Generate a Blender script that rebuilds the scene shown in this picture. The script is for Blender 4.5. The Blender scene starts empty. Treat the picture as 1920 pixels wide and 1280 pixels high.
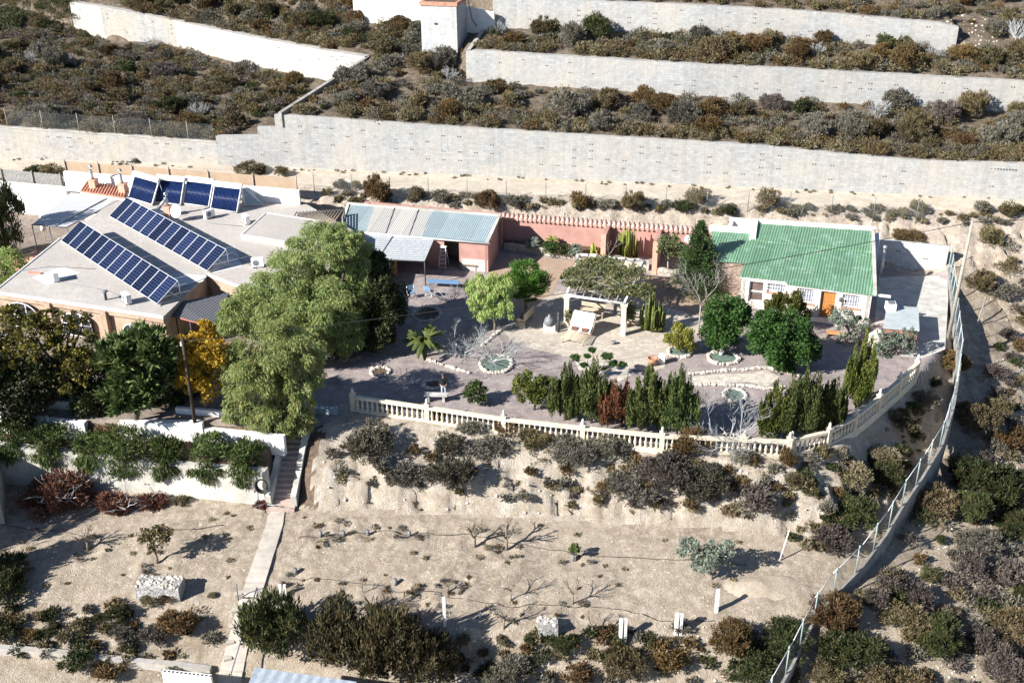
import bpy, math, random
import numpy as np
from mathutils import Vector, Matrix
rad=math.radians
S=bpy.context.scene
# ---------------------------------------------------------------- camera
F0=2060.;TH=rad(26.8);RO=.0078;H=32.
FW=np.array([0,math.cos(TH),-math.sin(TH)]);U0=np.array([0,math.sin(TH),math.cos(TH)]);R0=np.array([1.,0,0])
RT=R0*math.cos(RO)-U0*math.sin(RO);UP=U0*math.cos(RO)+R0*math.sin(RO);CP=np.array([0,0,H])
cd=bpy.data.cameras.new('camera');cam=bpy.data.objects.new('camera',cd);S.collection.objects.link(cam)
cam.matrix_world=Matrix([[RT[i],UP[i],-FW[i],CP[i]] for i in range(3)]+[[0,0,0,1]])
cd.sensor_width=36;cd.lens=F0/1920*36;cd.clip_end=3000;cd.clip_start=.5
S.camera=cam
# ---------------------------------------------------------------- light
W=bpy.data.worlds.new("World");S.world=W;W.use_nodes=True
SUN=np.array([-.752,-.417,.509]);SUN/=np.linalg.norm(SUN)
sk=W.node_tree.nodes.new('ShaderNodeTexSky');sk.sky_type='NISHITA';sk.sun_disc=False;sk.air_density=.8;sk.dust_density=.3;sk.ozone_density=3;sk.altitude=400
sk.sun_elevation=math.asin(SUN[2]);sk.sun_rotation=math.atan2(SUN[0],SUN[1])
bg=W.node_tree.nodes['Background'];bg.inputs[1].default_value=.062
W.node_tree.links.new(sk.outputs[0],bg.inputs[0])
sl=bpy.data.lights.new('sun','SUN');sl.energy=5;sl.angle=rad(.5);sl.color=(1,.965,.91)
so=bpy.data.objects.new('sun',sl);S.collection.objects.link(so)
so.rotation_euler=Vector(-SUN).to_track_quat('-Z','Y').to_euler()
S.view_settings.view_transform='Standard';S.view_settings.look='None';S.view_settings.exposure=1.15;S.view_settings.gamma=1
# ---------------------------------------------------------------- pixel rays -> world points
def ray(u,v): return FW+RT*((u-960)/F0)+UP*((640-v)/F0)
def P(u,v,z=0.):
    d=ray(u,v);return CP+d*((z-H)/d[2])
def PY(u,v,Y):
    d=ray(u,v);return CP+d*(Y/d[1])
def pr(p):
    q=np.asarray(p,float)-CP;D=q@FW
    return np.stack([960+F0*(q@RT)/D,640-F0*(q@UP)/D],-1)
def sc(p): return F0/float((np.asarray(p,float)-CP)@FW)
# ---------------------------------------------------------------- noise
def _h(ix,iy,s):
    n=(ix.astype(np.int64)*374761393+iy.astype(np.int64)*668265263+s*974634777)&0x7fffffff
    n=((n^(n>>13))*1274126177)&0x7fffffff
    return ((n^(n>>16))&0xffff)/65535.
def vn(x,y,s=0):
    ix=np.floor(x);iy=np.floor(y);fx=x-ix;fy=y-iy;fx=fx*fx*(3-2*fx);fy=fy*fy*(3-2*fy)
    ix=ix.astype(np.int64);iy=iy.astype(np.int64)
    return (_h(ix,iy,s)*(1-fx)+_h(ix+1,iy,s)*fx)*(1-fy)+(_h(ix,iy+1,s)*(1-fx)+_h(ix+1,iy+1,s)*fx)*fy
def fbm(x,y,s=0,o=4):
    a=.5;r=0
    for k in range(o): r=r+a*(vn(x*2**k,y*2**k,s+k)-.5);a*=.5
    return r*2
# ---------------------------------------------------------------- terrain bands (near to far)
def zY(u,v,Y): return PY(u,v,Y)[2]
def band(l): 
    a=np.array([P(*p) for p in l]);return a[np.argsort(a[:,0])]
def bandtop(foot,tops,dy=.3):
    out=[]
    tv=np.array(tops,float)
    for f in foot:
        u=pr(f)[0];v=np.interp(u,tv[:,0],tv[:,1]);out.append(PY(u,v,f[1]+dy))
    return np.array(out)
def dens(l,n=30):
    l=np.array(l,float);us=np.linspace(l[0,0],l[-1,0],n);us=np.unique(np.concatenate([us,l[:,0]]))
    return [(u,np.interp(u,l[:,0],l[:,1]),np.interp(u,l[:,0],l[:,2])) for u in us]
r0=np.array([[-60,14,-10],[60,14,-11.]])
r1=band([(-300,1235,-4.4),(0,1245,-4.6),(400,1270,-5.2),(900,1270,-5.3),(1500,1280,-5.6),(1920,1280,-6.5),(2200,1280,-7)])
r2=band([(-300,1100,-3.4),(0,1100,-3.4),(450,1110,-3.4),(850,1180,-3.6),(1300,1140,-3.6),(1500,1130,-3.7),(1920,1150,-5.5),(2300,1150,-6)])
RWF=[(-260,870,-2.3),(0,905,-2.35),(250,920,-2.4),(500,945,-2.4),(512,945,-2.4)]
r3=band(RWF+[(560,945,-2.45),(600,958,-2.4),(900,965,-2.5),(1350,990,-2.7),(1550,1010,-2.9),(1700,1000,-3.5),(1920,950,-4.2),(2300,950,-5)])
RWT=[(-260,800),(0,828),(150,845),(300,866),(500,880),(515,882)]
_l=np.array([p for p in r3 if pr(p)[0]<513]);_t=bandtop(_l,RWT)
r4=np.vstack([_t,band([(560,900,-1.6),(610,885,-.8),(760,888,-.75),(900,900,-.9),(1050,905,-.85),(1200,918,-1.0),(1400,935,-1.2),(1550,955,-1.7),(1650,900,-2.4),(1760,830,-2.8),(1920,790,-3.1),(2300,790,-4)])])
UWF=[(-260,790,-.15),(0,812,-.15),(150,824,-.15),(400,826,-.15),(520,838,-.15)]
_f=band(UWF)
r5=np.vstack([_f,band([(560,850,-.7),(600,822,-.2),(663,774,0),(945,817,0),(1240,840,0),(1477,855,0),(1565,836,0),(1690,735,-.3),(1800,690,-1.8),(1920,690,-2.3),(2300,690,-2.6)])])
_t=bandtop(_f,[(-260,755),(0,775),(150,790),(400,790),(520,800)])
_t[:,2]=np.clip(_t[:,2],.6,.95)
r6=np.vstack([_t,band([(565,795,-.1),(610,790,0),(663,765,0),(945,808,0),(1240,831,0),(1477,845,0),(1565,827,0),(1725,700,0),(1775,640,0),(1812,600,-1.3),(1920,600,-1.6),(2300,600,-2)])])
r7=np.array([[-60,88.5,.8],[-45,87,.8],[-22,83,.8],[-12,81.3,.2],[-1,80.5,0],[15,77.3,0],[26.5,74.9,0],[30.8,73.6,0],[32,73.2,.5],[36,72.6,.4],[60,70,0]])
r8=band([(-300,330,3.2),(0,345,2.9),(600,375,2.8),(1000,388,2.8),(1400,402,2.8),(1650,412,2.7),(1900,425,2.7),(2300,440,2.6)])
r9=band([(-300,305,3.4),(0,318,3.3),(600,345,3.3),(1000,360,3.3),(1400,378,3.3),(1900,394,3.3),(2300,405,3.3)])
r10=band(dens([(-300,285,3.5),(0,297,3.5),(500,312,3.5),(526,312.9,3.5),(533,313.2,3.5),(1000,333,3.5),(1400,350,3.5),(1900,374,3.5),(2300,390,3.5)]))
W1T=[(-300,225),(0,240),(250,257),(413,272),(418,254),(490,254),(495,238),(522,238),(528,212),(640,222),(1000,246),(1400,270),(1740,302),(1920,305),(2300,315)]
r11=bandtop(r10,[(-300,222),(0,238),(250,255),(414,268),(528,268)]+[(529.5,214)]+W1T[9:])
W2F=dens([(876,150,8.9),(1280,176,8.7),(1600,192,8.4),(1920,207,8.2),(2300,220,8)],12)
r12=np.vstack([[[-60,110,8.9+.8],[-13.3,101,10],[-8,99,9.9],[-5,98,9.6]],band(W2F)])
W2T=[(876,93),(1280,118),(1600,134),(1900,152),(2300,165)]
_t=bandtop(band(W2F),W2T)
r13=np.vstack([[[-60,110.3,9.8],[-13.3,101.5,10.1],[-8,99.4,10],[-5,98.3,9.7]],_t])
W3F=[(926,50,12.4),(1300,62,12.6),(1500,72,12.4),(1790,92,12.0)]
r14=np.vstack([[[-60,125,13.5],[-13.3,110,12.2],[-8,107,12],[-3,104,12]],band(W3F),[[38,93.5,12.5],[60,92,12.5]]])
W3T=[(926,-6),(1280,8),(1500,20),(1790,45)]
_t=bandtop(band(W3F),W3T)
r15=np.vstack([[[-60,125.3,13.6],[-13.3,110.5,12.3],[-8,107.5,12.1],[-3,104.5,12.2]],_t,[[38,95,13.3],[60,94,13]]])
r16=np.array([[-60,150,21.],[60,135,24]])
r17=np.array([[-60,600,90.],[60,600,90]])
BR=[r0,r1,r2,r3,r4,r5,r6,r7,r8,r9,r10,r11,r12,r13,r14,r15,r16,r17]
# upper-left terrace below the long rising wall
WLF=[(145,60,8.1),(202,72,7.9),(337,86,7.5),(471,122,7.4),(616,148,7.6),(684,118,9.6)]
WLT=[(145,4),(270,25),(385,50),(510,75),(640,99),(690,107)]
_f=band(WLF)
l12=np.vstack([[[-60,135,9.5]],_f,[[-13.3,101,10]]])
_t=bandtop(_f,WLT)
l13=np.vstack([[[-60,135.3,9.6]],_t,[[-13.3,101.5,10.1]]])
l14=l13+np.array([0,8,1.9]);l15=l14+np.array([0,.3,.1])
l11=bandtop(r10,[(-300,222),(0,238),(250,255),(414,268),(560,275),(700,290)])
BL=[r10-np.array([0,.01,0]),l11,l12,l13,l14,l15,r16,r17]
DA=P(524,213,8.1)[:2];DB=np.array(PY(690,107,101))[:2]
def prof(B,x,y):
    ys=[];zs=[];last=None
    for b in B:
        yy=np.interp(x,b[:,0],b[:,1]);zz=np.interp(x,b[:,0],b[:,2])
        if last is not None: yy=np.maximum(yy,last+.05)
        last=yy;ys.append(yy);zs.append(zz)
    z=zs[0]+0*y;k=np.zeros_like(x)
    for i in range(len(B)-1):
        m=y>=ys[i];t=np.clip((y-ys[i])/(ys[i+1]-ys[i]),0,1)
        z=np.where(m,zs[i]*(1-t)+zs[i+1]*t,z);k=np.where(m,i+t,k)
    return z,k
def leftmask(x,y):
    d=(DB[0]-DA[0])*(y-DA[1])-(DB[1]-DA[1])*(x-DA[0])
    return ((d>0)&(x<-13.3)&(y>DA[1]-.3))|((x<DA[0]-.0)&(y>85)&(d>0))
def terr(x,y):
    x=np.asarray(x,float);y=np.asarray(y,float)
    z,k=prof(BR,x,y);z2,k2=prof(BL,x,y)
    lm=leftmask(x,y)&(k>10.0)
    z=np.where(lm,z2,z);k=np.where(lm,k2+10,k)
    return z,k,lm
BAS=[(*P(u,v,-2.9)[:2],.85) for u,v in [(166,1030),(294,1055),(890,1025),(950,1030),(958,1126),(1074,1132),(726,1145),(602,1005),(645,1005),(690,1003),(768,1005),(742,1095),(555,1075),(1075,1050),(840,1108),(640,1110),(790,1120),(690,1150),(860,1085)]]
STX=(P(505,944,-2.4)[0],P(566,870,-1.2)[0]);STY=(P(530,944,-2.4)[1],P(560,800,-.05)[1])
def zt(x,y):
    x=np.asarray(x,float);y=np.asarray(y,float)
    z,k,lm=terr(x,y)
    def w(a,b,e=.25): return np.clip((k-a)/e,0,1)*np.clip((b-k)/e,0,1)
    inside=(x>-10.5)
    amp=.03+.30*w(3.1,5.2,.5)*inside+.14*w(7.05,9,.3)+.12*w(0,3,.6)+.14*(k>11.1)*np.clip((y-60)/10,0,1)
    right=np.clip((x-31)/2,0,1)*(k<8);amp=amp+.22*right
    flat=w(5.9,7.02,.08)*(x<30.5)+w(3.98,6.9,.03)*(x<-11)
    amp=amp*(1-np.clip(flat,0,1))
    n=fbm(x*.55,y*.55,3,3)+.55*fbm(x*2.1,y*2.1,9,3)
    cl=w(7.02,8.2,.2)+w(3.1,4.8,.4)*inside
    rid=np.abs(fbm(x*1.3,y*.5,21,3))*-1.5*cl
    gul=-np.abs(fbm(x*1.0+fbm(x*.4,y*.4,5,2)*1.5,y*.22,31,4))*w(3.05,4.35,.35)*inside*1.3
    z=z+n*amp+(rid*.75+gul)*(1-np.clip(flat,0,1))
    for bx,by,br in BAS:
        m=(np.abs(x-bx)<1.8)&(np.abs(y-by)<1.8)
        if m.any():
            d=np.hypot(x-bx,y-by)/br;z=z+np.where(m,.10*np.exp(-((d-1)/.22)**2)-.14*np.exp(-(d/.7)**4),0)
    st=(x>STX[0])&(x<STX[1])&(y>STY[0]-.4)&(y<STY[1]+.3)
    return np.where(st,np.minimum(z,-2.4+2.35*np.clip((y-STY[0])/(STY[1]-STY[0]),0,1)-.55),z)
def z1(x,y): return float(zt(np.array([x]),np.array([y]))[0])
def G(u,v):
    d=ray(u,v);t=np.arange(30,170,.12);p=CP+d*t[:,None]
    h=zt(p[:,0],p[:,1]);i=np.argmax(h>=p[:,2])
    if h[i]<p[i,2]: i=len(t)-1
    if i>0:
        a=p[i-1,2]-h[i-1];b=h[i]-p[i,2];q=p[i-1]+(p[i]-p[i-1])*(a/(a+b+1e-9))
    else: q=p[i]
    return np.array([q[0],q[1],z1(q[0],q[1])])
# ---------------------------------------------------------------- materials
def new(name):
    m=bpy.data.materials.new(name);m.use_nodes=True;nt=m.node_tree
    return m,nt,nt.nodes['Principled BSDF'],nt.nodes.new,nt.links.new
def ramp(nt,f,c0,c1,p0=.3,p1=.7):
    r=nt.nodes.new('ShaderNodeValToRGB');e=r.color_ramp.elements
    e[0].color=(*c0,1);e[1].color=(*c1,1);e[0].position=p0;e[1].position=p1
    nt.links.new(f,r.inputs[0]);return r.outputs[0]
def noise(nt,scale,detail=4,rough=.6,vec=None):
    n=nt.nodes.new('ShaderNodeTexNoise');n.inputs['Scale'].default_value=scale;n.inputs['Detail'].default_value=detail
    n.inputs['Roughness'].default_value=rough
    if vec: nt.links.new(vec,n.inputs['Vector'])
    return n.outputs[0]
def mixc(nt,f,a,b,mode='MIX'):
    m=nt.nodes.new('ShaderNodeMix');m.data_type='RGBA';m.blend_type=mode
    for k,x in ((0,f),(6,a),(7,b)):
        if isinstance(x,(int,float)): m.inputs[k].default_value=x
        elif isinstance(x,tuple): m.inputs[k].default_value=(*x,1)
        else: nt.links.new(x,m.inputs[k])
    return m.outputs[2]
def coords(nt,kind='Object'):
    return nt.nodes.new('ShaderNodeTexCoord').outputs[kind]
def worldpos(nt): return nt.nodes.new('ShaderNodeNewGeometry').outputs['Position']
def bump(nt,h,st,dist,bs):
    b=nt.nodes.new('ShaderNodeBump');b.inputs['Strength'].default_value=st;b.inputs['Distance'].default_value=dist
    nt.links.new(h,b.inputs['Height']);nt.links.new(b.outputs[0],bs.inputs['Normal'])
def soil(name,a,b,c,s1=.35,s2=3,bd=.12,stones=None,sp=.62):
    m,nt,bs,N,L=new(name);v=worldpos(nt)
    col=ramp(nt,noise(nt,s1,5,.65,v),a,b,.35,.65)
    col=mixc(nt,ramp(nt,noise(nt,s2,6,.75,v),(0,0,0),(1,1,1),.42,.62),col,c)
    f=noise(nt,14,4,.8,v);col=mixc(nt,.75,col,ramp(nt,f,(.55,.52,.48),(1,1,1),.35,.6),'MULTIPLY')
    if stones:
        vo=N('ShaderNodeTexVoronoi');vo.inputs['Scale'].default_value=2.6;L(v,vo.inputs['Vector'])
        k=ramp(nt,vo.outputs['Distance'],(1,1,1),(0,0,0),.12,.2)
        k=mixc(nt,1.,k,ramp(nt,noise(nt,.5,2,.5,v),(0,0,0),(1,1,1),sp-.1,sp),'MULTIPLY')
        col=mixc(nt,k,col,stones)
    L(col,bs.inputs['Base Color']);bs.inputs['Roughness'].default_value=.95;bs.inputs['Specular IOR Level'].default_value=.1
    h=N('ShaderNodeMath');h.operation='ADD';L(noise(nt,2.5,6,.7,v),h.inputs[0]);L(f,h.inputs[1])
    bump(nt,h.outputs[0],.8,bd,bs);return m
def plain(name,c,rough=.7,var=.15,scale=3,metal=0,bd=0,spec=.3):
    m,nt,bs,N,L=new(name);v=worldpos(nt)
    d=tuple(x*(1-var*1.6) for x in c);e=tuple(min(1,x*(1+var*.6)) for x in c)
    n=noise(nt,scale,6,.7,v);L(ramp(nt,n,d,e,.33,.62),bs.inputs['Base Color'])
    bs.inputs['Roughness'].default_value=rough;bs.inputs['Metallic'].default_value=metal;bs.inputs['Specular IOR Level'].default_value=spec
    if bd: bump(nt,noise(nt,scale*4,5,.7,v),.6,bd,bs)
    return m
def foliage(name,a,b,c=None,hue=.03,trans=.3,s=1.2,warm=None):
    m,nt,bs,N,L=new(name);v=coords(nt)
    oi=N('ShaderNodeObjectInfo')
    ad=N('ShaderNodeVectorMath');ad.operation='ADD';L(v,ad.inputs[0])
    sm=N('ShaderNodeVectorMath');sm.operation='SCALE';L(oi.outputs['Location'],sm.inputs[0]);sm.inputs['Scale'].default_value=.37;L(sm.outputs[0],ad.inputs[1])
    col=ramp(nt,noise(nt,s,3,.6,ad.outputs[0]),a,b,.36,.64)
    if c: col=mixc(nt,ramp(nt,noise(nt,s*2.7,2,.6,ad.outputs[0]),(0,0,0),(1,1,1),.5,.66),col,c)
    hs=N('ShaderNodeHueSaturation')
    def mr(o,lo,hi):
        q=N('ShaderNodeMapRange');q.inputs[3].default_value=lo;q.inputs[4].default_value=hi;L(o,q.inputs[0]);return q.outputs[0]
    L(mr(oi.outputs['Random'],.5-hue,.5+hue),hs.inputs['Hue'])
    wn=N('ShaderNodeTexWhiteNoise');wn.noise_dimensions='1D';L(oi.outputs['Random'],wn.inputs['W'])
    L(mr(wn.outputs['Value'],.6,1.12),hs.inputs['Value']);L(col,hs.inputs['Color'])
    L(hs.outputs[0],bs.inputs['Base Color']);bs.inputs['Roughness'].default_value=.6;bs.inputs['Specular IOR Level'].default_value=.25
    if trans:
        t=N('ShaderNodeBsdfTranslucent');L(hs.outputs[0],t.inputs[0]);mx=N('ShaderNodeMixShader');mx.inputs[0].default_value=trans
        L(bs.outputs[0],mx.inputs[1]);L(t.outputs[0],mx.inputs[2]);L(mx.outputs[0],nt.nodes['Material Output'].inputs[0])
    return m
def block(name,c,mortar,bw=.47,bh=.21,ms=.012,dirt=(.5,.42,.32),da=.4,band_=False):
    m,nt,bs,N,L=new(name);v=worldpos(nt)
    sp=N('ShaderNodeSeparateXYZ');L(v,sp.inputs[0]);cb=N('ShaderNodeCombineXYZ')
    a=N('ShaderNodeMath');a.operation='MULTIPLY_ADD';L(sp.outputs[1],a.inputs[0]);a.inputs[1].default_value=-.9;L(sp.outputs[0],a.inputs[2])
    L(a.outputs[0],cb.inputs[0]);L(sp.outputs[2],cb.inputs[1])
    br=N('ShaderNodeTexBrick');L(cb.outputs[0],br.inputs[0]);br.inputs['Scale'].default_value=1
    br.inputs['Brick Width'].default_value=bw;br.inputs['Row Height'].default_value=bh;br.inputs['Mortar Size'].default_value=ms
    br.inputs['Color1'].default_value=(*c,1);br.inputs['Color2'].default_value=(*[x*.8 for x in c],1);br.inputs['Mortar'].default_value=(*mortar,1)
    col=mixc(nt,ramp(nt,noise(nt,.35,5,.6,v),(0,0,0),(da,da,da),.42,.7),br.outputs[0],dirt)
    col=mixc(nt,.6,col,ramp(nt,noise(nt,5,5,.75,v),(.72,.72,.72),(1,1,1),.35,.6),'MULTIPLY')
    mp=N('ShaderNodeMapping');mp.inputs['Scale'].default_value=(2.2,2.2,.16);L(v,mp.inputs[0])
    col=mixc(nt,.35,col,ramp(nt,noise(nt,1.3,5,.7,mp.outputs[0]),(.66,.63,.58),(1,1,1),.34,.55),'MULTIPLY')
    L(col,bs.inputs['Base Color']);bs.inputs['Roughness'].default_value=.9;bs.inputs['Specular IOR Level'].default_value=.15
    bump(nt,br.outputs[1],-.4,.02,bs);return m
def stripes(name,c1,c2,ang,period,rough=.5,metal=0.,bd=.03,var=.12,patch=None,pscale=.8,pan=None):
    """corrugated sheet: ridges run along direction ang (radians from +x)"""
    m,nt,bs,N,L=new(name);v=worldpos(nt)
    mp=N('ShaderNodeMapping');mp.vector_type='POINT';mp.inputs['Rotation'].default_value=(0,0,-ang+math.pi/2);L(v,mp.inputs[0])
    w=N('ShaderNodeTexWave');w.wave_type='BANDS';w.bands_direction='X';w.wave_profile='SIN';w.inputs['Scale'].default_value=.314/period*1.0
    w.inputs['Distortion'].default_value=0;L(mp.outputs[0],w.inputs[0])
    col=ramp(nt,w.outputs['Fac'],c1,c2,.2,.8)
    n=noise(nt,pscale,6,.7,v)
    if patch: col=mixc(nt,ramp(nt,n,(0,0,0),(.8,.8,.8),.52,.68),col,patch)
    col=mixc(nt,.7,col,ramp(nt,noise(nt,6,5,.7,mp.outputs[0]),(1-var*2,)*3,(1,1,1),.35,.6),'MULTIPLY')
    if pan:
        br=N('ShaderNodeTexBrick');L(mp.outputs[0],br.inputs[0]);br.inputs['Scale'].default_value=1;br.inputs['Brick Width'].default_value=pan[0];br.inputs['Row Height'].default_value=pan[1];br.inputs['Mortar Size'].default_value=.02
        br.inputs['Color1'].default_value=(1,1,1,1);br.inputs['Color2'].default_value=(.74,.76,.76,1);br.inputs['Mortar'].default_value=(.55,.52,.5,1);col=mixc(nt,1.,col,br.outputs[0],'MULTIPLY')
        col=mixc(nt,ramp(nt,noise(nt,1.7,6,.8,v),(0,0,0),(.55,.55,.55),.56,.7),col,(.30,.24,.18))
    L(col,bs.inputs['Base Color']);bs.inputs['Roughness'].default_value=rough;bs.inputs['Metallic'].default_value=metal
    bump(nt,w.outputs['Fac'],.7,bd,bs);return m
M={}
M['hill']=soil('hillside_soil',(.11,.085,.06),(.17,.135,.10),(.27,.225,.175),.3,1.6,.15,(.38,.33,.27))
M['road']=soil('road_dust',(0.550,0.484,0.402),(0.660,0.589,0.495),(0.484,0.424,0.341),.25,1.4,.05)
M['cliff']=soil('limestone_cliff',(.64,.55,.46),(.76,.69,.60),(.50,.41,.32),.6,2.2,.3)
M['bank']=soil('eroded_bank',(.68,.60,.50),(.80,.73,.64),(.54,.45,.35),.5,1.6,.35)
M['orch']=soil('straw_earth',(.31,.255,.195),(.46,.385,.30),(.57,.49,.40),.2,2.4,.14,(.6,.55,.48),.6)
M['slope']=soil('scrub_slope',(0.345,0.276,0.201),(0.471,0.391,0.299),(0.598,0.523,0.425),.22,1.5,.18,(0.575,0.517,0.437),.52)
M['gravel']=soil('mauve_gravel',(.25,.21,.215),(.37,.315,.31),(.44,.385,.36),.3,1.3,.05,(.5,.46,.42),.6)
M['terrace']=soil('house_terrace',(.30,.25,.21),(.40,.34,.29),(.22,.18,.15),.5,3,.03)
M['soilbed']=soil('planter_soil',(.09,.065,.05),(.14,.10,.075),(.2,.15,.11),.5,4,.06)
M['flag']=None
def crazy(name,c,g,scale=1.6,var=.2):
    m,nt,bs,N,L=new(name);v=worldpos(nt)
    vo=N('ShaderNodeTexVoronoi');vo.feature='DISTANCE_TO_EDGE';vo.inputs['Scale'].default_value=scale;L(v,vo.inputs['Vector'])
    v2=N('ShaderNodeTexVoronoi');v2.inputs['Scale'].default_value=scale;L(v,v2.inputs['Vector'])
    sp=N('ShaderNodeSeparateColor');L(v2.outputs['Color'],sp.inputs[0])
    col=ramp(nt,sp.outputs[0],tuple(x*(1-var) for x in c),c,0,1)
    col=mixc(nt,ramp(nt,vo.outputs['Distance'],(1,1,1),(0,0,0),.03,.07),col,g)
    col=mixc(nt,.6,col,ramp(nt,noise(nt,6,5,.7,v),(.75,.75,.75),(1,1,1),.35,.6),'MULTIPLY')
    L(col,bs.inputs['Base Color']);bs.inputs['Roughness'].default_value=.85
    bump(nt,vo.outputs['Distance'],.4,.03,bs);return m
M['flag']=crazy('flagstone',(.56,.50,.42),(.44,.37,.29),3.0,.28)
M['shadestone']=crazy('rubble_stone_painted_shade',(.33,.25,.20),(.16,.12,.10),3.0,.35)  # stone darkened to brown: shade on the cottage wing put into the colour
M['stonewall']=crazy('rubble_stone',(.55,.49,.42),(.3,.25,.2),3.0,.35)
M['facade']=crazy('pale_stone_facade',(.68,.62,.56),(.55,.48,.42),2.4,.15)
M['block']=block('grey_block',(.43,.435,.43),(.33,.33,.32),ms=.014,dirt=(.48,.435,.375),da=.65)
M['block2']=block('pale_block',(.48,.47,.45),(.41,.40,.38),dirt=(.52,.45,.36),da=.7)
M['towerblock']=block('tower_block',(.54,.55,.56),(.40,.41,.41),.47,.22,.015,da=.15)
M['white']=plain('white_render',(.80,.78,.75),.85,.08,1.2,bd=.01)
M['render']=plain('old_render',(.50,.475,.42),.9,.22,.7,bd=.02)
M['trim']=plain('white_trim',(.78,.77,.75),.7,.1,3)
M['bal']=plain('cream_concrete',(.64,.565,.44),.8,.10,2.5)
M['pink']=plain('pink_render',(.43,.245,.205),.9,.12,1.0,bd=.01)
M['tanwall']=plain('tan_render',(.42,.31,.23),.9,.2,1.0,bd=.01)
M['roofgravel']=soil('roof_gravel',(.47,.44,.41),(.60,.57,.535),(.50,.46,.42),.22,2.2,.03)
M['roofgrey']=plain('roof_screed',(.62,.61,.60),.9,.12,.8,bd=.01)
M['tile']=plain('terracotta',(.50,.25,.17),.8,.25,2.5)
M['metal']=plain('galvanised',(.52,.53,.55),.35,.1,5,metal=.8)
M['dark']=plain('dark_metal',(.05,.05,.055),.5,.2,5)
M['iron']=plain('grey_iron',(.18,.19,.21),.5,.2,5)
M['alu']=plain('aluminium_frame',(.72,.73,.75),.35,.05,5,metal=.3)
M['glassdark']=plain('window_glass',(.03,.035,.045),.08,.2,2,spec=.6)
M['whitepl']=plain('white_plastic',(.78,.78,.76),.4,.05,3)
M['black']=plain('black_cloth',(.012,.012,.014),.9,.2,6)
M['denim']=plain('pale_denim',(.38,.42,.50),.9,.15,8)
M['skin']=plain('skin',(.42,.25,.18),.6,.05,8)
M['wood']=plain('weathered_wood',(.22,.16,.11),.8,.25,6)
M['greywood']=plain('grey_wood',(.30,.27,.235),.85,.25,6)
M['door']=stripes('orange_door_wood',(.42,.17,.045),(.52,.22,.065),math.pi/2,.18,.5,0,.005,.2)
M['orangewood']=plain('orange_wood',(.50,.26,.11),.7,.2,4)
M['blue']=plain('blue_canvas',(.15,.26,.42),.6,.1,4)
M['cushion']=plain('white_cushion',(.85,.83,.80),.9,.03,4)
M['brown']=plain('brown_cushion',(.14,.07,.045),.9,.1,8)
M['lightwood']=plain('light_wood',(.52,.42,.31),.8,.12,5)
M['algae']=plain('green_gravel',(.13,.18,.15),.8,.25,4)
M['redhut']=plain('red_render',(.42,.16,.12),.9,.2,1.5)
M['gabion']=crazy('gabion_stones',(.50,.49,.47),(.14,.13,.12),5.5,.4)
M['concrete']=plain('concrete',(.50,.48,.45),.9,.14,1.6,bd=.01)
M['pathc']=plain('path_concrete',(.45,.405,.35),.9,.16,1.2,bd=.01)
M['screen']=plain('brown_screen',(.40,.30,.21),.9,.08,1.5)
M['reed']=stripes('reed_screen',(.26,.25,.24),(.40,.385,.36),math.pi/2,.12,.9,0,.02,.25)
M['bark']=plain('grey_bark',(.22,.18,.14),.9,.25,5,bd=.02)
M['darkbark']=plain('dark_bark',(.07,.055,.045),.9,.25,5)
M['palebark']=plain('pale_fig_bark',(.36,.37,.37),.8,.12,5)
M['twig']=plain('dead_twigs',(.31,.285,.26),.9,.2,6)
M['bluewash']=plain('blue_grey_tarp',(.33,.42,.48),.6,.15,2)
M['stone']=plain('white_stone',(.54,.49,.42),.9,.25,3,bd=.03)
M['clay']=plain('clay_pot',(.40,.20,.13),.8,.15,5)
M['pole']=plain('creosoted_pole',(.055,.04,.032),.8,.2,6)
M['greypole']=plain('sun_bleached_pole',(.34,.305,.26),.85,.2,5)
M['hose']=plain('black_hose',(.03,.03,.032),.5,.2,5)
M['earth']=soil('orange_earth',(.43,.30,.21),(.52,.39,.29),(.38,.29,.23),.5,3,.03)
M['basewall']=plain('weathered_block',(.30,.285,.26),.9,.25,1.5,bd=.02)
M['yard']=plain('yard_concrete',(.50,.48,.44),.9,.2,1.2,bd=.01)
M['mound']=soil('light_earth',(.47,.40,.31),(.55,.48,.39),(.42,.35,.27),.5,2,.04)
M['curtain']=plain('white_curtain_glass',(.27,.30,.37),.25,.05,1,spec=.4)
M['glassbrown']=plain('brown_glazing',(.13,.095,.085),.15,.4,1,spec=.6)
M['bluegreyroof']=plain('blue_grey_flat_roof',(.40,.44,.45),.8,.1,1.5)
M['greenpost']=plain('pale_green_post',(.30,.38,.39),.5,.1,4)
M['pinkstep']=plain('pinkish_step',(.46,.36,.31),.9,.12,3)
M['tilepale']=plain('pale_terracotta',(.64,.43,.36),.85,.2,2.5)
M['pinkc']=plain('salmon_render',(.62,.36,.26),.9,.1,2)
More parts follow.
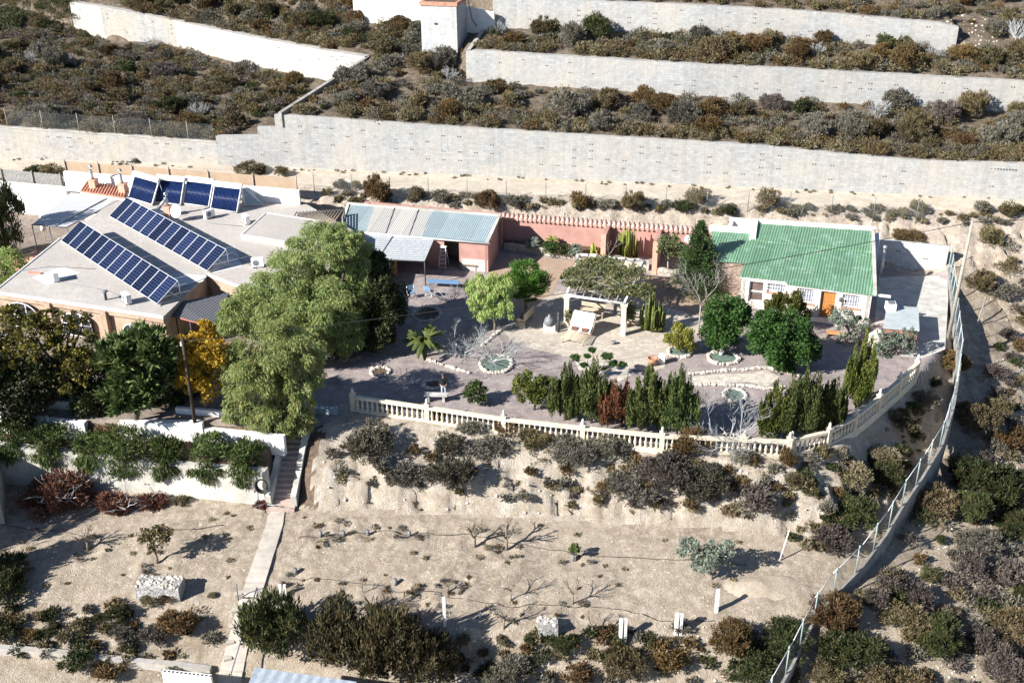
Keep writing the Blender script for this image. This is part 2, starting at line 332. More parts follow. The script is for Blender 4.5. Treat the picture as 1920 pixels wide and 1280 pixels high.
# photovoltaic glass: cell grid in object space (x along the row, y up the panel)
def pvmat(name,a,b,cellw,cellh):
    m,nt,bs,N,L=new(name);v=coords(nt,'UV')
    br=N('ShaderNodeTexBrick');br.offset=0;L(v,br.inputs[0]);br.inputs['Scale'].default_value=1
    br.inputs['Brick Width'].default_value=cellw;br.inputs['Row Height'].default_value=cellh;br.inputs['Mortar Size'].default_value=cellw*.05
    br.inputs['Color1'].default_value=(*a,1);br.inputs['Color2'].default_value=(*b,1);br.inputs['Mortar'].default_value=(.035,.045,.085,1)
    oi=N('ShaderNodeObjectInfo');hs=N('ShaderNodeHueSaturation');q=N('ShaderNodeMapRange');q.inputs[3].default_value=.6;q.inputs[4].default_value=1.5
    L(oi.outputs['Random'],q.inputs[0]);L(q.outputs[0],hs.inputs['Value']);L(br.outputs[0],hs.inputs['Color'])
    L(hs.outputs[0],bs.inputs['Base Color']);bs.inputs['Roughness'].default_value=.25;bs.inputs['Specular IOR Level'].default_value=.3
    return m
M['pv']=pvmat('solar_cells',(.004,.008,.028),(.006,.011,.038),.25,.1111)
M['tubes']=pvmat('collector_tubes',(.008,.02,.085),(.03,.08,.25),.05,1.2)
for k,a in {'olive':((.11,.09,.042),(.185,.15,.072),(.24,.19,.12)),'grey':((.14,.13,.10),(.22,.205,.17),(.12,.11,.065)),
  'rust':((.12,.07,.03),(.20,.125,.055),(.10,.085,.04)),'dkgreen':((.035,.048,.018),(.07,.085,.03),(.11,.10,.04)),
  'drygrass':((.22,.18,.10),(.32,.27,.17),(.16,.135,.07)),'violet':((.11,.09,.08),(.165,.135,.12),(.10,.085,.06))}.items():
    M[k]=foliage('scrub_'+k,*a,hue=.012,trans=.15,s=1.5)
M['dkbrown']=foliage('dark_brown_scrub',(.05,.05,.022),(.10,.085,.04),(.15,.105,.06),hue=.01,trans=.15,s=1.8)
M['dkgrey']=foliage('dark_grey_scrub',(.07,.068,.045),(.115,.105,.075),(.15,.135,.095),hue=.01,trans=.15,s=1.8)
M['pepper']=foliage('pepper_leaves',(.35,.46,.16),(.48,.57,.23),(.58,.57,.21),.01,.45,1.1)
M['pepperdk']=foliage('pepper_leaves_green',(.25,.35,.10),(.36,.44,.15),(.42,.44,.16),.01,.35,.9)
M['pine']=foliage('pine_needles',(.08,.17,.025),(.14,.26,.045),(.18,.28,.06),.01,.3,1.2)
M['yellow']=foliage('autumn_leaves',(.40,.25,.03),(.55,.36,.04),(.24,.20,.03),.01,.35,1.2)
M['yelgreen']=foliage('yellowing_leaves',(.06,.065,.02),(.12,.11,.03),(.42,.32,.05),.01,.35,1.3)
M['loquat']=foliage('dark_leaves_painted_gloss',(.04,.075,.02),(.075,.12,.03),(.24,.27,.11),.01,.15,1.6)  # pale third tone paints leaf highlights into the colour
M['citrus']=foliage('citrus_leaves',(.03,.075,.016),(.055,.125,.026),(.09,.17,.04),.01,.25,1.6)
M['cypress']=foliage('cypress_sprays',(.055,.08,.025),(.10,.135,.04),(.16,.18,.06),.015,.2,1.6)
M['cypyel']=foliage('golden_cypress_sprays',(.10,.12,.025),(.17,.18,.04),(.06,.08,.02),.01,.2,1.6)
M['deadcyp']=foliage('dead_cypress',(.13,.055,.025),(.21,.10,.045),(.16,.09,.05),.01,.15,1.6)
M['araucaria']=foliage('conifer_sprays',(.028,.06,.015),(.05,.09,.025),(.08,.12,.04),.01,.15,1.6)
M['vine']=foliage('pergola_vine',(.10,.13,.045),(.17,.19,.08),(.26,.23,.14),.01,.3,1.4)
M['cactus']=foliage('cactus_skin',(.22,.27,.05),(.33,.36,.07),(.14,.20,.05),.01,.1,2)
M['shrubyel']=foliage('lime_shrub_leaves',(.26,.28,.05),(.40,.38,.09),(.16,.20,.05),.01,.3,1.5)
M['silver']=foliage('silver_leaves',(.17,.21,.16),(.27,.31,.25),(.12,.16,.11),.01,.2,1.5)
M['cactusdk']=foliage('cactus_skin_dark',(.07,.10,.025),(.13,.16,.035),(.28,.30,.07),.01,.1,3)
M['silverm']=plain('guard_mesh',(.34,.38,.36),.6,.1,5)
M['palm']=foliage('palm_leaves',(.08,.12,.03),(.13,.18,.05),(.14,.15,.05),.01,.2,1.5)
M['green']=foliage('trailing_green',(.055,.09,.022),(.105,.15,.04),(.18,.20,.08),.01,.25,1.5)
M['redbrush']=foliage('cut_red_branches',(.17,.075,.055),(.25,.10,.07),(.15,.10,.08),.01,.1,1.5)
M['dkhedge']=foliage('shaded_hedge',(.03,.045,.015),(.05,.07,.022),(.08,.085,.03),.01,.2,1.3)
def wire(name,c,f):
    m,nt,bs,N,L=new(name);bs.inputs['Base Color'].default_value=(*c,1);bs.inputs['Roughness'].default_value=.5;bs.inputs['Metallic'].default_value=.3
    v=coords(nt,'UV');w1=N('ShaderNodeTexBrick');w1.offset=0;L(v,w1.inputs[0]);w1.inputs['Scale'].default_value=1
    w1.inputs['Brick Width'].default_value=.06;w1.inputs['Row Height'].default_value=.06;w1.inputs['Mortar Size'].default_value=f
    w1.inputs['Mortar Smooth'].default_value=0
    t=N('ShaderNodeBsdfTransparent');mx=N('ShaderNodeMixShader');L(w1.outputs[1],mx.inputs[0]);L(t.outputs[0],mx.inputs[1]);L(bs.outputs[0],mx.inputs[2])
    L(mx.outputs[0],nt.nodes['Material Output'].inputs[0]);return m
M['mesh']=wire('chain_link',(.30,.38,.38),.0034)
M['meshfine']=wire('chain_link_thin',(.35,.38,.38),.0015)
# ---------------------------------------------------------------- mesh building
C=S.collection
def rawmesh(name,V,Fq,nv=4):
    me=bpy.data.meshes.new(name);V=np.asarray(V,np.float32);Fq=np.asarray(Fq,np.int32)
    me.vertices.add(len(V));me.vertices.foreach_set('co',V.ravel());n=len(Fq)
    me.loops.add(n*nv);me.loops.foreach_set('vertex_index',Fq.ravel())
    me.polygons.add(n);me.polygons.foreach_set('loop_start',np.arange(0,n*nv,nv,dtype=np.int32))
    me.update(calc_edges=True);return me
def link(name,me,mat=None,parent=None,loc=None):
    o=bpy.data.objects.new(name,me);C.objects.link(o)
    if mat is not None:
        for q in (mat if isinstance(mat,(list,tuple)) else [mat]): me.materials.append(M[q] if isinstance(q,str) else q)
    if parent: o.parent=parent
    if loc is not None: o.location=loc
    return o
def tag(o,label=None,cat=None,group=None,kind=None):
    if label:o['label']=label
    if cat:o['category']=cat
    if group:o['group']=group
    if kind:o['kind']=kind
    return o
def thing(name,label,cat,loc,group=None,rz=0):
    o=bpy.data.objects.new(name,None);C.objects.link(o);o.location=tuple(loc);o.rotation_euler=(0,0,rz);o.empty_display_size=.3
    return tag(o,label,cat,group)
class MB:
    def __init__(s): s.v=[];s.f=[];s.uv=[];s.sm=[]
    def add(s,V,Fs,uv=None,smooth=False):
        b=len(s.v);s.v+= [tuple(map(float,p)) for p in V]
        for f in Fs: s.f.append([i+b for i in f]);s.uv.append(uv);s.sm.append(smooth)
        return s
    def box(s,c,sz,rz=0,rx=0,M3=None):
        c=np.array(c,float);h=np.array(sz,float)/2
        V=np.array([[a*h[0],b*h[1],d*h[2]] for a in(-1,1) for b in(-1,1) for d in(-1,1)])
        if M3 is not None: V=V@np.array(M3).T
        else:
            if rx: q=np.array([[1,0,0],[0,math.cos(rx),-math.sin(rx)],[0,math.sin(rx),math.cos(rx)]]);V=V@q.T
            if rz: q=np.array([[math.cos(rz),-math.sin(rz),0],[math.sin(rz),math.cos(rz),0],[0,0,1]]);V=V@q.T
        return s.add(V+c,[(0,1,3,2),(4,6,7,5),(0,4,5,1),(2,3,7,6),(0,2,6,4),(1,5,7,3)])
    def slab(s,top,th):
        """polygon of 3d points (ccw from above), extruded down by th (vector or number)"""
        top=np.array(top,float);d=np.array([0,0,-th]) if np.isscalar(th) else np.array(th,float);n=len(top)
        a=0.5*sum(top[i][0]*top[(i+1)%n][1]-top[(i+1)%n][0]*top[i][1] for i in range(n))
        if a<0: top=top[::-1]
        V=np.vstack([top,top+d]);F=[list(range(n)),list(range(2*n-1,n-1,-1))]+[(i,i+n,(i+1)%n+n,(i+1)%n) for i in range(n)]
        return s.add(V,F)
    def prism(s,poly,z0,z1):
        return s.slab([(p[0],p[1],z1) for p in poly],z1-z0)
    def wall(s,pts,th):
        """pts: (x,y,zbottom,ztop) along the wall; th: offset vector to the back"""
        th=np.array(th,float);n=len(pts);V=[]
        for p in pts:
            V+=[(p[0],p[1],p[2]),(p[0],p[1],p[3]),(p[0]+th[0],p[1]+th[1],p[3]),(p[0]+th[0],p[1]+th[1],p[2])]
        F=[]
        for i in range(n-1):
            a=4*i;b=a+4;F+=[(a,b,b+1,a+1),(a+1,b+1,b+2,a+2),(a+2,b+2,b+3,a+3)]
        F+=[(0,1,2,3),(4*n-4,4*n-1,4*n-2,4*n-3)];return s.add(V,F)
    def tube(s,pts,r,n=6,cap=True,smooth=True):
        pts=[np.array(p,float) for p in pts];r=list(r) if hasattr(r,'__len__') else [r]*len(pts);V=[];F=[]
        for i,p in enumerate(pts):
            d=pts[min(i+1,len(pts)-1)]-pts[max(i-1,0)];d=d/(np.linalg.norm(d)+1e-9)
            a=np.cross(d,[0,0,1.]) if abs(d[2])<.95 else np.cross(d,[1.,0,0]);a/=np.linalg.norm(a);b=np.cross(d,a)
            for k in range(n):
                t=2*math.pi*k/n;V.append(p+r[i]*(a*math.cos(t)+b*math.sin(t)))
        for i in range(len(pts)-1):
            for k in range(n): F.append((i*n+k,(i+1)*n+k,(i+1)*n+(k+1)%n,i*n+(k+1)%n))
        s.add(V,F,smooth=smooth)
        if cap: s.add([],[]);b=len(s.v)-len(V);s.f.append([b+k for k in range(n)]);s.f.append([b+(len(pts)-1)*n+n-1-k for k in range(n)]);s.uv+=[None,None];s.sm+=[False,False]
        return s
    def lathe(s,c,prof,n=12,smooth=True,sy=1):
        V=[];F=[]
        for r,z in prof:
            for k in range(n): t=2*math.pi*k/n;V.append((c[0]+r*math.cos(t),c[1]+sy*r*math.sin(t),c[2]+z))
        for i in range(len(prof)-1):
            for k in range(n): F.append((i*n+k,i*n+(k+1)%n,(i+1)*n+(k+1)%n,(i+1)*n+k))
        F.append([ (len(prof)-1)*n+k for k in range(n)]);F.append([n-1-k for k in range(n)])
        return s.add(V,F,smooth=smooth)
    def blob(s,c,r,seed=0,n=10,squash=(1,1,1),jit=.25):
        rg=random.Random(seed);m=max(4,n//2);V=[];F=[]
        for i in range(m+1):
            ph=math.pi*i/m
            for k in range(n):
                t=2*math.pi*k/n;q=r*(1+jit*(rg.random()-.5)*2*(0<i<m))
                V.append((c[0]+q*squash[0]*math.sin(ph)*math.cos(t),c[1]+q*squash[1]*math.sin(ph)*math.sin(t),c[2]+q*squash[2]*math.cos(ph)))
        for i in range(m):
            for k in range(n): F.append((i*n+k,(i+1)*n+k,(i+1)*n+(k+1)%n,i*n+(k+1)%n))
        return s.add(V,F)
    def quad(s,a,b,c,d,uv=None):
        return s.add([a,b,c,d],[(0,1,2,3)],uv=uv)
    def build(s,name,mat,parent=None,origin=None,smooth=False):
        o0=np.array(parent.location) if parent is not None and origin is None else (np.array(origin,float) if origin is not None else np.zeros(3))
        if parent is not None and parent.parent: o0=np.array(parent.parent.location)
        me=bpy.data.meshes.new(name);me.from_pydata([tuple(np.array(p)-o0) for p in s.v],[],s.f)
        if any(u is not None for u in s.uv):
            ul=me.uv_layers.new(name='UVMap');i=0
            for f,u in zip(s.f,s.uv):
                for k in range(len(f)): ul.data[i].uv=(u[k] if u else (0,0));i+=1
        if any(s.sm): me.polygons.foreach_set('use_smooth',s.sm)
        me.update()
        o=link(name,me,mat,parent,None if parent is not None else tuple(o0))
        return o
def copytree(o,parent=None):
    c=o.copy();C.objects.link(c);c.parent=parent
    for ch in list(o.children): copytree(ch,c)
    return c
# leaves
def leafgeo(p,d,ln,wd,rg):
    """p centre points, d long directions, ln/wd arrays"""
    d=d/(np.linalg.norm(d,axis=1,keepdims=True)+1e-9)
    r=rg.normal(size=d.shape);b=np.cross(d,r);b/=np.linalg.norm(b,axis=1,keepdims=True)+1e-9
    l=(np.ones(len(p))*ln)[:,None]*.5;w=(np.ones(len(p))*wd)[:,None]*.5
    V=np.stack([p-d*l,p-b*w*.9,p+d*l,p+b*w*.9],1).reshape(-1,3)
    return V,np.arange(len(V)).reshape(-1,4)
def sph(rg,n):
    d=rg.normal(size=(n,3));return d/np.linalg.norm(d,axis=1,keepdims=True)
def crownpts(rg,ells,n,sub=26,sr=.33,fill=.15,bottom=-.6):
    """ells: (c,r) arrays; returns points and outward directions, clumped"""
    vol=np.array([e[1][0]*e[1][1]*e[1][2] for e in ells])**(2/3);vol/=vol.sum();Pp=[];Dd=[]
    for (c,r),w in zip(ells,vol):
        c=np.array(c);r=np.array(r);k=max(6,int(sub*(1 if len(ells)<4 else .7)))
        sd=sph(rg,k*3);sd=sd[sd[:,2]>bottom][:k];m=int(n*w)
        sc_=(.72+.2*rg.random(len(sd)))[:,None]*sd*r+c
        ix=rg.integers(0,len(sd),m);dd=sph(rg,m);rr=(rg.random(m)**.45)[:,None]*(sr*(.65+.7*rg.random(len(sd)))[ix])[:,None]*r
        q=sc_[ix]+dd*rr;out=(q-c)/r;out/=np.linalg.norm(out,axis=1,keepdims=True)+1e-6
        mf=int(m*fill);q[:mf]=c+sph(rg,mf)*r*(rg.random(mf)**.5)[:,None]*.8
        Pp.append(q);Dd.append(out*.6+dd*.6)
    return np.vstack(Pp),np.vstack(Dd)
def crownmesh(name,ells,n,size,style,seed,sub=26,sr=.33,fill=.15,bottom=-.6,zmin=None):
    rg=np.random.default_rng(seed);p,d=crownpts(rg,ells,n,sub,sr,fill,bottom)
    if zmin is not None: p[:,2]=np.maximum(p[:,2],zmin+rg.random(len(p))*.3)
    m=len(p);sz=size*(.6+.8*rg.random(m))
    if style=='droop': d=d*.45+rg.normal(size=d.shape)*.25+np.array([0,0,-1.1]);V,Fq=leafgeo(p,d,sz*2.2,sz*.5,rg)
    elif style=='feather': d=d*.7+rg.normal(size=d.shape)*.4+np.array([0,0,-.8]);V,Fq=leafgeo(p,d,sz*2.1,sz*.5,rg)
    elif style=='spiky': d=d+rg.normal(size=d.shape)*.35+np.array([0,0,.5]);V,Fq=leafgeo(p,d,sz*2.0,sz*.62,rg)
    elif style=='up': d=d*.4+rg.normal(size=d.shape)*.2+np.array([0,0,1.2]);V,Fq=leafgeo(p,d,sz*2.0,sz*.6,rg)
    else: d=d+rg.normal(size=d.shape)*.8;V,Fq=leafgeo(p,d,sz*1.25,sz*.8,rg)
    return rawmesh(name,V,Fq)
# ================================================================ GROUND SHEETS
gx=np.concatenate([-np.geomspace(60,900,24)[::-1],np.arange(-58,58.01,.26),np.geomspace(60,900,24)])
gy=np.concatenate([-np.geomspace(14.5,900,20)[::-1]+15,np.arange(15,36,.6),np.arange(36,112,.26),np.arange(112,150,.8),np.geomspace(151,1500,30)])
_y0=float(np.interp(0,r10[:,0],r10[:,1]));gy=np.unique(np.round(np.concatenate([gy,[_y0,_y0+.3]]),4))
X,Y=np.meshgrid(gx,gy)
def _ss(t): t=np.clip(t,0,1);return t*t*(3-2*t)
_s1=np.interp(X,r10[:,0],r10[:,1])-_y0;_wt=_ss((Y-62)/18)*(1-_ss((Y-104)/60))
_rw=np.array([p for p in r3 if p[0]<-11]);_s2=(np.interp(X,_rw[:,0],_rw[:,1])-np.interp(-20,_rw[:,0],_rw[:,1]))*_ss((-9-X)/3)
Y=Y+_s1*_wt+_s2*_ss((Y-38)/7)*(1-_ss((Y-54)/8))
Z=zt(X.ravel(),Y.ravel()).reshape(X.shape)
far=np.clip((np.maximum(np.abs(X)-60,0)+np.maximum(15-Y,0))/300,0,1);Z=Z-far*30
_,K,LM=terr(X.ravel(),Y.ravel());K=K.reshape(X.shape)
Vv=np.stack([X,Y,Z],-1).reshape(-1,3);ny,nx=X.shape
I=np.arange(ny*nx).reshape(ny,nx);Fq=np.stack([I[:-1,:-1],I[:-1,1:],I[1:,1:],I[1:,:-1]],-1).reshape(-1,4)
kc=((K[:-1,:-1]+K[1:,1:]+K[:-1,1:]+K[1:,:-1])/4).ravel();xc=((X[:-1,:-1]+X[1:,1:])/2).ravel();yc=((Y[:-1,:-1]+Y[1:,1:])/2).ravel()
rightx=np.interp(yc,[30,38,43,54,60,66,73],[10,12.1,15.8,24.4,28.3,30.2,31.9])
reg=np.full(len(kc),0)
wob=fbm(xc*.5,yc*.5,55,3)*.7
xw=xc+fbm(xc*.9,yc*.9,58,3)*1.1
out=(xc>rightx)&(kc<7.3)
reg[(kc<3.05)]=1                      # orchard
reg[(kc>=3.05+wob*.3)&(kc<5.75)&(xw>-10.6)]=2       # bank
reg[(kc<1.75+wob*.5)&(kc<3)]=7
reg[(kc>=3.05)&(kc<5.95)&(xw<=-10.6)]=3     # planters
reg[(kc>=5.75)&(kc<7.02)]=4
reg[(kc>=5.9)&(kc<7.02)&(xc<-13)]=5
reg[(kc>=7.02)&(kc<8.9)]=6
reg[out]=7
reg[(reg==0)&(kc<5.75)&(xw>-10.6)&~out]=2;reg[(reg==0)&(kc<3.3)&~out]=1;reg[(xc<=-13)&(kc>5.7)&(kc<7.02)]=5
reg[(kc>=8.9)&(kc<10.5)]=8
reg[(kc>=10.5)]=0
names={0:('hillside','hill'),1:('orchard_ground','orch'),2:('bank','bank'),3:('planter_soil','soilbed'),4:('garden_gravel','gravel'),5:('house_terrace','terrace'),6:('cliff','cliff'),7:('slope','slope'),8:('road','road')}
for k,(n,m) in names.items():
    f=Fq[reg==k]
    if not len(f): continue
    u,inv=np.unique(f,return_inverse=True);me=rawmesh(n,Vv[u],inv.reshape(-1,4));me.polygons.foreach_set('use_smooth',[True]*len(f))
    tag(link(n,me,m),kind='structure')
exec_objects=True
# ================================================================ TERRACE WALLS
def sub(pts,n=24):
    pts=np.array(pts,float);t=np.linspace(0,len(pts)-1,n*(len(pts)-1)+1);i=np.minimum(t.astype(int),len(pts)-2);f=(t-i)[:,None]
    return pts[i]*(1-f)+pts[i+1]*f
def blockwall(name,label,foot,top,mat,th=.38,fwd=.06,holes=14,seed=1,steps=None,cat='wall',cap=None,flat=.25,group=None):
    """foot: (x,y,z) line, top: same-length list of z"""
    foot=np.array(foot,float);top=np.array(top,float);d=foot[-1,:2]-foot[0,:2];d/=np.linalg.norm(d);nb=np.array([-d[1],d[0]])
    if nb[1]<0: nb=-nb
    c=foot.mean(0);c[2]=foot[:,2].min()
    t=thing(name,label,cat,c,group)
    w=MB();w.wall([(p[0]-nb[0]*fwd,p[1]-nb[1]*fwd,p[2]-flat*2,z) for p,z in zip(foot,top)],nb*th);w.build('wall_face',mat,t)
    if holes:
        rg=random.Random(seed);h=MB();L=len(foot)
        for k in range(holes):
            i=rg.randrange(1,L-1);p=foot[i]*.5+foot[i-1]*.5;zt_=(top[i]+top[i-1])/2;z=p[2]+(zt_-p[2])*rg.choice([.3,.48,.66,.8])
            for q in (-.1,.1):
                cc=np.array([p[0]-nb[0]*fwd+d[0]*q,p[1]-nb[1]*fwd+d[1]*q,z]);h.box(cc,(.105,.012,.085),rz=math.atan2(d[1],d[0]))
        h.build('weep_hole','dark',t)
    if cap:
        k=MB();k.wall([(p[0]-nb[0]*(fwd+.04),p[1]-nb[1]*(fwd+.04),z-.005,z+.07) for p,z in zip(foot,top)],nb*(th+.08));k.build('coping',cap,t)
    return t
# wall along the road, right of the step
def seg(line,a,b,n=30):
    xs=np.linspace(a,b,n);return np.stack([xs,np.interp(xs,line[:,0],line[:,1]),np.interp(xs,line[:,0],line[:,2])],-1)
xa=P(528,312,3.5)[0];xb=P(415,305,3.5)[0];xm=P(1740,368,3.5)[0]
f=seg(r10,xa,xm,40);tz=np.interp(f[:,0],r11[:,0],r11[:,2]);tz=tz+.05+.04*fbm(f[:,0]*.3,f[:,0]*0,4,2);tz[0]=tz[1];f[0,0]-=.12
mw=blockwall('retaining_wall','tall grey block retaining wall along the far side of the dirt road, with scattered weep holes',f,tz,'block',holes=70,seed=5)
f=seg(r10,xm,52,20);tz=np.interp(f[:,0],r11[:,0],r11[:,2])+.05
hw=blockwall('retaining_wall','pale block wall at the right end of the road with two neat rows of holes',f,tz,'block',holes=0)
h=MB()
for row,(u0,v0,u1,v1,n) in enumerate([(1744,310,1905,319,30),(1764,344,1862,350,20)]):
    for k in range(n):
        t_=k/(n-1);u=u0+(u1-u0)*t_;v=v0+(v1-v0)*t_;Yw=np.interp(PY(u,v,80)[0],r10[:,0],r10[:,1])-.065
        h.box(PY(u,v,Yw),(.12,.012,.1),rz=-.11)
h.build('weep_hole','dark',hw)
f=seg(r10,-62,xb,40);tz=np.interp(f[:,0],l11[:,0],l11[:,2])+.08
blockwall('retaining_wall','low block retaining wall behind the flat-roofed house, left of the steps in the wall line',f,tz,'block2',holes=24,seed=3,cap='render')
x2=P(492,310,3.5)[0]
f=seg(r10,xb,x2,6);blockwall('retaining_wall','short lower step of the road wall beside the diagonal wall',f,[PY(450,254,p[1])[2] for p in f],'block',holes=1)
f=seg(r10,x2,xa,5);blockwall('retaining_wall','short middle step of the road wall beside the diagonal wall',f,[PY(508,238,p[1])[2] for p in f],'block',holes=1)
# upper walls
f=band(W2F);f=f[f[:,0]<44];tz=np.interp(f[:,0],r13[:,0],r13[:,2])+.06
f=np.array(sub(f,3));tz=np.interp(f[:,0],r13[:,0],r13[:,2])+.06+.05*fbm(f[:,0]*.4,f[:,0]*0,8,2)
blockwall('retaining_wall','middle grey block terrace wall on the hillside, starting right of the small tower',f,tz,'block',th=.7,fwd=.25,holes=40,seed=8)
f=np.array(sub(band(W3F),8));tz=np.interp(f[:,0],r15[:,0],r15[:,2])+.06
blockwall('retaining_wall','uppermost block terrace wall at the top right of the hillside',f,tz,'block',th=.7,fwd=.25,holes=30,seed=9)
f=np.array(sub(band(WLF[:-1]+[(688,112,9.9)]),8));tz=np.interp(f[:,0],l13[:,0],l13[:,2])+.12
blockwall('retaining_wall','long sunlit wall sloping down across the hillside at the upper left',f,tz,'block2',th=.8,fwd=.3,holes=26,seed=10)
# return of the middle wall at its left end
a=P(876,150,8.9);b=PY(905,62,a[1]+5.5)
w=MB();w.wall([(a[0],a[1]-.2,a[2]-.6,PY(876,93,a[1])[2]+.02),(b[0],b[1],9.5,12.3)],(.35,.1));tag(w.build('return_wall','block2'),'narrow wall end running back uphill beside the tower','wall')
# diagonal wall between the two terraces
pa=P(524,213,8.1);pb=PY(690,107,101)
n=14;pts=[]
for i in range(n+1):
    t_=i/n;x=pa[0]+(pb[0]-pa[0])*t_;y=pa[1]+(pb[1]-pa[1])*t_;z=pa[2]+(pb[2]-pa[2])*t_
    pts.append((x-.12,y+.08,z-2.4*(1-t_)*(0.25+.75*min(1,i/2))-.5,z+.10))
w=MB();w.wall(pts,(.3,-.2));tag(w.build('diagonal_wall','basewall'),'diagonal wall climbing the hillside between the left and right scrub terraces','wall')
# white walls behind the tower
def pxwall(name,label,pts,Yd,zb,mat,th=(.1,.3)):
    q=[PY(u,v,y) for (u,v),y in zip(pts,Yd)];w=MB();w.wall([(p[0],p[1],z,p[2]) for p,z in zip(q,zb)],th)
    return tag(w.build(name,mat,origin=(q[0][0],q[0][1],zb[0])),label,'wall')
pxwall('white_wall','white wall right of the small tower running toward the upper terrace',[(868,12),(926,24)],[103.2,101.5],[11,10.6],'white')
pxwall('white_wall','white wall at the top edge left of the small tower',[(660,-22),(792,-2)],[109,105.5],[11.6,10.9],'white')
# ---------------------------------------------------------------- tower
def boxhouse(p0,p1,depth): 
    p0=np.array(p0[:2]);p1=np.array(p1[:2]);d=(p1-p0)/np.linalg.norm(p1-p0);n=np.array([-d[1],d[0]]);return p0,p1,p1+n*depth,p0+n*depth,d,n
Yt=99.5;ta=PY(790,60,Yt);tb=PY(857,62,Yt-.75)
q=boxhouse(ta,tb,3.3);zt_=PY(790,10,Yt)[2]
T=thing('block_tower','small square white block tower with a red rimmed flat roof on the hillside','tower',(*((q[0]+q[2])/2),8.5))
MB().prism(q[:4],8.2,zt_).build('wall','towerblock',T)
c_=(q[0]+q[2])/2
MB().prism([c_+(k-c_)*1.05 for k in q[:4]],zt_+.003,zt_+.30).build('roof_rim','tile',T)
MB().prism([c_+(k-c_)*.86 for k in q[:4]],zt_+.302,zt_+.315).build('roof_top','soilbed',T)
m_=q[0]*.55+q[1]*.45;w=MB();w.box((m_[0]-.1,m_[1]-.004,zt_-1.55),(.30,.02,.16),rz=math.atan2(q[4][1],q[4][0]));w.build('vent','dark',T)
w=MB();w.tube([(*(q[2]+[.15,-.2]),zt_+.1),(*(q[2]+[.5,.2]),zt_-1.8),(*(q[2]+[1.1,.6]),zt_-2.7)],.035);w.build('cable','dark',T)
# ================================================================ FLAT-ROOFED HOUSE
ZR=3.2
def R2(u,v,z=ZR): return P(u,v,z)
poly=[R2(*p) for p in [(-12,547),(306,594),(388,514),(478,548),(600,572),(662,432),(575,383),(400,372),(240,352),(175,405),(112,447)]]
hc=np.mean([p[:2] for p in poly],0)
HS=thing('house','large flat-roofed house with gravel roof and tan arched facade, left of the garden','house',(hc[0],hc[1],.8))
inn=[hc+(p[:2]-hc)*.985 for p in poly]
MB().prism(inn,.2,ZR-.16).build('wall','tanwall',HS)
rf=MB().slab(poly,.16).build('roof','roofgravel',HS)
pp=MB()
for i,j in [(0,1),(10,0),(2,3),(3,4)]:
    a=poly[i][:2];b=poly[j][:2];d=(b-a)/np.linalg.norm(b-a);n=np.array([-d[1],d[0]])
    if np.dot(n,hc-a)<0:n=-n
    pp.wall([(a[0]-n[0]*.02,a[1]-n[1]*.02,ZR-.14,ZR+.05),(b[0]-n[0]*.02,b[1]-n[1]*.02,ZR-.14,ZR+.05)],(n[0]*.12,n[1]*.12))
pp.build('parapet','roofgrey',HS)
# raised roof slab
rp=[P(*p,3.62) for p in [(452,440),(498,399),(600,414),(562,458)]]
MB().slab(rp,.5).build('raised_roof','roofgravel',HS)
rl=MB()
for i in range(4):
    a=rp[i];b=rp[(i+1)%4];d=(b-a)[:2];d/=np.linalg.norm(d);n=np.array([-d[1],d[0]]);n=n if np.dot(n,rp[(i+2)%4][:2]-a[:2])>0 else -n
    rl.wall([(a[0]-n[0]*.03,a[1]-n[1]*.03,3.5,3.66),(b[0]-n[0]*.03,b[1]-n[1]*.03,3.5,3.66)],(n[0]*.12,n[1]*.12))
rl.build('raised_roof_edge','roofgrey',HS)
for k,(pl,mt) in enumerate([([(300,520),(330,512),(388,517),(380,528),(330,540)],'roofgrey'),([(395,470),(440,462),(455,500),(400,512)],'roofgrey'),([(230,400),(262,388),(330,396),(300,412)],'roofgrey'),([(60,520),(120,500),(150,512),(90,535)],'roofgrey')]):
    MB().add([P(u,v,ZR)+[0,0,.006] for u,v in pl],[list(range(len(pl)))[::-1]]).build('roof_patch',mt,HS)
for pl in [[(40,508),(95,500),(180,505)],[(108,528),(200,545),(238,560)],[(330,400),(400,420),(455,425)],[(420,470),(482,505)],[(300,575),(330,545),(395,518)]]:
    w=MB();w.tube([P(u,v,ZR)+[0,0,.03] for u,v in pl],.018,4);w.build('roof_cable','iron',HS)
w=MB();p=P(66,513,ZR);w.box(p+[0,0,.05],(.9,.18,.1),rz=-.2);w.build('roof_tiles','tile',HS)
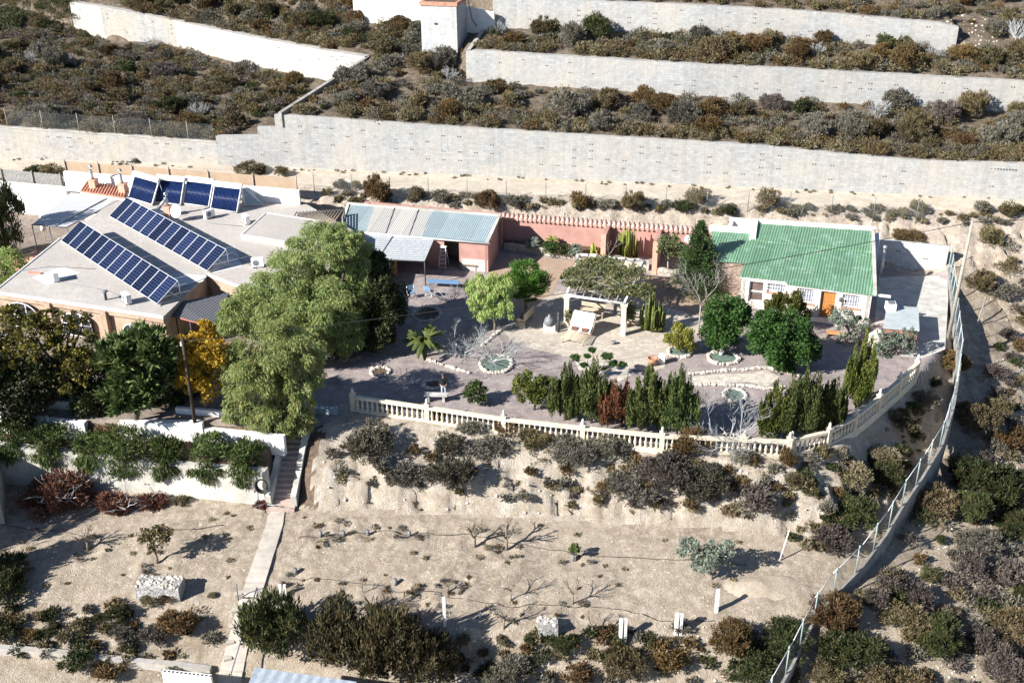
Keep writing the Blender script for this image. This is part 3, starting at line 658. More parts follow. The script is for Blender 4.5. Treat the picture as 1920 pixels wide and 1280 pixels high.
# facade with pilasters and arched windows
fa=poly[0][:2];fb=poly[1][:2];fd=(fb-fa)/np.linalg.norm(fb-fa);fn=np.array([fd[1],-fd[0]])
fang=math.atan2(fd[1],fd[0])
def onf(t,off=0): p=fa+(fb-fa)*t+fn*off;return p
for t in (.33,.66):
    p=onf(t,.03);w=MB();w.box((p[0],p[1],1.75),(.42,.34,2.55),rz=fang);w.build('pilaster','tanwall',HS)
w=MB();a=onf(0,.04);b=onf(1,.04);w.wall([(a[0],a[1],ZR-.42,ZR-.17),(b[0],b[1],ZR-.42,ZR-.17)],(-fn[0]*.1,-fn[1]*.1));w.build('cornice','tanwall',HS)
def archwin(t,wd,z0,h,parent):
    c=onf(t,-.02);R_=wd/2
    out=[(-R_,0),(R_,0),(R_,h-R_*.6)]+[(R_*math.cos(a),h-R_*.6+R_*.6*math.sin(a)) for a in np.linspace(.3,2.84,8)]+[(-R_,h-R_*.6)]
    V=[(c[0]+fd[0]*x,c[1]+fd[1]*x,z0+z) for x,z in out]
    def ext(V,o0,o1):
        m=MB();n=len(V);A=[(p[0]+fn[0]*o0,p[1]+fn[1]*o0,p[2]) for p in V];B=[(p[0]+fn[0]*o1,p[1]+fn[1]*o1,p[2]) for p in V]
        m.add(A+B,[list(range(n)),list(range(2*n-1,n-1,-1))]+[(i,(i+1)%n,(i+1)%n+n,i+n) for i in range(n)]);return m
    wn=ext(V,.0,.14).build('window','glassdark',parent)
    fr=MB();q=V+[V[0]]
    fr.tube([(p[0]+fn[0]*.16,p[1]+fn[1]*.16,p[2]) for p in q],.045,4)
    for x in (-R_*.34,R_*.34): fr.tube([(c[0]+fd[0]*x+fn[0]*.16,c[1]+fd[1]*x+fn[1]*.16,z0),(c[0]+fd[0]*x+fn[0]*.16,c[1]+fd[1]*x+fn[1]*.16,z0+h-.12)],.035,4)
    z=z0+h*.5;fr.tube([(c[0]-fd[0]*R_+fn[0]*.16,c[1]-fd[1]*R_+fn[1]*.16,z),(c[0]+fd[0]*R_+fn[0]*.16,c[1]+fd[1]*R_+fn[1]*.16,z)],.03,4)
    f_=fr.build('frame','white',wn)
    return wn
archwin(.16,2.3,1.0,1.75,HS);archwin(.49,2.1,1.0,1.6,HS);archwin(.83,1.7,1.15,1.3,HS)
# tiled strip with two chimneys
tp=[P(*p) for p in [(150,358,3.45),(162,341,3.75),(242,352,3.75),(234,371,3.45)]]
tr=MB();tr.slab(tp,.1)
for k in range(16):
    t_=(k+.5)/16;a=tp[0]*(1-t_)+tp[3]*t_;b=tp[1]*(1-t_)+tp[2]*t_;tr.tube([a+[0,0,.03],b+[0,0,.03]],.085,6)
tr.build('tiled_roof','tile',HS)
MB().prism([p[:2] for p in tp],.5,3.32).build('wall','white',HS)
def chimney(u,v,z,bs=(.55,.55,.75),pipe=1.0,label='',kind='bend'):
    p=P(u,v,z);t=thing('chimney',label,'chimney',p)
    w=MB();w.box((p[0],p[1],p[2]+bs[2]/2-.1),bs,rz=-.25);w.box((p[0],p[1],p[2]+bs[2]-.08),(bs[0]*1.12,bs[1]*1.12,.08),rz=-.25);w.build('chimney_base','clay' if kind!='bend' else 'pinkc',t)
    w=MB();z0=p[2]+bs[2]-.05
    w.tube([(p[0],p[1],z0),(p[0]-.03,p[1],z0+pipe*.6),(p[0]-.1,p[1],z0+pipe*.75),(p[0]-.03,p[1],z0+pipe*.95)],[.12,.12,.14,.1],8);w.build('flue_pipe','metal',t)
    w=MB();w.lathe((p[0]-.02,p[1],z0+pipe),[(.09,-.06),(.17,0),(.15,.12),(.05,.2)],10);w.build('cowl','metal',t);return t
chimney(177,352,3.6,label='salmon chimney with bent metal flue, left of the two on the tiled roof strip')
chimney(232,360,3.6,label='salmon chimney with bent metal flue, right of the two, beside the solar collectors')
c3=chimney(317,404,3.2,(.5,.5,.8),.9,'salmon chimney with metal flue beside the white satellite dish')
p=P(317,404,3.2);w=MB();w.tube([(p[0],p[1],p[2]+1.35),(p[0]-.75,p[1]-.1,p[2]+.55)],.13,8);w.build('side_pipe','metal',c3)
# dish
def dish(p,r,label,dirv=(-.45,-.85,.35)):
    t=thing('satellite_dish',label,'satellite dish',p);d=np.array(dirv,float);d/=np.linalg.norm(d)
    a=np.cross(d,[0,0,1]);a/=np.linalg.norm(a);b=np.cross(a,d);c=np.array(p)+[0,0,r+.25];V=[];F=[];n=20
    for i in range(5):
        rr=r*i/4
        for k in range(n): th=2*math.pi*k/n;V.append(c+a*rr*math.cos(th)+b*rr*math.sin(th)+d*(.22*r*(i/4)**2))
    for i in range(4):
        for k in range(n): F.append((i*n+k,(i+1)*n+k,(i+1)*n+(k+1)%n,i*n+(k+1)%n))
    V2=[v-d*.02 for v in V];F2=[tuple(reversed([x+len(V) for x in f])) for f in F]
    MB().add(V+V2,F+F2,smooth=True).build('reflector','whitepl',t)
    w=MB();w.tube([np.array(p),c-d*.05],.03,5);w.build('mast','metal',t)
    w=MB();w.tube([c-b*r*.9,c+d*r*.8],.012,4);w.box(c+d*r*.8,(.07,.07,.1));w.build('feed_arm','metal',t)
dish(P(334,414,3.2),.52,'white satellite dish on the gravel roof next to the salmon chimney')
def acunit(u,v,rz,label,z=ZR,s=1.,wallm=None):
    p=P(u,v,z)+[0,0,.06] if wallm is None else np.array(wallm);t=thing('air_conditioner',label,'air conditioner',p,rz=rz)
    def L_(m,n,mt,par=t): 
        me_v=m.v;m.v=[(x+p[0],y+p[1],zz+p[2]) for x,y,zz in me_v];return m.build(n,mt,par)
    w=MB();w.box((0,0,.32*s),(.82*s,.32*s,.58*s));L_(w,'casing','whitepl')
    w=MB();n=14;c=(-.1*s,-.163*s,.32*s);w.tube([(c[0],c[1],c[2]),(c[0],c[1]-.012,c[2])],.2*s,n);L_(w,'fan_grille','iron')
    
    for q in (-.28,.28): w=MB();w.box((q*s,0,0),(.05,.36,.1));L_(w,'foot','iron')
    return t
acunit(106,526,-1.1,'white air conditioner alone on the front left of the gravel roof')
acunit(239,568,-.9,'grey air conditioner near the front edge of the gravel roof below the solar panels')
acunit(393,409,.9,'small air conditioner beside the shadow of the solar collectors')
acunit(462,419,-1.0,'white air conditioner at the left edge of the raised roof slab')
acunit(484,501,.1,'white air conditioner on the roof close to the big pepper tree')
p=P(199,562,ZR);t=thing('vent_pipe','short dark roof vent with a flat cap on the gravel roof','vent pipe',p)
w=MB();w.tube([p,p+[0,0,.55]],.09,8);w.build('pipe','dark',t);w=MB();w.lathe(p,[(.2,.55),(.2,.6),(.05,.66)],10);w.build('cap','iron',t)
# pv rows
def pvrow(u0,v0,u1,v1,n,Lp,tilt,label,gap=None):
    a=P(u0,v0,3.38);b=P(u1,v1,3.38);ln=np.linalg.norm(b-a);d=(b-a)/ln;nb=np.array([-d[1],d[0],0]);up=nb*math.cos(tilt)+np.array([0,0,math.sin(tilt)])
    if nb[0]<0: nb=-nb;up=nb*math.cos(tilt)+np.array([0,0,math.sin(tilt)])
    nrm=np.cross(d,up);nrm=nrm if nrm[2]>0 else -nrm
    t=thing('solar_array',label,'solar panels',a,'solar panel rows on the gravel roof')
    w_=ln/n
    for k in range(n):
        q=a+d*(w_*k+.02);wd=w_-.04
        f=MB();A=q;B=q+d*wd;Cc=B+up*Lp;D=q+up*Lp;f.add([A,B,Cc,D]+[x-nrm*.04 for x in (A,B,Cc,D)],[(0,1,2,3),(7,6,5,4),(0,4,5,1),(1,5,6,2),(2,6,7,3),(3,7,4,0)])
        pnl=f.build('panel','alu',t)
        g=MB();i=.035;A=q+d*i+up*i+nrm*.004;B=q+d*(wd-i)+up*i+nrm*.004;Cc=q+d*(wd-i)+up*(Lp-i)+nrm*.004;D=q+d*i+up*(Lp-i)+nrm*.004
        g.quad(A,B,Cc,D,uv=[(0,0),(1,0),(1,1),(0,1)]);g.build('cells','pv',pnl)
    for k in range(0,n+1,2):
        q=a+d*min(w_*k+.05,ln-.05);top=q+up*Lp-nrm*.06;ft=np.array([top[0],top[1],3.22]);w=MB()
        w.tube([top,ft],.03,4);w.tube([q-nrm*.05,ft],.03,4);w.tube([(q+up*Lp*.55)-nrm*.05,ft],.02,4);w.build('support_frame','alu',t)
pvrow(114,451,294,570,12,1.95,rad(34),'lower row of twelve blue solar panels on the gravel roof, nearest the front')
pvrow(204,405,388,508,12,1.95,rad(34),'upper row of twelve blue solar panels, behind the lower row')
# vacuum-tube collectors
def collector(pxs,label,zb=3.3,zt_=4.9,back=.95):
    BLc,BRc=P(*pxs[0],zb),P(*pxs[1],zb);d=(BRc-BLc);ln=np.linalg.norm(d);d/=ln;nb=np.array([-d[1],d[0],0]);nb=nb if nb[1]>0 else -nb
    up=nb*back+np.array([0,0,zt_-zb]);L_=np.linalg.norm(up);up/=L_;nr=np.cross(d,up)
    if nr[1]>0: nr=-nr
    t=thing('solar_collector',label,'solar collector',BLc,'vacuum tube collectors on the roof')
    f=MB()
    for q in (BLc,BRc): f.tube([q,q+up*L_],.075,4)
    f.tube([BLc,BRc],.06,4);f.add([BLc-nr*.05,BRc-nr*.05,BRc+up*L_-nr*.05,BLc+up*L_-nr*.05],[(0,1,2,3)]);f.build('frame','trim',t)
    m=MB();A=BLc+up*(L_-.12)-d*.12;B=BRc+up*(L_-.12)+d*.12
    m.add([A,B,B+up*.42,A+up*.42]+[x-nr*-.22 for x in (A,B,B+up*.42,A+up*.42)],[(0,1,2,3),(7,6,5,4),(0,4,5,1),(1,5,6,2),(2,6,7,3),(3,7,4,0)]);m.build('manifold','white',t)
    g=MB();n=20
    for k in range(n):
        q=BLc+d*(ln*(k+.5)/n);g.tube([q+up*.06+nr*.02,q+up*(L_-.02)+nr*.02],.046,5)
    tb=g.build('vacuum_tubes','tubec',t)
    w=MB()
    for q in (BLc,BRc): e=q+up*L_;w.tube([e,(e[0]+nb[0]*.35,e[1]+nb[1]*.35,zb)],.03,4)
    w.build('rear_leg','trim',t)
M['tubec']=plain('blue_vacuum_glass',(.010,.030,.12),.3,.3,3,spec=.3)
collector([(241,371),(285,384)],'leftmost of the four blue vacuum tube collectors, beside the tiled roof strip')
collector([(291,379),(338,384)],'second blue vacuum tube collector from the left, partly behind the chimney flue')
collector([(344,382),(391,388)],'third blue vacuum tube collector from the left, behind the low roof step')
collector([(395,392),(444,398)],'rightmost of the four front blue vacuum tube collectors')
a=P(455,384,3.3);b=P(492,383,3.3);t=thing('solar_collector','solar collector on the roof turned side on, right of the row of four','solar collector',a)
w=MB();c=PY(455,353,a[1]+.2);d_=PY(466,352,a[1]+1.4);e=P(492,383,3.3)
w.add([c,a,e,d_]+[x+np.array([-.05,0,-.08]) for x in (c,a,e,d_)],[(0,1,2,3),(7,6,5,4),(0,4,5,1),(1,5,6,2),(2,6,7,3),(3,7,4,0)]);w.build('glass_panel','bluewash',t)
w=MB();w.tube([c,a],.05,4);w.tube([d_,e],.06,4);w.tube([c,d_],.05,4);w.tube([a,e],.05,4);w.build('frame','trim',t)
# patio cover
cv=[P(*p,3.15) for p in [(60,421),(133,361),(228,374),(124,427)]]
t=thing('patio_cover','pale grey sheet patio cover on thin posts at the left end of the house','patio cover',(cv[0][0],cv[0][1],.8))
_u=cv[1]-cv[0];cang=math.atan2(_u[1],_u[0])
M['coverm']=stripes('grey_cover_sheet',(.50,.51,.51),(.56,.57,.57),0.0,.45,.6,0,.01,.12)
MB().slab(cv,.05).build('sheet','coverm',t)
w=MB();q0=cv[0]*.32+cv[3]*.68;q1=cv[1]*.25+cv[2]*.75
w.tube([q0+[0,0,.03],q1+[0,0,.03]],.05,4);w.tube([cv[3]+[0,0,.02],cv[2]+[0,0,.02]],.06,4);w.tube([cv[0],cv[3]],.05,4);w.build('beam','iron',t)
for k in (0,.5,1):
    q=cv[0]*(1-k)+cv[3]*k;w=MB();w.tube([q,(q[0],q[1],.75)],.045,5);w.build('post','iron',t)
# curved pink patio wall
w=MB();pts=[]
for u,v in [(12,486),(25,492),(45,494),(75,487),(100,481),(118,480)]:
    q=P(u,v,1.5);pts.append((q[0],q[1],.4,1.5))
w.wall(pts,(.05,.35));tag(w.build('patio_wall','pinkc',origin=(pts[0][0],pts[0][1],.8)),'low curved pink wall round the terrace under the patio cover','wall')
MB().prism([P(*p,.85)[:2] for p in [(20,520),(60,470),(130,470),(112,500),(60,550)]],.6,.85).build('patio_floor','pinkc');o=bpy.data.objects['patio_floor'];tag(o,kind='structure')
# white garden walls behind the house
def Z2(u,v,z): return P(u,v,z)
a=P(118,322,4.35);b=P(560,358,4.35)
w=MB();w.wall([(a[0],a[1],.6,4.35),(b[0],b[1],.6,4.35)],(.03,.3));tag(w.build('white_wall','white',origin=(a[0],a[1],.8)),'tall white wall behind the solar collectors and chimneys','wall')
a=P(-60,336,3.4);b=P(121,352,3.4)
w=MB();w.wall([(a[0],a[1],.6,3.4),(b[0],b[1],.6,3.4)],(.03,.3));tag(w.build('white_wall','white',origin=(a[0],a[1],.8)),'lower white wall left of the patio cover, in front of the reed fence','wall')
# reed fence / brown screen fence
def fence(name,label,tops,h,mat,posts,pm='greypole',th=.05,ph=.15,group=None):
    q=[np.array(p) for p in tops];t=thing(name,label,'fence',(q[0][0],q[0][1],q[0][2]-h),group)
    w=MB();w.wall([(p[0],p[1],p[2]-h,p[2]) for p in q],(0,th));w.build('screen_panel',mat,t)
    for s_ in posts:
        i=min(int(s_*(len(q)-1)),len(q)-2);f_=s_*(len(q)-1)-i;p=q[i]*(1-f_)+q[i+1]*f_
        w=MB();w.tube([(p[0],p[1]-.05,p[2]-h-.3),(p[0],p[1]-.05,p[2]+ph)],.06,5);w.build('post',pm,t)
    return t
a=PY(-60,312,87.0);b=PY(116,328,86.0)
fence('reed_fence','grey reed fence with posts behind the lower white wall at the far left',[a,b],1.7,'reed',[.35,.68,.98])
a=PY(121,303,87.2);b=PY(555,334,82.6)
fence('screen_fence','long brown fabric screen fence between the white house wall and the road',[a,b],1.3,'screen',[0,.15,.3,.46,.63,.82,1.],ph=.2)
# dark corrugated awning over the side door
M['awn']=stripes('dark_corrugated',(.065,.068,.075),(.15,.155,.17),rad(70),.22,.6,0,.03,.2)
aw=[P(313,589,2.75),P(335,566,2.95),P(430,548,2.95),P(400,612,2.75)]
t=thing('awning','dark corrugated awning with red edge at the right end of the tan facade','awning',(aw[0][0],aw[0][1],.8))
MB().slab(aw,.05).build('sheet','awn',t)
w=MB();w.tube([aw[0]-[0,0,.05],aw[3]-[0,0,.05]],.05,4);w.build('red_edge','redhut',t)
for k in (.2,.5,.85):
    q=aw[0]*(1-k)+aw[3]*k;w=MB();w.tube([q-[0,0,.05],(q[0],q[1],.7)],.05,5);w.build('post','dark',t)
# slatted beams right of the raised roof
t=thing('slatted_pergola','slatted timber pergola roof between the flat roof and the workshop','pergola',(*P(600,410,3)[:2],.8))
A=P(556,398,3.4);B=P(645,391,3.4);Cc=P(560,430,3.4);D=P(640,428,3.4)
w=MB()
for k in range(15):
    t_=k/14;a=A*(1-t_)+B*t_;b=Cc*(1-t_)+D*t_;w.tube([a,b+[-.9,0,0]],.06,4)
w.build('slats','lightwood',t);w=MB();w.tube([A-[0,0,.1],B-[0,0,.1]],.07,4);w.tube([Cc-[.9,0,.1],D-[.9,0,.1]],.07,4);w.build('beam','trim',t)
for q in (A,B,Cc,D): w=MB();w.tube([q-[0,0,.1],(q[0],q[1],.6)],.07,5);w.build('post','greywood',t)
# ================================================================ WORKSHOP
FR=P(918,509,0);FL=FR+(P(655,486,0)-FR);zf=2.35;zb=3.05
fr=P(916,456,zf);fl=P(640,432,zf);br=P(940,403,zb);bl=P(656,381,zb)
dv=(fr-fl)[:2];dv/=np.linalg.norm(dv);nv=np.array([-dv[1],dv[0]])
t=thing('workshop','long pink workshop with a patched blue-grey corrugated roof left of the tiled garden wall','shed',(*fr[:2],0))
SH=t
ang=math.atan2(nv[1],nv[0])
M['shroof']=stripes('blue_grey_corrugated',(.27,.35,.38),(.35,.43,.46),ang,.16,.55,0,.03,.1,(.45,.50,.51),.8,(1.3,4))
M['shroof2']=stripes('beige_corrugated',(.44,.42,.39),(.52,.50,.47),ang,.16,.7,0,.03,.08,None,.8,(1.3,6))
def lerp(a,b,t): return a*(1-t)+b*t
for (t0,t1,m) in [(0,.17,'shroof'),(.17,.55,'shroof2'),(.55,1,'shroof')]:
    MB().slab([lerp(fl,fr,t0),lerp(fl,fr,t1),lerp(bl,br,t1),lerp(bl,br,t0)],.07).build('roof_sheet',m,t)
w=MB();up=np.array([0,0,.06])
for t_ in (.305,.465): w.tube([lerp(fl,fr,t_)+up*.2,lerp(bl,br,t_)+up*.2],.05,4)
w.build('roof_strip','iron',t)
w=MB()
for a,b in ((bl,br),(br,fr),(bl,fl)): 
    d=(b-a)/np.linalg.norm(b-a);n=np.array([d[1],-d[0],0]);w.slab([a+[0,0,.08],b+[0,0,.08],b+n*.22+[0,0,.08],a+n*.22+[0,0,.08]],.14)
w.build('roof_trim','render',t)
w=MB();w.tube([fl+[0,-.05,-.02],fr+[.1,-.05,-.02]],.07,6);w.build('gutter','trim',t)
def pt(s,k,z): # s along front, k inward
    p=lerp(fl[:2],fr[:2],s)+nv*k;return (p[0],p[1],z)
b1=np.array(br[:2])-np.array([.25,.1]);rightback=(b1[0],b1[1])
f0=pt(.993,.12,0)
w=MB();w.wall([(f0[0],f0[1],0,zf-.08),(rightback[0],rightback[1]-.15,0,zb-.08)],(-.25,0.));w.build('side_wall','pink',t)
w=MB();q=[pt(.80,.1,0),f0];w.wall([(*q[0][:2],0,zf-.08),(*q[1][:2],0,zf-.08)],nv*.2);w.build('front_wall','pink',t)
w=MB();q=[pt(.815,.085,0),pt(.99,.1,0)];w.wall([(*q[0][:2],0.01,.95),(*q[1][:2],0.01,.95)],nv*.02);w.build('grey_dado','concrete',t)
w=MB();q=[pt(0.02,.1,0),pt(.70,.1,0)];w.wall([(*q[0][:2],0,zf-.08),(*q[1][:2],0,zf-.08)],nv*.2);w.build('front_wall','pink',t)
w=MB();q=[pt(.0,2.6,0),pt(.97,2.6,0)];w.wall([(*q[0][:2],0,zf+.3),(*q[1][:2],0,zf+.3)],nv*.2);w.build('rear_wall','tanwall',t)
w=MB();q=[pt(.0,4.9,0),pt(.98,4.7,0)];w.wall([(*q[0][:2],0,zb-.15),(*q[1][:2],0,zb-.15)],nv*.2);w.build('back_wall','pink',t)
w=MB();q=[pt(.02,.1,0),pt(.02,4.9,0)];w.wall([(*q[0][:2],0,zf-.08),(*q[1][:2],0,zb-.15)],dv*.2);w.build('side_wall','pink',t)
# shade awning of the workshop
aw=[pt(.08,-.05,2.25),pt(.635,-.05,2.25),(*P(796,489,1.95)[:2],1.95),(*P(640,480,1.95)[:2],1.95)]
M['shade']=stripes('bleached_reed_shade',(.36,.38,.40),(.50,.52,.53),rad(-5),.35,.8,0,.03,.25)
t=thing('shade_awning','bleached reed shade awning propped on thin posts in front of the workshop','awning',(*P(796,489,1.95)[:2],0))
MB().slab(aw,.05).build('sheet','shade',t)
w=MB();a=np.array(aw[0])*.5+np.array(aw[1])*.5;b=np.array(aw[2])*.45+np.array(aw[3])*.55;w.tube([a+[0,0,.03],b+[0,0,.03]],.04,4);w.tube([np.array(aw[2])-[0,0,.06],np.array(aw[3])-[0,0,.06]],.05,5);w.build('beam','iron',t)
for k in (0,.42,.8): q=np.array(aw[2])*(1-k)+np.array(aw[3])*k;w=MB();w.tube([q-[0,0,.05],(q[0],q[1],0)],.045,5);w.build('post','dark',t)
# round table top leaning + ladder + cabinet
a=P(829,509,0);t=thing('step_ladder','aluminium step ladder with white top standing by the workshop doorway','ladder',a)
w=MB();e=np.array([dv[0],dv[1],0])*.28;k=np.array([nv[0],nv[1],0])
for s_ in (-1,1): w.tube([a+e*s_,a+e*s_*.7+k*.45+[0,0,1.75]],.035,4);w.tube([a+e*s_+k*.95,a+e*s_*.7+k*.5+[0,0,1.72]],.03,4)
w.build('rails','alu',t)
for i in range(1,6):
    w=MB();q=a+k*.45*i/6+np.array([0,0,1.75*i/6]);w.slab([q-e*.9,q+e*.9,q+e*.9+k*.09,q-e*.9+k*.09],.03);w.build('tread','alu',t)
w=MB();w=MB();w.box(a+k*.47+np.array([0,0,1.78]),(.5,.3,.06),rz=math.atan2(dv[1],dv[0]));w.build('top_step','whitepl',t)
a=P(726,519,0);t=thing('cabinet','orange wooden cabinet with two doors under the shade awning','cabinet',a);rz=math.atan2(dv[1],dv[0])
w=MB();w.box(a+[0,.25,.62],(1.35,.55,1.2),rz=rz);w.build('carcass','orangewood',t)
for s_ in(-1,1): w=MB();w.box(a+[.33*s_,.25-.30-.09*s_*.3,.62],(.6,.03,1.05),rz=rz);w.build('door','orangewood',t)
w=MB();w.box(a+[0,.25,1.235],(1.45,.62,.04),rz=rz);w.build('top','lightwood',t)
# curved grey boat-like arch (lean-to sheet) by the front wall: dark bench below
a=P(880,506,0);t=thing('work_bench','dark low work bench under the pink front wall of the workshop','bench',a)
w=MB();w.box(a+[0,0,.45],(1.3,.5,.06),rz=rz);w.build('top','wood',t)
for s_ in(-1,1):
    w=MB();w.box(a+[.55*s_,-.15*s_*.5,.21],(.08,.42,.42),rz=rz);w.build('leg','wood',t)
# blue chairs and table
def Xchair(a,rz,label,grp=None):
    t=thing('folding_chair',label,'chair',a,grp,rz=0);c,s_=math.cos(rz),math.sin(rz)
    def r(x,y,z): return np.array([a[0]+x*c-y*s_,a[1]+x*s_+y*c,a[2]+z])
    w=MB()
    for x in(-.25,.25):
        w.tube([r(x,-.25,0),r(x,.22,.5),r(x,.25,.9)],.025,4);w.tube([r(x,.25,0),r(x,-.22,.5)],.025,4)
    w.build('frame','alu',t);MB().slab([r(-.25,-.22,.5),r(.25,-.22,.5),r(.25,.2,.5),r(-.25,.2,.5)],.03).build('seat','blue',t)
    w=MB();w.add([r(-.25,.22,.6),r(.25,.22,.6),r(.25,.25,.92),r(-.25,.25,.92),r(-.25,.25,.6),r(.25,.25,.6),r(.25,.28,.92),r(-.25,.28,.92)],[(0,1,2,3),(7,6,5,4),(0,4,5,1),(1,5,6,2),(2,6,7,3),(3,7,4,0)]);w.build('backrest','blue',t)
Xchair(P(805,557,0),2.6,'blue folding chair in the shade in front of the workshop')
Xchair(P(772,560,0),.4,'folding chair under the tree shade left of the blue chair')
a=P(832,540,0);t=thing('garden_table','long low blue table in the shade in front of the workshop','table',a)
w=MB();w.box(a+[0,0,.5],(2.3,.55,.06),rz=-.15);w.build('table_top','blue',t)
for s_ in(-1,1):
    for y in(-.2,.2): w=MB();w.box(a+[1.0*s_,y,.235],(.06,.06,.47),rz=-.15);w.build('leg','iron',t)
# ================================================================ PINK GARDEN WALL
A=P(938,406,2.25);A[0]-=.3
E_=P(1335,436,2.25);d=(E_-A)[:2];ln=np.linalg.norm(d);d/=ln;n=np.array([-d[1],d[0]]);rz=math.atan2(d[1],d[0])
PW=thing('garden_wall','long pink garden wall capped with terracotta tiles at the back of the garden','wall',(A[0],A[1],0))
w=MB();w.wall([(A[0],A[1],0,2.12),(E_[0],E_[1],0,2.12)],n*.3);w.build('wall_face','pink',PW)
w=MB();w.slab([(*(A[:2]-n*.1),2.17),(*(E_[:2]-n*.1),2.17),(*(E_[:2]+n*.4),2.30),(*(A[:2]+n*.4),2.30)],.05)
k=0
while k*.36<ln-.1:
    q=A[:2]+d*(k*.36+.18);w.tube([(*(q-n*.2),2.19),(*(q+n*.47),2.38)],[.155,.12],7);k+=1
w.build('tile_coping','tilepale',PW)
for u,v0_,v1_,nm in [(1126,497,422,'a'),(1222,512,432,'b')]:
    b_=P(u,v0_,0);h_=PY(u,v1_,b_[1])[2]
    # buttress running from the pillar back to the wall
    tt=((b_[0]-A[0])*d[0]+(b_[1]-A[1])*d[1]);wp=A[:2]+d*tt
    w=MB();w.wall([(b_[0],b_[1],0,2.3),(wp[0],wp[1],0,2.28)],(.32,0.03));w.build('buttress','pink',PW)
    w=MB();w.box((b_[0]+.16,b_[1]-.1,1.22),(.36,.3,2.5),rz=rz);w.build('pillar','pinkc',PW)
# low rubble bed walls in front of the pink wall
def ribbon(pts,z0,z1,th,name,mat,label,cat='wall'):
    q=[P(u,v,0) for u,v in pts];w=MB();w.wall([(p[0],p[1],z0,z1+.05*math.sin(i*2.3)) for i,p in enumerate(q)],th)
    return tag(w.build(name,mat,origin=(q[0][0],q[0][1],0)),label,cat)
def bedwall(pts,h,label,fill='soilbed',th=.28):
    q=[P(u,v,0) for u,v in pts];q=sub(q,4);w=MB();rg=random.Random(int(pts[0][0]))
    w.wall([(p[0],p[1],-.05,h+rg.uniform(-.05,.05)) for p in q],(.03,th))
    o=tag(w.build('stone_wall','stonewall',origin=tuple(q[0])),label,'low wall');return q
bedwall([(944,468),(1010,477),(1060,484),(1120,490)],.5,'low rubble stone wall edging the bed under the pink wall beside the workshop')
bedwall([(1150,497),(1180,503),(1216,508)],.75,'curved rubble stone planter wall holding the tall cactus against the pink wall')
bedwall([(1232,515),(1262,519),(1290,522)],.5,'low rubble stone wall right of the second pink pillar, near the conifer')
MB().prism([P(*p)[:2] for p in [(944,466),(1120,488),(1124,466),(948,450)]],.02,.38).build('planting_bed','soilbed');tag(bpy.data.objects['planting_bed'],kind='structure')
# wall dish lamp
dish(P(1291,462,1.1),.33,'white satellite dish on the pink wall just left of the tall conifer')
# ================================================================ SHEETS ON THE GARDEN
def sheet(name,pts,mat,z=.012,nb=0,label=None):
    q=[P(u,v,0)[:2] for u,v in pts]
    o=MB().add([(p[0],p[1],z) for p in q],[list(range(len(q)))] ).build(name,mat);return tag(o,kind='structure')
sheet('patio_paving',[(942,618),(985,590),(1020,560),(1052,545),(1100,560),(1180,556),(1250,575),(1330,600),(1332,626),(1262,636),(1246,690),(1215,698),(1175,688),(1120,684),(1080,672),(1040,664),(1000,655),(960,640)],'flag',.014)
sheet('earth_yard',[(805,520),(860,520),(918,508),(960,478),(1120,492),(1128,505),(1050,520),(1030,560),(985,590),(940,560),(890,540)],'earth',.010)
sheet('earth_yard',[(1128,505),(1225,518),(1300,525),(1380,545),(1385,600),(1330,600),(1250,575),(1180,556),(1130,548)],'earth',.006)
sheet('white_path',[(1295,706),(1340,702),(1400,700),(1436,694),(1462,706),(1440,724),(1400,716),(1340,718),(1298,722)],'stone',.008)
sheet('white_path',[(1075,672),(1120,684),(1178,688),(1190,700),(1160,716),(1130,700),(1085,694)],'stone',.018)
sheet('concrete_yard',[(1640,606),(1648,520),(1776,516),(1778,560),(1772,655),(1730,672),(1690,668),(1655,640)],'yard',.012)
# ================================================================ GREEN ROOF HOUSE
FRg=P(1637,607,0);eR=P(1643,553,2.25);eM=P(1475,532,2.25);eL=P(1388,516,2.25)
dg=(eR-eM)[:2];dg/=np.linalg.norm(dg);ng=np.array([-dg[1],dg[0]]);rzg=math.atan2(dg[1],dg[0]);sl_=.155
def onroof(u,v,off=0):
    dd=ray(u,v);o=CP-np.array([eM[0],eM[1],2.25+off]);nn=np.array([-ng[0]*sl_,-ng[1]*sl_,1.])
    t=-(o@nn)/(dd@nn);return CP+dd*t
GH=thing('cottage','small pale stone cottage with a green corrugated roof on the right','house',(eM[0],eM[1],0))
M['green_roof']=stripes('green_corrugated',(.10,.225,.13),(.185,.335,.215),math.atan2(ng[1],ng[0]),.19,.6,0,.04,.12,(.30,.47,.37),1.3,(1.1,3.1))
gq=[onroof(*p) for p in [(1388,517),(1474,526),(1476,532),(1645,553),(1638,470),(1408,448),(1399,478)]]
MB().slab(gq,.08).build('roof','green_roof',GH)
gq2=[onroof(*p,.09) for p in [(1408,449),(1638,471),(1640,433),(1413,418)]]
MB().slab(gq2,.09).build('upper_roof','green_roof',GH)
gq3=[onroof(*p,-.03) for p in [(1333,430),(1404,436),(1411,449),(1400,492),(1342,488)]]
MB().slab(gq3,.08).build('side_roof','green_roof',GH)
def trimline(pts,wd,ht,name,mat='trim'):
    w=MB()
    for a,b in zip(pts[:-1],pts[1:]):
        a=np.array(a);b=np.array(b);dd=(b-a)/np.linalg.norm(b-a);s_=np.cross(dd,[0,0,1]);s_/=np.linalg.norm(s_);h=np.array([0,0,ht/2])
        V=[x+y*s_*wd/2+z_*h for x in (a,b) for y in(-1,1) for z_ in(-1,1)]
        w.add(V,[(0,1,3,2),(4,6,7,5),(0,4,5,1),(2,3,7,6),(0,2,6,4),(1,5,7,3)])
    return w.build(name,mat,GH)
trimline([onroof(1641,552,.02),onroof(1637,431,.12)],.2,.22,'verge','render')
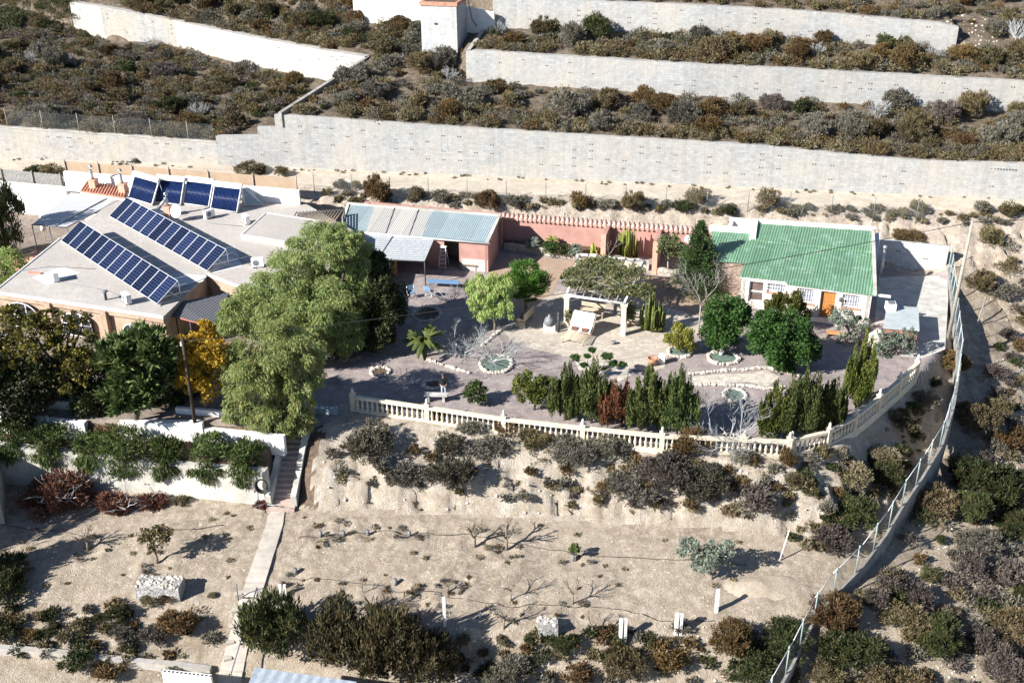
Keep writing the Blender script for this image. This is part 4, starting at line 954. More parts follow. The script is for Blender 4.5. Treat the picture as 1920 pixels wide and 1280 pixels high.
trimline([onroof(1411,449,.05),onroof(1415,417,.1)],.42,.45,'parapet','white')
trimline([onroof(1330,428,.03),onroof(1408,433,.03)],.5,.35,'parapet','white')
trimline([onroof(1413,415,.06),onroof(1642,430,.06)],.35,.3,'parapet','white')
trimline([onroof(1388,518,-.12),onroof(1473,527,-.12)],.12,.16,'gutter')
trimline([onroof(1474,533,-.12),onroof(1670,556,-.12)],.14,.14,'gutter')
# walls
def W_(s,k,z): p=np.array(eM[:2])+dg*s+ng*k;return (p[0],p[1],z)
sR=(eR-eM)[:2]@dg-.25;sL=(eL-eM)[:2]@dg+.15;kL=.30
zt2=2.12
OPS=[]
def fplane(u,v,k):
    o=np.array(W_(0,k,0));dd=ray(u,v);t=((o-CP)[:2]@ng)/(dd[:2]@ng);return CP+dd*t
for kind,u,v0_,v1_,wd,k in [('w',1594,553,577,1.15,.12),('w',1508,541,568,1.15,.12),('w',1455,528,549,1.2,kL),('g',1416,521,566,1.0,kL),('d',1549,544,592,1.02,.12)]:
    a=fplane(u,v1_,k);b=fplane(u,v0_,k);sc_=(a-eM)[:2]@dg;OPS.append([kind,sc_-wd/2,sc_+wd/2,max(a[2],.04) if kind!='d' else .04,min(b[2],zt2-.12),k])
def pwall(s0_,s1_,k):
    ops=sorted([o for o in OPS if o[5]==k and o[1]>s0_ and o[2]<s1_+.01],key=lambda o:o[1]);cur=s0_;pw=MB()
    for o in ops+[None]:
        e=o[1] if o else s1_
        pw.wall([(*W_(cur,k,0)[:2],-.1,zt2),(*W_(e,k,0)[:2],-.1,zt2)],ng*.32)
        if o:
            pw.wall([(*W_(o[1],k,0)[:2],-.1,o[3]),(*W_(o[2],k,0)[:2],-.1,o[3])],ng*.32);pw.wall([(*W_(o[1],k,0)[:2],o[4],zt2),(*W_(o[2],k,0)[:2],o[4],zt2)],ng*.32);cur=o[2]
    pw.build('front_wall','facade',GH)
pwall(0,sR,.12);pwall(sL,0,kL)
pw=MB();D=8.4
pw.wall([(*W_(sR-.02,.12,0)[:2],-.1,zt2),(*W_(sR-.02,D,0)[:2],-.1,2.25+sl_*D-.12)],-dg*.28);pw.build('side_wall','white',GH)
pw=MB();pw.wall([(*W_(sL+.01,kL,0)[:2],-.1,zt2),(*W_(sL+.01,D,0)[:2],-.1,2.25+sl_*D-.12)],dg*.28);pw.build('side_wall','white',GH)
pw=MB();pw.wall([(*W_(sL-2.2,D,0)[:2],-.1,2.25+sl_*D-.14),(*W_(sR,D,0)[:2],-.1,2.25+sl_*D-.14)],-ng*.28);pw.build('rear_wall','white',GH)
ks=(gq3[4]-eM)[:2]@ng+.25
pw=MB();pw.wall([(*W_(sL-2.15,ks,0)[:2],-.1,2.25+sl_*ks-.2),(*W_(sL,ks,0)[:2],-.1,2.25+sl_*ks-.2)],ng*.25);pw.build('wing_wall','shadestone',GH)  # front of the wing, its shade painted into the stone colour
pw=MB();pw.wall([(*W_(sL-2.15,ks,0)[:2],-.1,2.25+sl_*ks-.2),(*W_(sL-2.15,D,0)[:2],-.1,2.25+sl_*D-.2)],dg*.25);pw.build('wing_wall','white',GH)
for kind,s0_,s1_,z0_,z1_,k in OPS:
    dep=.24;cs=(s0_+s1_)/2;wd=s1_-s0_;h=z1_-z0_;c=np.array(W_(cs,k+dep,0))
    w=MB();w.box((c[0],c[1],z0_+h/2),(wd,.05,h),rz=rzg);win=w.build({'w':'window','g':'glazed_door','d':'door'}[kind],{'w':'curtain','g':'glassbrown','d':'door'}[kind],GH)
    f=MB()
    for q in(-1,1): f.box((c[0]+dg[0]*(wd/2-.04)*q-ng[0]*.04,c[1]+dg[1]*(wd/2-.04)*q-ng[1]*.04,z0_+h/2),(.08,.06,h),rz=rzg)
    for q in(0,1): f.box((c[0]-ng[0]*.043,c[1]-ng[1]*.043,z0_+.04+(h-.08)*q),(wd-.1,.06,.08),rz=rzg)
    if kind=='g': f.box((c[0]-ng[0]*.045,c[1]-ng[1]*.045,z0_+h*.48),(wd-.1,.06,.09),rz=rzg);
    f.build('frame','lightwood' if kind=='d' else 'trim',win)
    if kind=='w':
        g=MB();cf=np.array(W_(cs,k-.02,0))
        for i in range(1,7): x=wd*(i/7-.5);g.tube([(cf[0]+dg[0]*x,cf[1]+dg[1]*x,z0_+.03),(cf[0]+dg[0]*x,cf[1]+dg[1]*x,z1_-.03)],.014,4)
        for q in(.33,.67): g.tube([(cf[0]-dg[0]*wd/2,cf[1]-dg[1]*wd/2,z0_+h*q),(cf[0]+dg[0]*wd/2,cf[1]+dg[1]*wd/2,z0_+h*q)],.013,4)
        g.build('grille','white',win)
        cf=np.array(W_(cs,k-.03,0));g=MB();g.box((cf[0],cf[1],z0_-.03),(wd+.12,.12,.06),rz=rzg);g.build('sill','tile',win)
    if kind=='d': dw,c_,zb_,h_=win,c,z0_,h
    if kind=='g':
        cf=np.array(W_(cs,k-.012,0));g=MB()
        for q in(-1,1): g.box((cf[0]+dg[0]*(wd/2+.08)*q,cf[1]+dg[1]*(wd/2+.08)*q,z0_+h/2),(.15,.03,h+.2),rz=rzg)
        g.box((cf[0],cf[1],z1_+.05),(wd,.03,.1),rz=rzg);g.build('surround','white',win)
w=MB();w.blob((c_[0]+dg[0]*.35-ng[0]*.08,c_[1]+dg[1]*.35-ng[1]*.08,zb_+h_*.48),.05,1,8);w.build('handle','dark',dw)
w=MB();q=np.array(W_((P(1576,556,1.6)-eM)[:2]@dg,.05,1.62));w.lathe(q-np.array([ng[0]*.1,ng[1]*.1,.15]),[(.03,0),(.09,.06),(.10,.26),(.03,.34)],8);w.build('wall_lamp','iron',GH)
# door step
w=MB();p=W_((P(1548,597,0)-eM)[:2]@dg,-.35,.06);w.box(p,(1.9,.8,.14),rz=rzg);w.build('door_step','concrete',GH)
# flue against the side wall
a=P(1651,515,.5)+[0.05,0,0];w=MB();a=P(1651,520,1.0);w.tube([a,a+[.12,.35,2.0]],.10,8);w.tube([a+[.12,.35,2.0],a+[.13,.36,2.25]],.14,8);w.build('flue_pipe','metal',GH)
# ---------------------------------------------------------------- hut with grey roof, chimney
hq=[P(*p,1.25) for p in [(1656,613),(1724,618),(1722,576),(1663,571)]]
HT=thing('barbecue_hut','small red hut with flat grey-blue roof beside the cottage yard','hut',(hq[0][0],hq[0][1],0))
MB().slab(hq,.12).build('roof','bluegreyroof',HT)
cc=np.mean(hq,0)[:2];MB().prism([cc+(p[:2]-cc)*.94 for p in hq],-.1,1.13).build('wall','redhut',HT)
p=P(1669,580,1.25);w=MB()
w.box((p[0],p[1],1.48),(.62,.6,.5),rz=-.12);w.build('chimney','white',HT)
w=MB();w.box((p[0],p[1],1.75),(.4,.4,.06),rz=-.12);w.build('chimney_cap','iron',HT)
# ---------------------------------------------------------------- courtyard block wall
a=P(1648,449,2.1);b=P(1780,463,2.1)
fy=[np.array([a[0]*(1-t)+b[0]*t,a[1]*(1-t)+b[1]*t,0]) for t in np.linspace(0,1,6)]
blockwall('courtyard_wall','white painted block wall at the back of the yard right of the cottage',fy,[2.08]*6,'towerblock',th=.3,fwd=0,holes=3,seed=4)
# ---------------------------------------------------------------- boundary fence on its low wall
FT=[(1786,462,2.3,1.9),(1797,560,2.0,1.7),(1806,640,1.6,1.6),(1795,715,1.1,1.6),(1772,790,.6,1.6),(1735,850,.1,1.6),(1700,900,-.4,1.6),(1665,958,-.9,1.6),(1618,1020,-1.5,1.6),(1562,1075,-2.1,1.6),(1528,1120,-2.5,1.6),(1488,1200,-3.0,1.6),(1445,1275,-3.5,1.6),(1420,1330,-3.9,1.6)]
fp=[P(u,v,z) for u,v,z,h in FT]
BF=thing('boundary_fence','wire mesh boundary fence on a low block wall running down the right side','fence',fp[0])
top=MB();mesh=MB();wl=MB();wp=[]
s_=0
for i in range(len(fp)-1):
    a,b=fp[i],fp[i+1];L_=np.linalg.norm((b-a)[:2]);h0,h1=FT[i][3],FT[i+1][3]
    A_=a-[0,0,h0];B_=b-[0,0,h1]
    mesh.quad(A_,B_,b,a,uv=[(s_,0),(s_+L_,0),(s_+L_,1.6),(s_,1.6)]);s_+=L_
    top.tube([a,b],.018,4)
mesh.build('wire_mesh','mesh',BF);top.build('top_wire','alu',BF)
dn=[]
for i,p in enumerate(fp):
    h=FT[i][3];wp.append((p[0],p[1],p[2]-h-2.2,p[2]-h+.06))
wl.wall(wp,(.18,.04));wl.build('base_wall','basewall',BF)
w=MB()
npost=26;arc=np.cumsum([0]+[np.linalg.norm((fp[i+1]-fp[i])[:2]) for i in range(len(fp)-1)])
for s_ in np.linspace(0,arc[-1],npost):
    i=min(np.searchsorted(arc,s_,side='right')-1,len(fp)-2);f_=(s_-arc[i])/(arc[i+1]-arc[i]);p=lerp(fp[i],fp[i+1],f_);h=lerp(FT[i][3],FT[i+1][3],f_)
    w=MB();w.tube([p-[0,0,h+.05],p+[0,0,.12]],.036,5);w.build('post','greenpost',BF)
# second thin fence beside the road edge
def wirefence(label,line,h,sp,pm='alu',r=.03,base=None,cat='fence'):
    q=[np.array(p) for p in line];t=thing('wire_fence',label,cat,q[0]);m=MB();s0=0
    for a,b in zip(q[:-1],q[1:]):
        L_=np.linalg.norm(b-a);m.quad(a,b,b+[0,0,h],a+[0,0,h],uv=[(s0,0),(s0+L_,0),(s0+L_,h),(s0,h)]);s0+=L_
    m.build('wire_mesh','meshfine',t)
    arc=np.cumsum([0]+[np.linalg.norm(b-a) for a,b in zip(q[:-1],q[1:])])
    for s_ in np.arange(0,arc[-1],sp):
        i=min(np.searchsorted(arc,s_,side='right')-1,len(q)-2);f_=(s_-arc[i])/(arc[i+1]-arc[i]);p=lerp(q[i],q[i+1],f_)
        w=MB();w.tube([p-[0,0,.3],p+[0,0,h+.12]],r,5);w.build('post',pm,t)
    return t
wirefence('thin wire fence with grey posts along the near edge of the dirt road',[G(u,v) for u,v in [(590,362),(700,368),(860,374),(1030,381),(1200,388),(1380,396),(1545,404),(1740,418)]],1.6,3.1,'iron')
wirefence('wire fence with leaning posts on top of the left road wall',[np.array([x,np.interp(x,r10[:,0],r10[:,1])+.12,np.interp(x,l11[:,0],l11[:,2])+.1]) for x in np.linspace(-43,xb-.2,8)],1.5,3.2,'greypole',.04)
# ================================================================ BALUSTRADE
def balustrade(label,pts,nb,name='balustrade',z=0.,h=.86,posts=None,sp=.275):
    q=[np.array([*P(u,v,z_)[:2],z_]) for u,v,z_ in pts];t=thing(name,label,'balustrade',q[0])
    for i,p in enumerate(q):
        w=MB();rz=math.atan2(*( (q[min(i+1,len(q)-1)]-q[max(i-1,0)])[1::-1] ));w.box(p+[0,0,.5],(.26,.26,1.2),rz=rz);w.box(p+[0,0,1.12],(.32,.32,.06),rz=rz)
        w.lathe(p+[0,0,1.15],[(.13,0),(.13,.05),(.06,.12),(.09,.2),(.07,.28),(.015,.36)],8);w.build('post','bal',t)
    proto=None
    for a,b in zip(q[:-1],q[1:]):
        d=b-a;L_=np.linalg.norm(d);d/=L_;rz=math.atan2(d[1],d[0]);n_=np.array([-d[1],d[0],0])*.12
        w=MB();w.wall([(a[0]-n_[0],a[1]-n_[1],a[2]+.82,a[2]+.98),(b[0]-n_[0],b[1]-n_[1],b[2]+.82,b[2]+.98)],n_[:2]*2);w.build('handrail','bal',t)
        w=MB();w.wall([(a[0]-n_[0],a[1]-n_[1],a[2]-.4,a[2]+.12),(b[0]-n_[0],b[1]-n_[1],b[2]-.4,b[2]+.12)],n_[:2]*2);w.build('plinth','bal',t)
        m=int((L_-.2)/sp)
        for k in range(m):
            p=a+d*(.13+(L_-.26)*(k+.5)/m)
            if proto is None:
                w=MB();w.lathe((0,0,0),[(.085,0),(.085,.05),(.05,.08),(.085,.22),(.088,.3),(.05,.46),(.04,.56),(.06,.62),(.085,.65),(.085,.70)],8);proto=w.build('baluster','bal');o=proto
                o.parent=t
            else: o=proto.copy();C.objects.link(o)
            o.parent=t;o.location=tuple(p+[0,0,.12]-np.array(t.location))
    return t
balustrade('long cream balustrade with pointed posts along the front edge of the garden',[(663,769,0),(802,790,0),(945,812,0),(1092,829,0),(1240,844,0),(1393,851,0),(1477,855,0)],0,sp=.29)
balustrade('shorter cream balustrade curving back up the right side of the garden',[(1481,853,0),(1551,836,0),(1600,808,0),(1645,771,0),(1683,738,0),(1716,706,0)],0,sp=.30)
# ================================================================ STAIRS AND LEFT PLANTER WALLS
s0=P(511,944,-2.4);s1=P(548,944,-2.4);e0=P(545,800,-.05);e1=P(575,800,-.05)
ST=thing('garden_stairs','outdoor concrete stairs with pinkish treads between sloping side walls','stairs',(*((s0+s1)/2)[:2],-2.4))
w=MB();N_=14
for k in range(N_):
    a=lerp(s0,e0,k/N_);b=lerp(s1,e1,k/N_);a2=lerp(s0,e0,(k+1)/N_);b2=lerp(s1,e1,(k+1)/N_);zt3=-2.4+2.35*(k+1)/N_
    w.slab([(a[0],a[1],zt3),(b[0],b[1],zt3),(b2[0],b2[1],zt3),(a2[0],a2[1],zt3)],.5)
w.build('steps','pinkstep',ST)
for a,b,th in ((s0,e0,(-.28,0)),(s1,e1,(.30,0))):
    w=MB();w.wall([(a[0],a[1]-.25,-2.9,-1.75),(lerp(a,b,.35)[0],lerp(a,b,.35)[1],-2.6,-1.0),(lerp(a,b,.37)[0],lerp(a,b,.37)[1],-2.6,-.85),(b[0],b[1],-.9,.55)],th);w.build('side_wall','render',ST)
w=MB();a=lerp(s0,s1,.5);w.box((a[0],a[1]-.3,-2.42),(1.5,.7,.16));w.build('bottom_slab','pinkstep',ST)
# outer landing walls
f=np.array([p for p in r3 if p[0]<s0[0]-.15]+[[s0[0]-.15,s0[1]+.05,-2.4]]);f=np.array(sub(f,4));tz=np.interp(f[:,0],r4[:len(_l)][:,0],r4[:len(_l)][:,2])+.10
blockwall('planter_wall','long rendered retaining wall left of the stairs with greenery spilling over it',f,tz,'render',th=.45,fwd=.1,holes=10,seed=12)
f=np.array(sub(r5[:len(_f)],4));f=r5[r5[:,0]<P(520,838,-.15)[0]+.05];f=np.array(sub(f,16));f=f[f[:,0]<P(385,826,-.15)[0]];tz=np.interp(f[:,0],r6[:,0],r6[:,2])+.12
f1=f[f[:,0]<P(168,824,-.15)[0]];f2=f[f[:,0]>P(228,824,-.15)[0]]
blockwall('planter_wall','pale rendered bed wall at the left edge, above the long retaining wall',f1,tz[:len(f1)],'white',th=.4,fwd=.1,holes=0)
blockwall('planter_wall','white rendered bed wall left of the dark electricity pole',f2,tz[-len(f2):],'white',th=.4,fwd=.1,holes=0)
a=P(376,822,-.1);b=P(535,838,-.1);f=np.array(sub([a,b],5));
blockwall('planter_wall','white rendered bed wall between the electricity pole and the stairs',f,[.62]*len(f),'white',th=.3,fwd=.12,holes=0)
a=P(330,776,.85);b=P(520,792,.85);f=np.array(sub([a,b],5));
blockwall('planter_wall','narrow low kerb wall under the yellow tree',f,[1.25]*len(f),'white',th=.22,fwd=0,holes=0)
a=P(-20,760,.85);b=P(165,770,.85);f=np.array(sub([a,b],5));
blockwall('planter_wall','low grey bench wall in shade at the far left of the house terrace',f,[1.35]*len(f),'render',th=.5,fwd=0,holes=0)
# blue-painted landing wall and handrail post near the top of the stairs
a=P(588,775,0);b=P(632,778,0);w=MB();w.wall([(a[0],a[1],-.3,.35),(b[0],b[1],-.3,.35)],(0,.3));tag(w.build('landing_wall','bluewash',origin=tuple(a)),'low blue-grey wall at the top landing of the stairs','wall')
w=MB();p=G(650,790);w.tube([p,p+[0,0,1.1]],.04,6);w.tube([p+[0,0,1.0],p+[0.0,1.4,1.3]],.025,4);tag(w.build('gate_post','iron',origin=tuple(p)),'thin iron gate post left of the balustrade end','post')
# path strip
def strip(name,pts,wd,mat,lift=.05,label=None):
    c=[G(u,v) for u,v in pts];c=sub(c,8);V=[];Fs=[]
    for i,p in enumerate(c):
        dd=(c[min(i+1,len(c)-1)]-c[max(i-1,0)])[:2];dd/=np.linalg.norm(dd);n=np.array([-dd[1],dd[0]]);w_=np.interp(i/(len(c)-1),np.linspace(0,1,len(wd)),wd)/2
        zz=max(z1(*(p[:2]+n*k)) for k in(-w_,0,w_))+lift
        for k in(-w_,w_): q=p[:2]+n*k;V.append((q[0],q[1],zz))
        for k in(-w_,w_): q=p[:2]+n*k;V.append((q[0],q[1],zz-.6))
    for i in range(len(c)-1): a=4*i;b=a+4;Fs+=[(a,a+1,b+1,b),(a+1,a+3,b+3,b+1),(a+2,a,b,b+2)]
    Fs+=[(0,2,3,1)]
    o=link(name,None) if False else None
    m=MB().add(V,Fs);return tag(m.build(name,mat),kind='structure')
strip('garden_path',[(523,950),(515,985),(500,1030),(485,1075),(470,1120)],[.85,.9,.95,1.0],'pathc')
strip('garden_path',[(468,1124),(455,1170),(443,1220),(432,1270),(428,1300)],[1.0,1.0,1.1,1.1],'pathc')
w=MB()
a0=G(420,1262)
for k in range(6):
    p=G(430+k*5-3,1265-k*30);w.box(p+[-.12,0,.02],(.38,.3,.22),rz=.25)
o=tag(w.build('path_steps','pathc'),kind='structure')
# handrail along the lower path
w=MB();pts=[G(430,1290),G(455,1205),G(478,1130)];w.tube([p+[0.2,0,.95] for p in pts],.035,5)
hr=thing('handrail','thin dark handrail along the lower concrete path','handrail',pts[0]);w.build('rail','iron',hr)
for p in pts: w=MB();w.tube([p+[.2,0,-.1],p+[.2,0,1.0]],.03,5);w.build('post','iron',hr)
w=MB();p=G(447,1125);w.tube([p,p+[0,0,1.05]],.03,5);w.tube([p+[0,0,.08],G(470,1122)+[0,0,.1]],.02,4);tag(w.build('gate_post','iron',origin=tuple(p)),'thin metal gate post at the left edge of the lower path','post')
# hose coil on the wall
p=P(494,915,-1.1);w=MB();p=PY(491,909,s0[1]-.28)
for k in range(5):
    r_=.33+.03*k;pts=[(p[0]+r_*math.cos(a)*.75,p[1]-.03*k,p[2]+r_*math.sin(a)) for a in np.linspace(0,2*math.pi,22)];w.tube(pts,.03,5,cap=False)
w.tube([(p[0]-.25,p[1],p[2]-.3),(p[0]-.3,p[1]-.1,p[2]-1.2)],.025,4)
tag(w.build('hose_coil','hose',origin=tuple(p)),'coiled dark hose hanging on the retaining wall beside the stairs','hose')
# gabion boxes
def gabion(u,v,sz,rz,label):
    p=G(u,v);t=MB();t.box((0,0,sz[2]/2-.1),sz,rz=rz);me=t.build('g','gabion').data;o=bpy.data.objects['g'];o.name='gabion';o.location=tuple(p)
    rg=random.Random(u);s_=MB()
    for k in range(int(sz[0]*sz[1]*26)):
        x=rg.uniform(-.5,.5)*sz[0]*.95;y=rg.uniform(-.5,.5)*sz[1]*.95;c,s2=math.cos(rz),math.sin(rz)
        s_.blob((p[0]+x*c-y*s2,p[1]+x*s2+y*c,p[2]+sz[2]-.1),rg.uniform(.07,.13),k,6,(1,1,.6))
    s_.build('top_stones','stone',o,origin=tuple(p));tag(o,label,'gabion');return o
gabion(303,1112,(2.2,.9,.85),-.08,'wire gabion box filled with grey stones on the lower left ground')
gabion(1027,1183,(.95,.6,.7),.0,'small square gabion of white stones at the bottom centre')
# white concrete posts
for u,v0_,v1_,lab in [(834,1120,1172,'white square concrete post at the lower centre, left of the gabion'),(1343,1105,1145,'white concrete post beside the light earth mound'),(1163,1160,1203,'white concrete post pair standing by the lower bushes'),(1267,1150,1190,'white concrete post right of the post pair'),(527,1096,1118,'short white post pair above the big dark bush')]:
    p=G(u,v1_);h_=PY(u,v0_,p[1])[2]-p[2];w=MB();w.box(p+[0,0,h_/2-.1],(.15,.15,h_+.2),rz=.1)
    if 'pair' in lab:
        t=thing('concrete_post',lab,'post',p);w.build('shaft','white',t);w=MB();w.box(p+[.22,.02,h_/2-.1],(.13,.13,h_+.15),rz=.1);w.build('shaft','white',t)
    else: tag(w.build('concrete_post','white',origin=tuple(p)),lab,'post')
w=MB();p=G(1462,1050);w.tube([p,p+[.35,.2,1.75]],.035,5);tag(w.build('white_pipe','white',origin=tuple(p)),'thin white pipe leaning on the eroded bank','pipe')
# light earth mound
V=[];Fs=[];q=G(1430,1100)
nn_=22
for j in range(7):
    for k in range(nn_):
        a=2*math.pi*k/nn_;r=(1-j/6);x=q[0]+2.3*r*math.cos(a)*(1+.1*math.sin(3*a));y=q[1]+.95*r*math.sin(a)+.25*r*math.cos(a);V.append((x,y,z1(x,y)-.12+.30*(1-r**2.2)+.10*float(fbm(np.array([x*1.6]),np.array([y*1.6]),77,3)[0])))
for j in range(6):
    for k in range(nn_): Fs.append((j*nn_+k,j*nn_+(k+1)%nn_,(j+1)*nn_+(k+1)%nn_,(j+1)*nn_+k))
o=MB().add(V,Fs,smooth=True).build('earth_mound','mound');tag(o,kind='structure')
# bottom edge: low block walls, grey sheet roof
a=G(-60,1222);b=G(395,1268);f=np.array(sub([a,b],8));
blockwall('block_wall','low whitish block wall crossing the bottom left corner',f,[z1(p[0],p[1]+.1)+.35 for p in f],'block2',th=.3,fwd=0,holes=3,seed=2,flat=.6)
p0=P(462,1274,-2.9);p1=P(700,1303,-2.9);p2=P(735,1290,-2.6);p3=P(490,1252,-2.6)
t=thing('storage_shed','low shed with a weathered grey sheet roof cut by the bottom edge','shed',(*P(520,1290,-3)[:2],-5.2))
M['sheetgrey']=stripes('grey_sheet_roof',(.27,.31,.36),(.36,.40,.45),rad(75),.5,.7,0,.02,.18)
cc=P(480,1330,-3.2);dd=P(720,1360,-3.2)
rq=[P(478,1250,-2.8),P(668,1277,-2.8),P(700,1400,-3.3),P(430,1370,-3.3)]
MB().slab(rq,.07).build('roof','sheetgrey',t);c2=np.mean(rq,0)[:2];MB().prism([c2+(p[:2]-c2)*.93 for p in rq],-6,-3.4).build('wall','concrete',t)
for u0,v0_,u1,v1_,lab in [(292,1272,305,1258,'x'),(303,1260,395,1270,'perforated low block wall left of the lower path at the bottom edge'),(488,1250,505,1236,'y')]:
    if lab in 'xy': continue
    a=P(u0,v0_,-4.0);b=P(u1,v1_,-4.0);f=np.array([[a[0],a[1],-5.6],[b[0],b[1],-5.6]]);w=MB();w.wall([(p[0],p[1],-5.6,-4.0) for p in f],(0,.22));t=thing('perforated_wall',lab,'wall',a);w.build('wall_face','white',t)
    h=MB();d=(b-a)/np.linalg.norm(b-a)
    for k in range(12): h.box(a+d*(.12+k*.2)+[0,.11,.004],(.1,.1,.012))
    h.build('block_hole','dark',t)
# ================================================================ POLES AND CABLE
a=G(370,822);b=PY(341,632,a[1]);w=MB();w.tube([a-[0,0,.3],b],[.12,.085],8)
t=thing('electricity_pole','dark wooden electricity pole standing left of the big pepper tree','pole',a);w.build('shaft','pole',t)
w=MB();w.box(b-[.05,0,.4],(.18,.12,.2));w.build('insulator','whitepl',t);b1=b
a=P(1778,632,0);b=PY(1824,412,a[1]);w=MB();w.tube([a-[0,0,.3],b],[.14,.09],8);tag(w.build('electricity_pole','greypole',origin=tuple(a)),'sun-bleached wooden pole leaning beside the yard fence','pole');b2=b
def sag(a,b,s_,n=24):
    return [np.array(a)*(1-t)+np.array(b)*t-np.array([0,0,4*s_*t*(1-t)]) for t in np.linspace(0,1,n)]
w=MB();w.tube(sag(b1-[0,0,.25],b2-[0,0,.15],.6,40),.022,4);tag(w.build('overhead_cable','hose',origin=tuple(b1)),'dark overhead cable strung between the two wooden poles','cable')
c=PY(1960,406,76);w=MB();w.tube(sag(b2-[0,0,.15],c,.1),.022,4);tag(w.build('overhead_cable','hose',origin=tuple(b2)),'dark overhead cable leaving the right pole toward the frame edge','cable')
w=MB();a=P(1825,628,-2);w.tube([a,a+[.9,1.2,2.2]],.05,5);tag(w.build('leaning_stake','greypole',origin=tuple(a)),'leaning wooden stake on the slope right of the fence','stake')
# ================================================================ TREES
def pxell(base,dy,u,v,ru,rv,rd=None):
    """crown ellipsoid: centre seen at (u,v), at the base's depth + dy"""
    c=PY(u,v,base[1]+dy);k=sc(c);rx=ru/k;rz=rv/(k*.93);return (c,np.array([rx,rd if rd else (rx+rz)/2,rz]))
def limb(w,a,b,r0_,r1_,seed=0):
    rg=random.Random(seed);m=(np.array(a)+np.array(b))/2+np.array([rg.uniform(-.2,.2),rg.uniform(-.2,.2),rg.uniform(0,.25)]);w.tube([a,m,b],[r0_,(r0_+r1_)/2,r1_],6)
def tree(name,label,cat,bu,bv,ells,mat,n,size,style,seed,bark='bark',r=.14,sub=26,sr=.33,fill=.15,group=None,base=None,bottom=-.6,crown='crown',fork=.45):
    b=G(bu,bv) if base is None else np.array(base);t=thing(name,label,cat,b,group)
    E_=[pxell(b,*e) for e in ells];w=MB();cen=np.mean([e[0] for e in E_],0);top=b+(cen-b)*fork;top[2]=b[2]+(cen[2]-b[2])*fork
    w.tube([b-[0,0,.3],b+(top-b)*.5+[.05,0,0],top],[r*1.25,r,r*.75],8)
    for i,e in enumerate(E_):
        rg=random.Random(seed+i)
        for k in range(3 if len(E_)<4 else 2):
            q=e[0]+e[1]*np.array([rg.uniform(-.6,.6),rg.uniform(-.6,.6),rg.uniform(-.3,.55)]);limb(w,top,q,r*.6,r*.14,seed+i*7+k)
    w.build('trunk',bark,t)
    me=crownmesh(crown,[(e[0]-b,e[1]) for e in E_],n,size,style,seed,sub,sr,fill,bottom);link(crown,me,mat,t)
    return t
# big pepper trees
tree('pepper_tree','huge feathery pepper tree overhanging the flat roof and the garden, the largest tree','tree',655,668,
 [(1.5,600,470,80,48),(2.2,665,500,45,60),(1.5,545,525,70,48),(.5,610,570,90,60),(.5,505,580,75,48),(-.3,455,595,50,38),(1.5,672,570,40,55),(-1,560,620,80,50),(0,640,620,50,45),(1,640,450,40,30)],'pepper',95000,.125,'feather',11,'darkbark',.3,34,.27)
tree('pepper_tree','drooping pale green pepper tree right beside the yellow tree, above the stairs','tree',530,800,
 [(0,500,665,80,55),(-.6,485,725,68,52),(0,555,690,50,60),(-1,470,780,48,32),(-1.0,515,790,42,40),(0,450,680,35,40),(-.8,560,740,34,40),(-1.1,500,812,36,22),(-1.1,555,790,34,30),(-1,445,770,30,30)],'pepper',52000,.12,'feather',12,'darkbark',.22,30,.28)
tree('shade_tree','dark green tree in the shade behind the large pepper tree','tree',700,660,[(0,700,620,42,50),(1,725,545,36,46),(1.5,700,500,30,30),(0,655,690,45,40),(0,735,590,28,40)],'dkhedge',16000,.15,'leaf',13,'darkbark',.16)  # dark tree with its crown raised and filled out to shade the garden
tree('shade_tree','added dark tree shading the garden, toward the awning, behind the pepper crown','tree',700,622,[(0,690,535,36,46),(.5,715,560,34,46),(0,735,590,28,30),(1.5,700,505,28,26),(0,660,570,36,50)],'dkhedge',14000,.15,'leaf',73,'darkbark',.16)  # extra tree put in to throw shade over the garden
tree('yellow_tree','bright golden autumn tree between the electricity pole and the pepper tree','tree',385,772,[(0,388,668,48,38),(0,400,712,42,38),(0,362,705,36,34),(0,355,645,24,22),(.5,385,615,20,16)],'yellow',14000,.13,'leaf',14,'bark',.12,30,.3)
tree('loquat_tree','dark glossy loquat tree with big leaves in front of the tan facade','tree',255,790,[(0,225,668,38,42),(0,290,658,40,38),(.5,262,634,38,18),(0,260,705,60,38),(-.5,235,745,42,30)],'loquat',4200,.36,'spiky',15,'darkbark',.13,34,.26,.1)
tree('mulberry_tree','thinning yellow-green tree covering the arched windows at the far left','tree',150,775,[(0,55,635,56,42),(0,135,640,48,34),(0,120,695,60,44),(0,40,675,45,45),(-.5,155,680,35,36),(.5,15,605,36,26),(.5,90,600,36,20),(.8,150,600,26,18),(.8,25,588,30,16)],'yelgreen',9000,.16,'leaf',16,'darkbark',.16,36,.22,.15)
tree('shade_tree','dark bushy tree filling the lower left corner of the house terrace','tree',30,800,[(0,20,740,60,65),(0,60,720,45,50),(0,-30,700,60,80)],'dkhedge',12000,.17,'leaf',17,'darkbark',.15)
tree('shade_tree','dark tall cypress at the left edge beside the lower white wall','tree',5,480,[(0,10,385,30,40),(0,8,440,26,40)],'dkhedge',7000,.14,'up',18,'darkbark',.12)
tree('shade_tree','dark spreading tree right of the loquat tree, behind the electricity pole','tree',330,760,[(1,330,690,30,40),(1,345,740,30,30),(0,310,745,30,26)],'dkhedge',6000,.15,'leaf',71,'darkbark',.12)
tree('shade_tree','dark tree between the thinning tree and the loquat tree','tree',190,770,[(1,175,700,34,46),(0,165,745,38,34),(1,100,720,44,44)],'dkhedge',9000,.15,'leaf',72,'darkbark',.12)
tree('patio_tree','yellow-green bushy shrub at the left edge below the pink patio wall','shrub',10,525,[(0,15,490,32,22),(0,0,515,40,20)],'pepperdk',4500,.13,'leaf',19,'darkbark',.06)
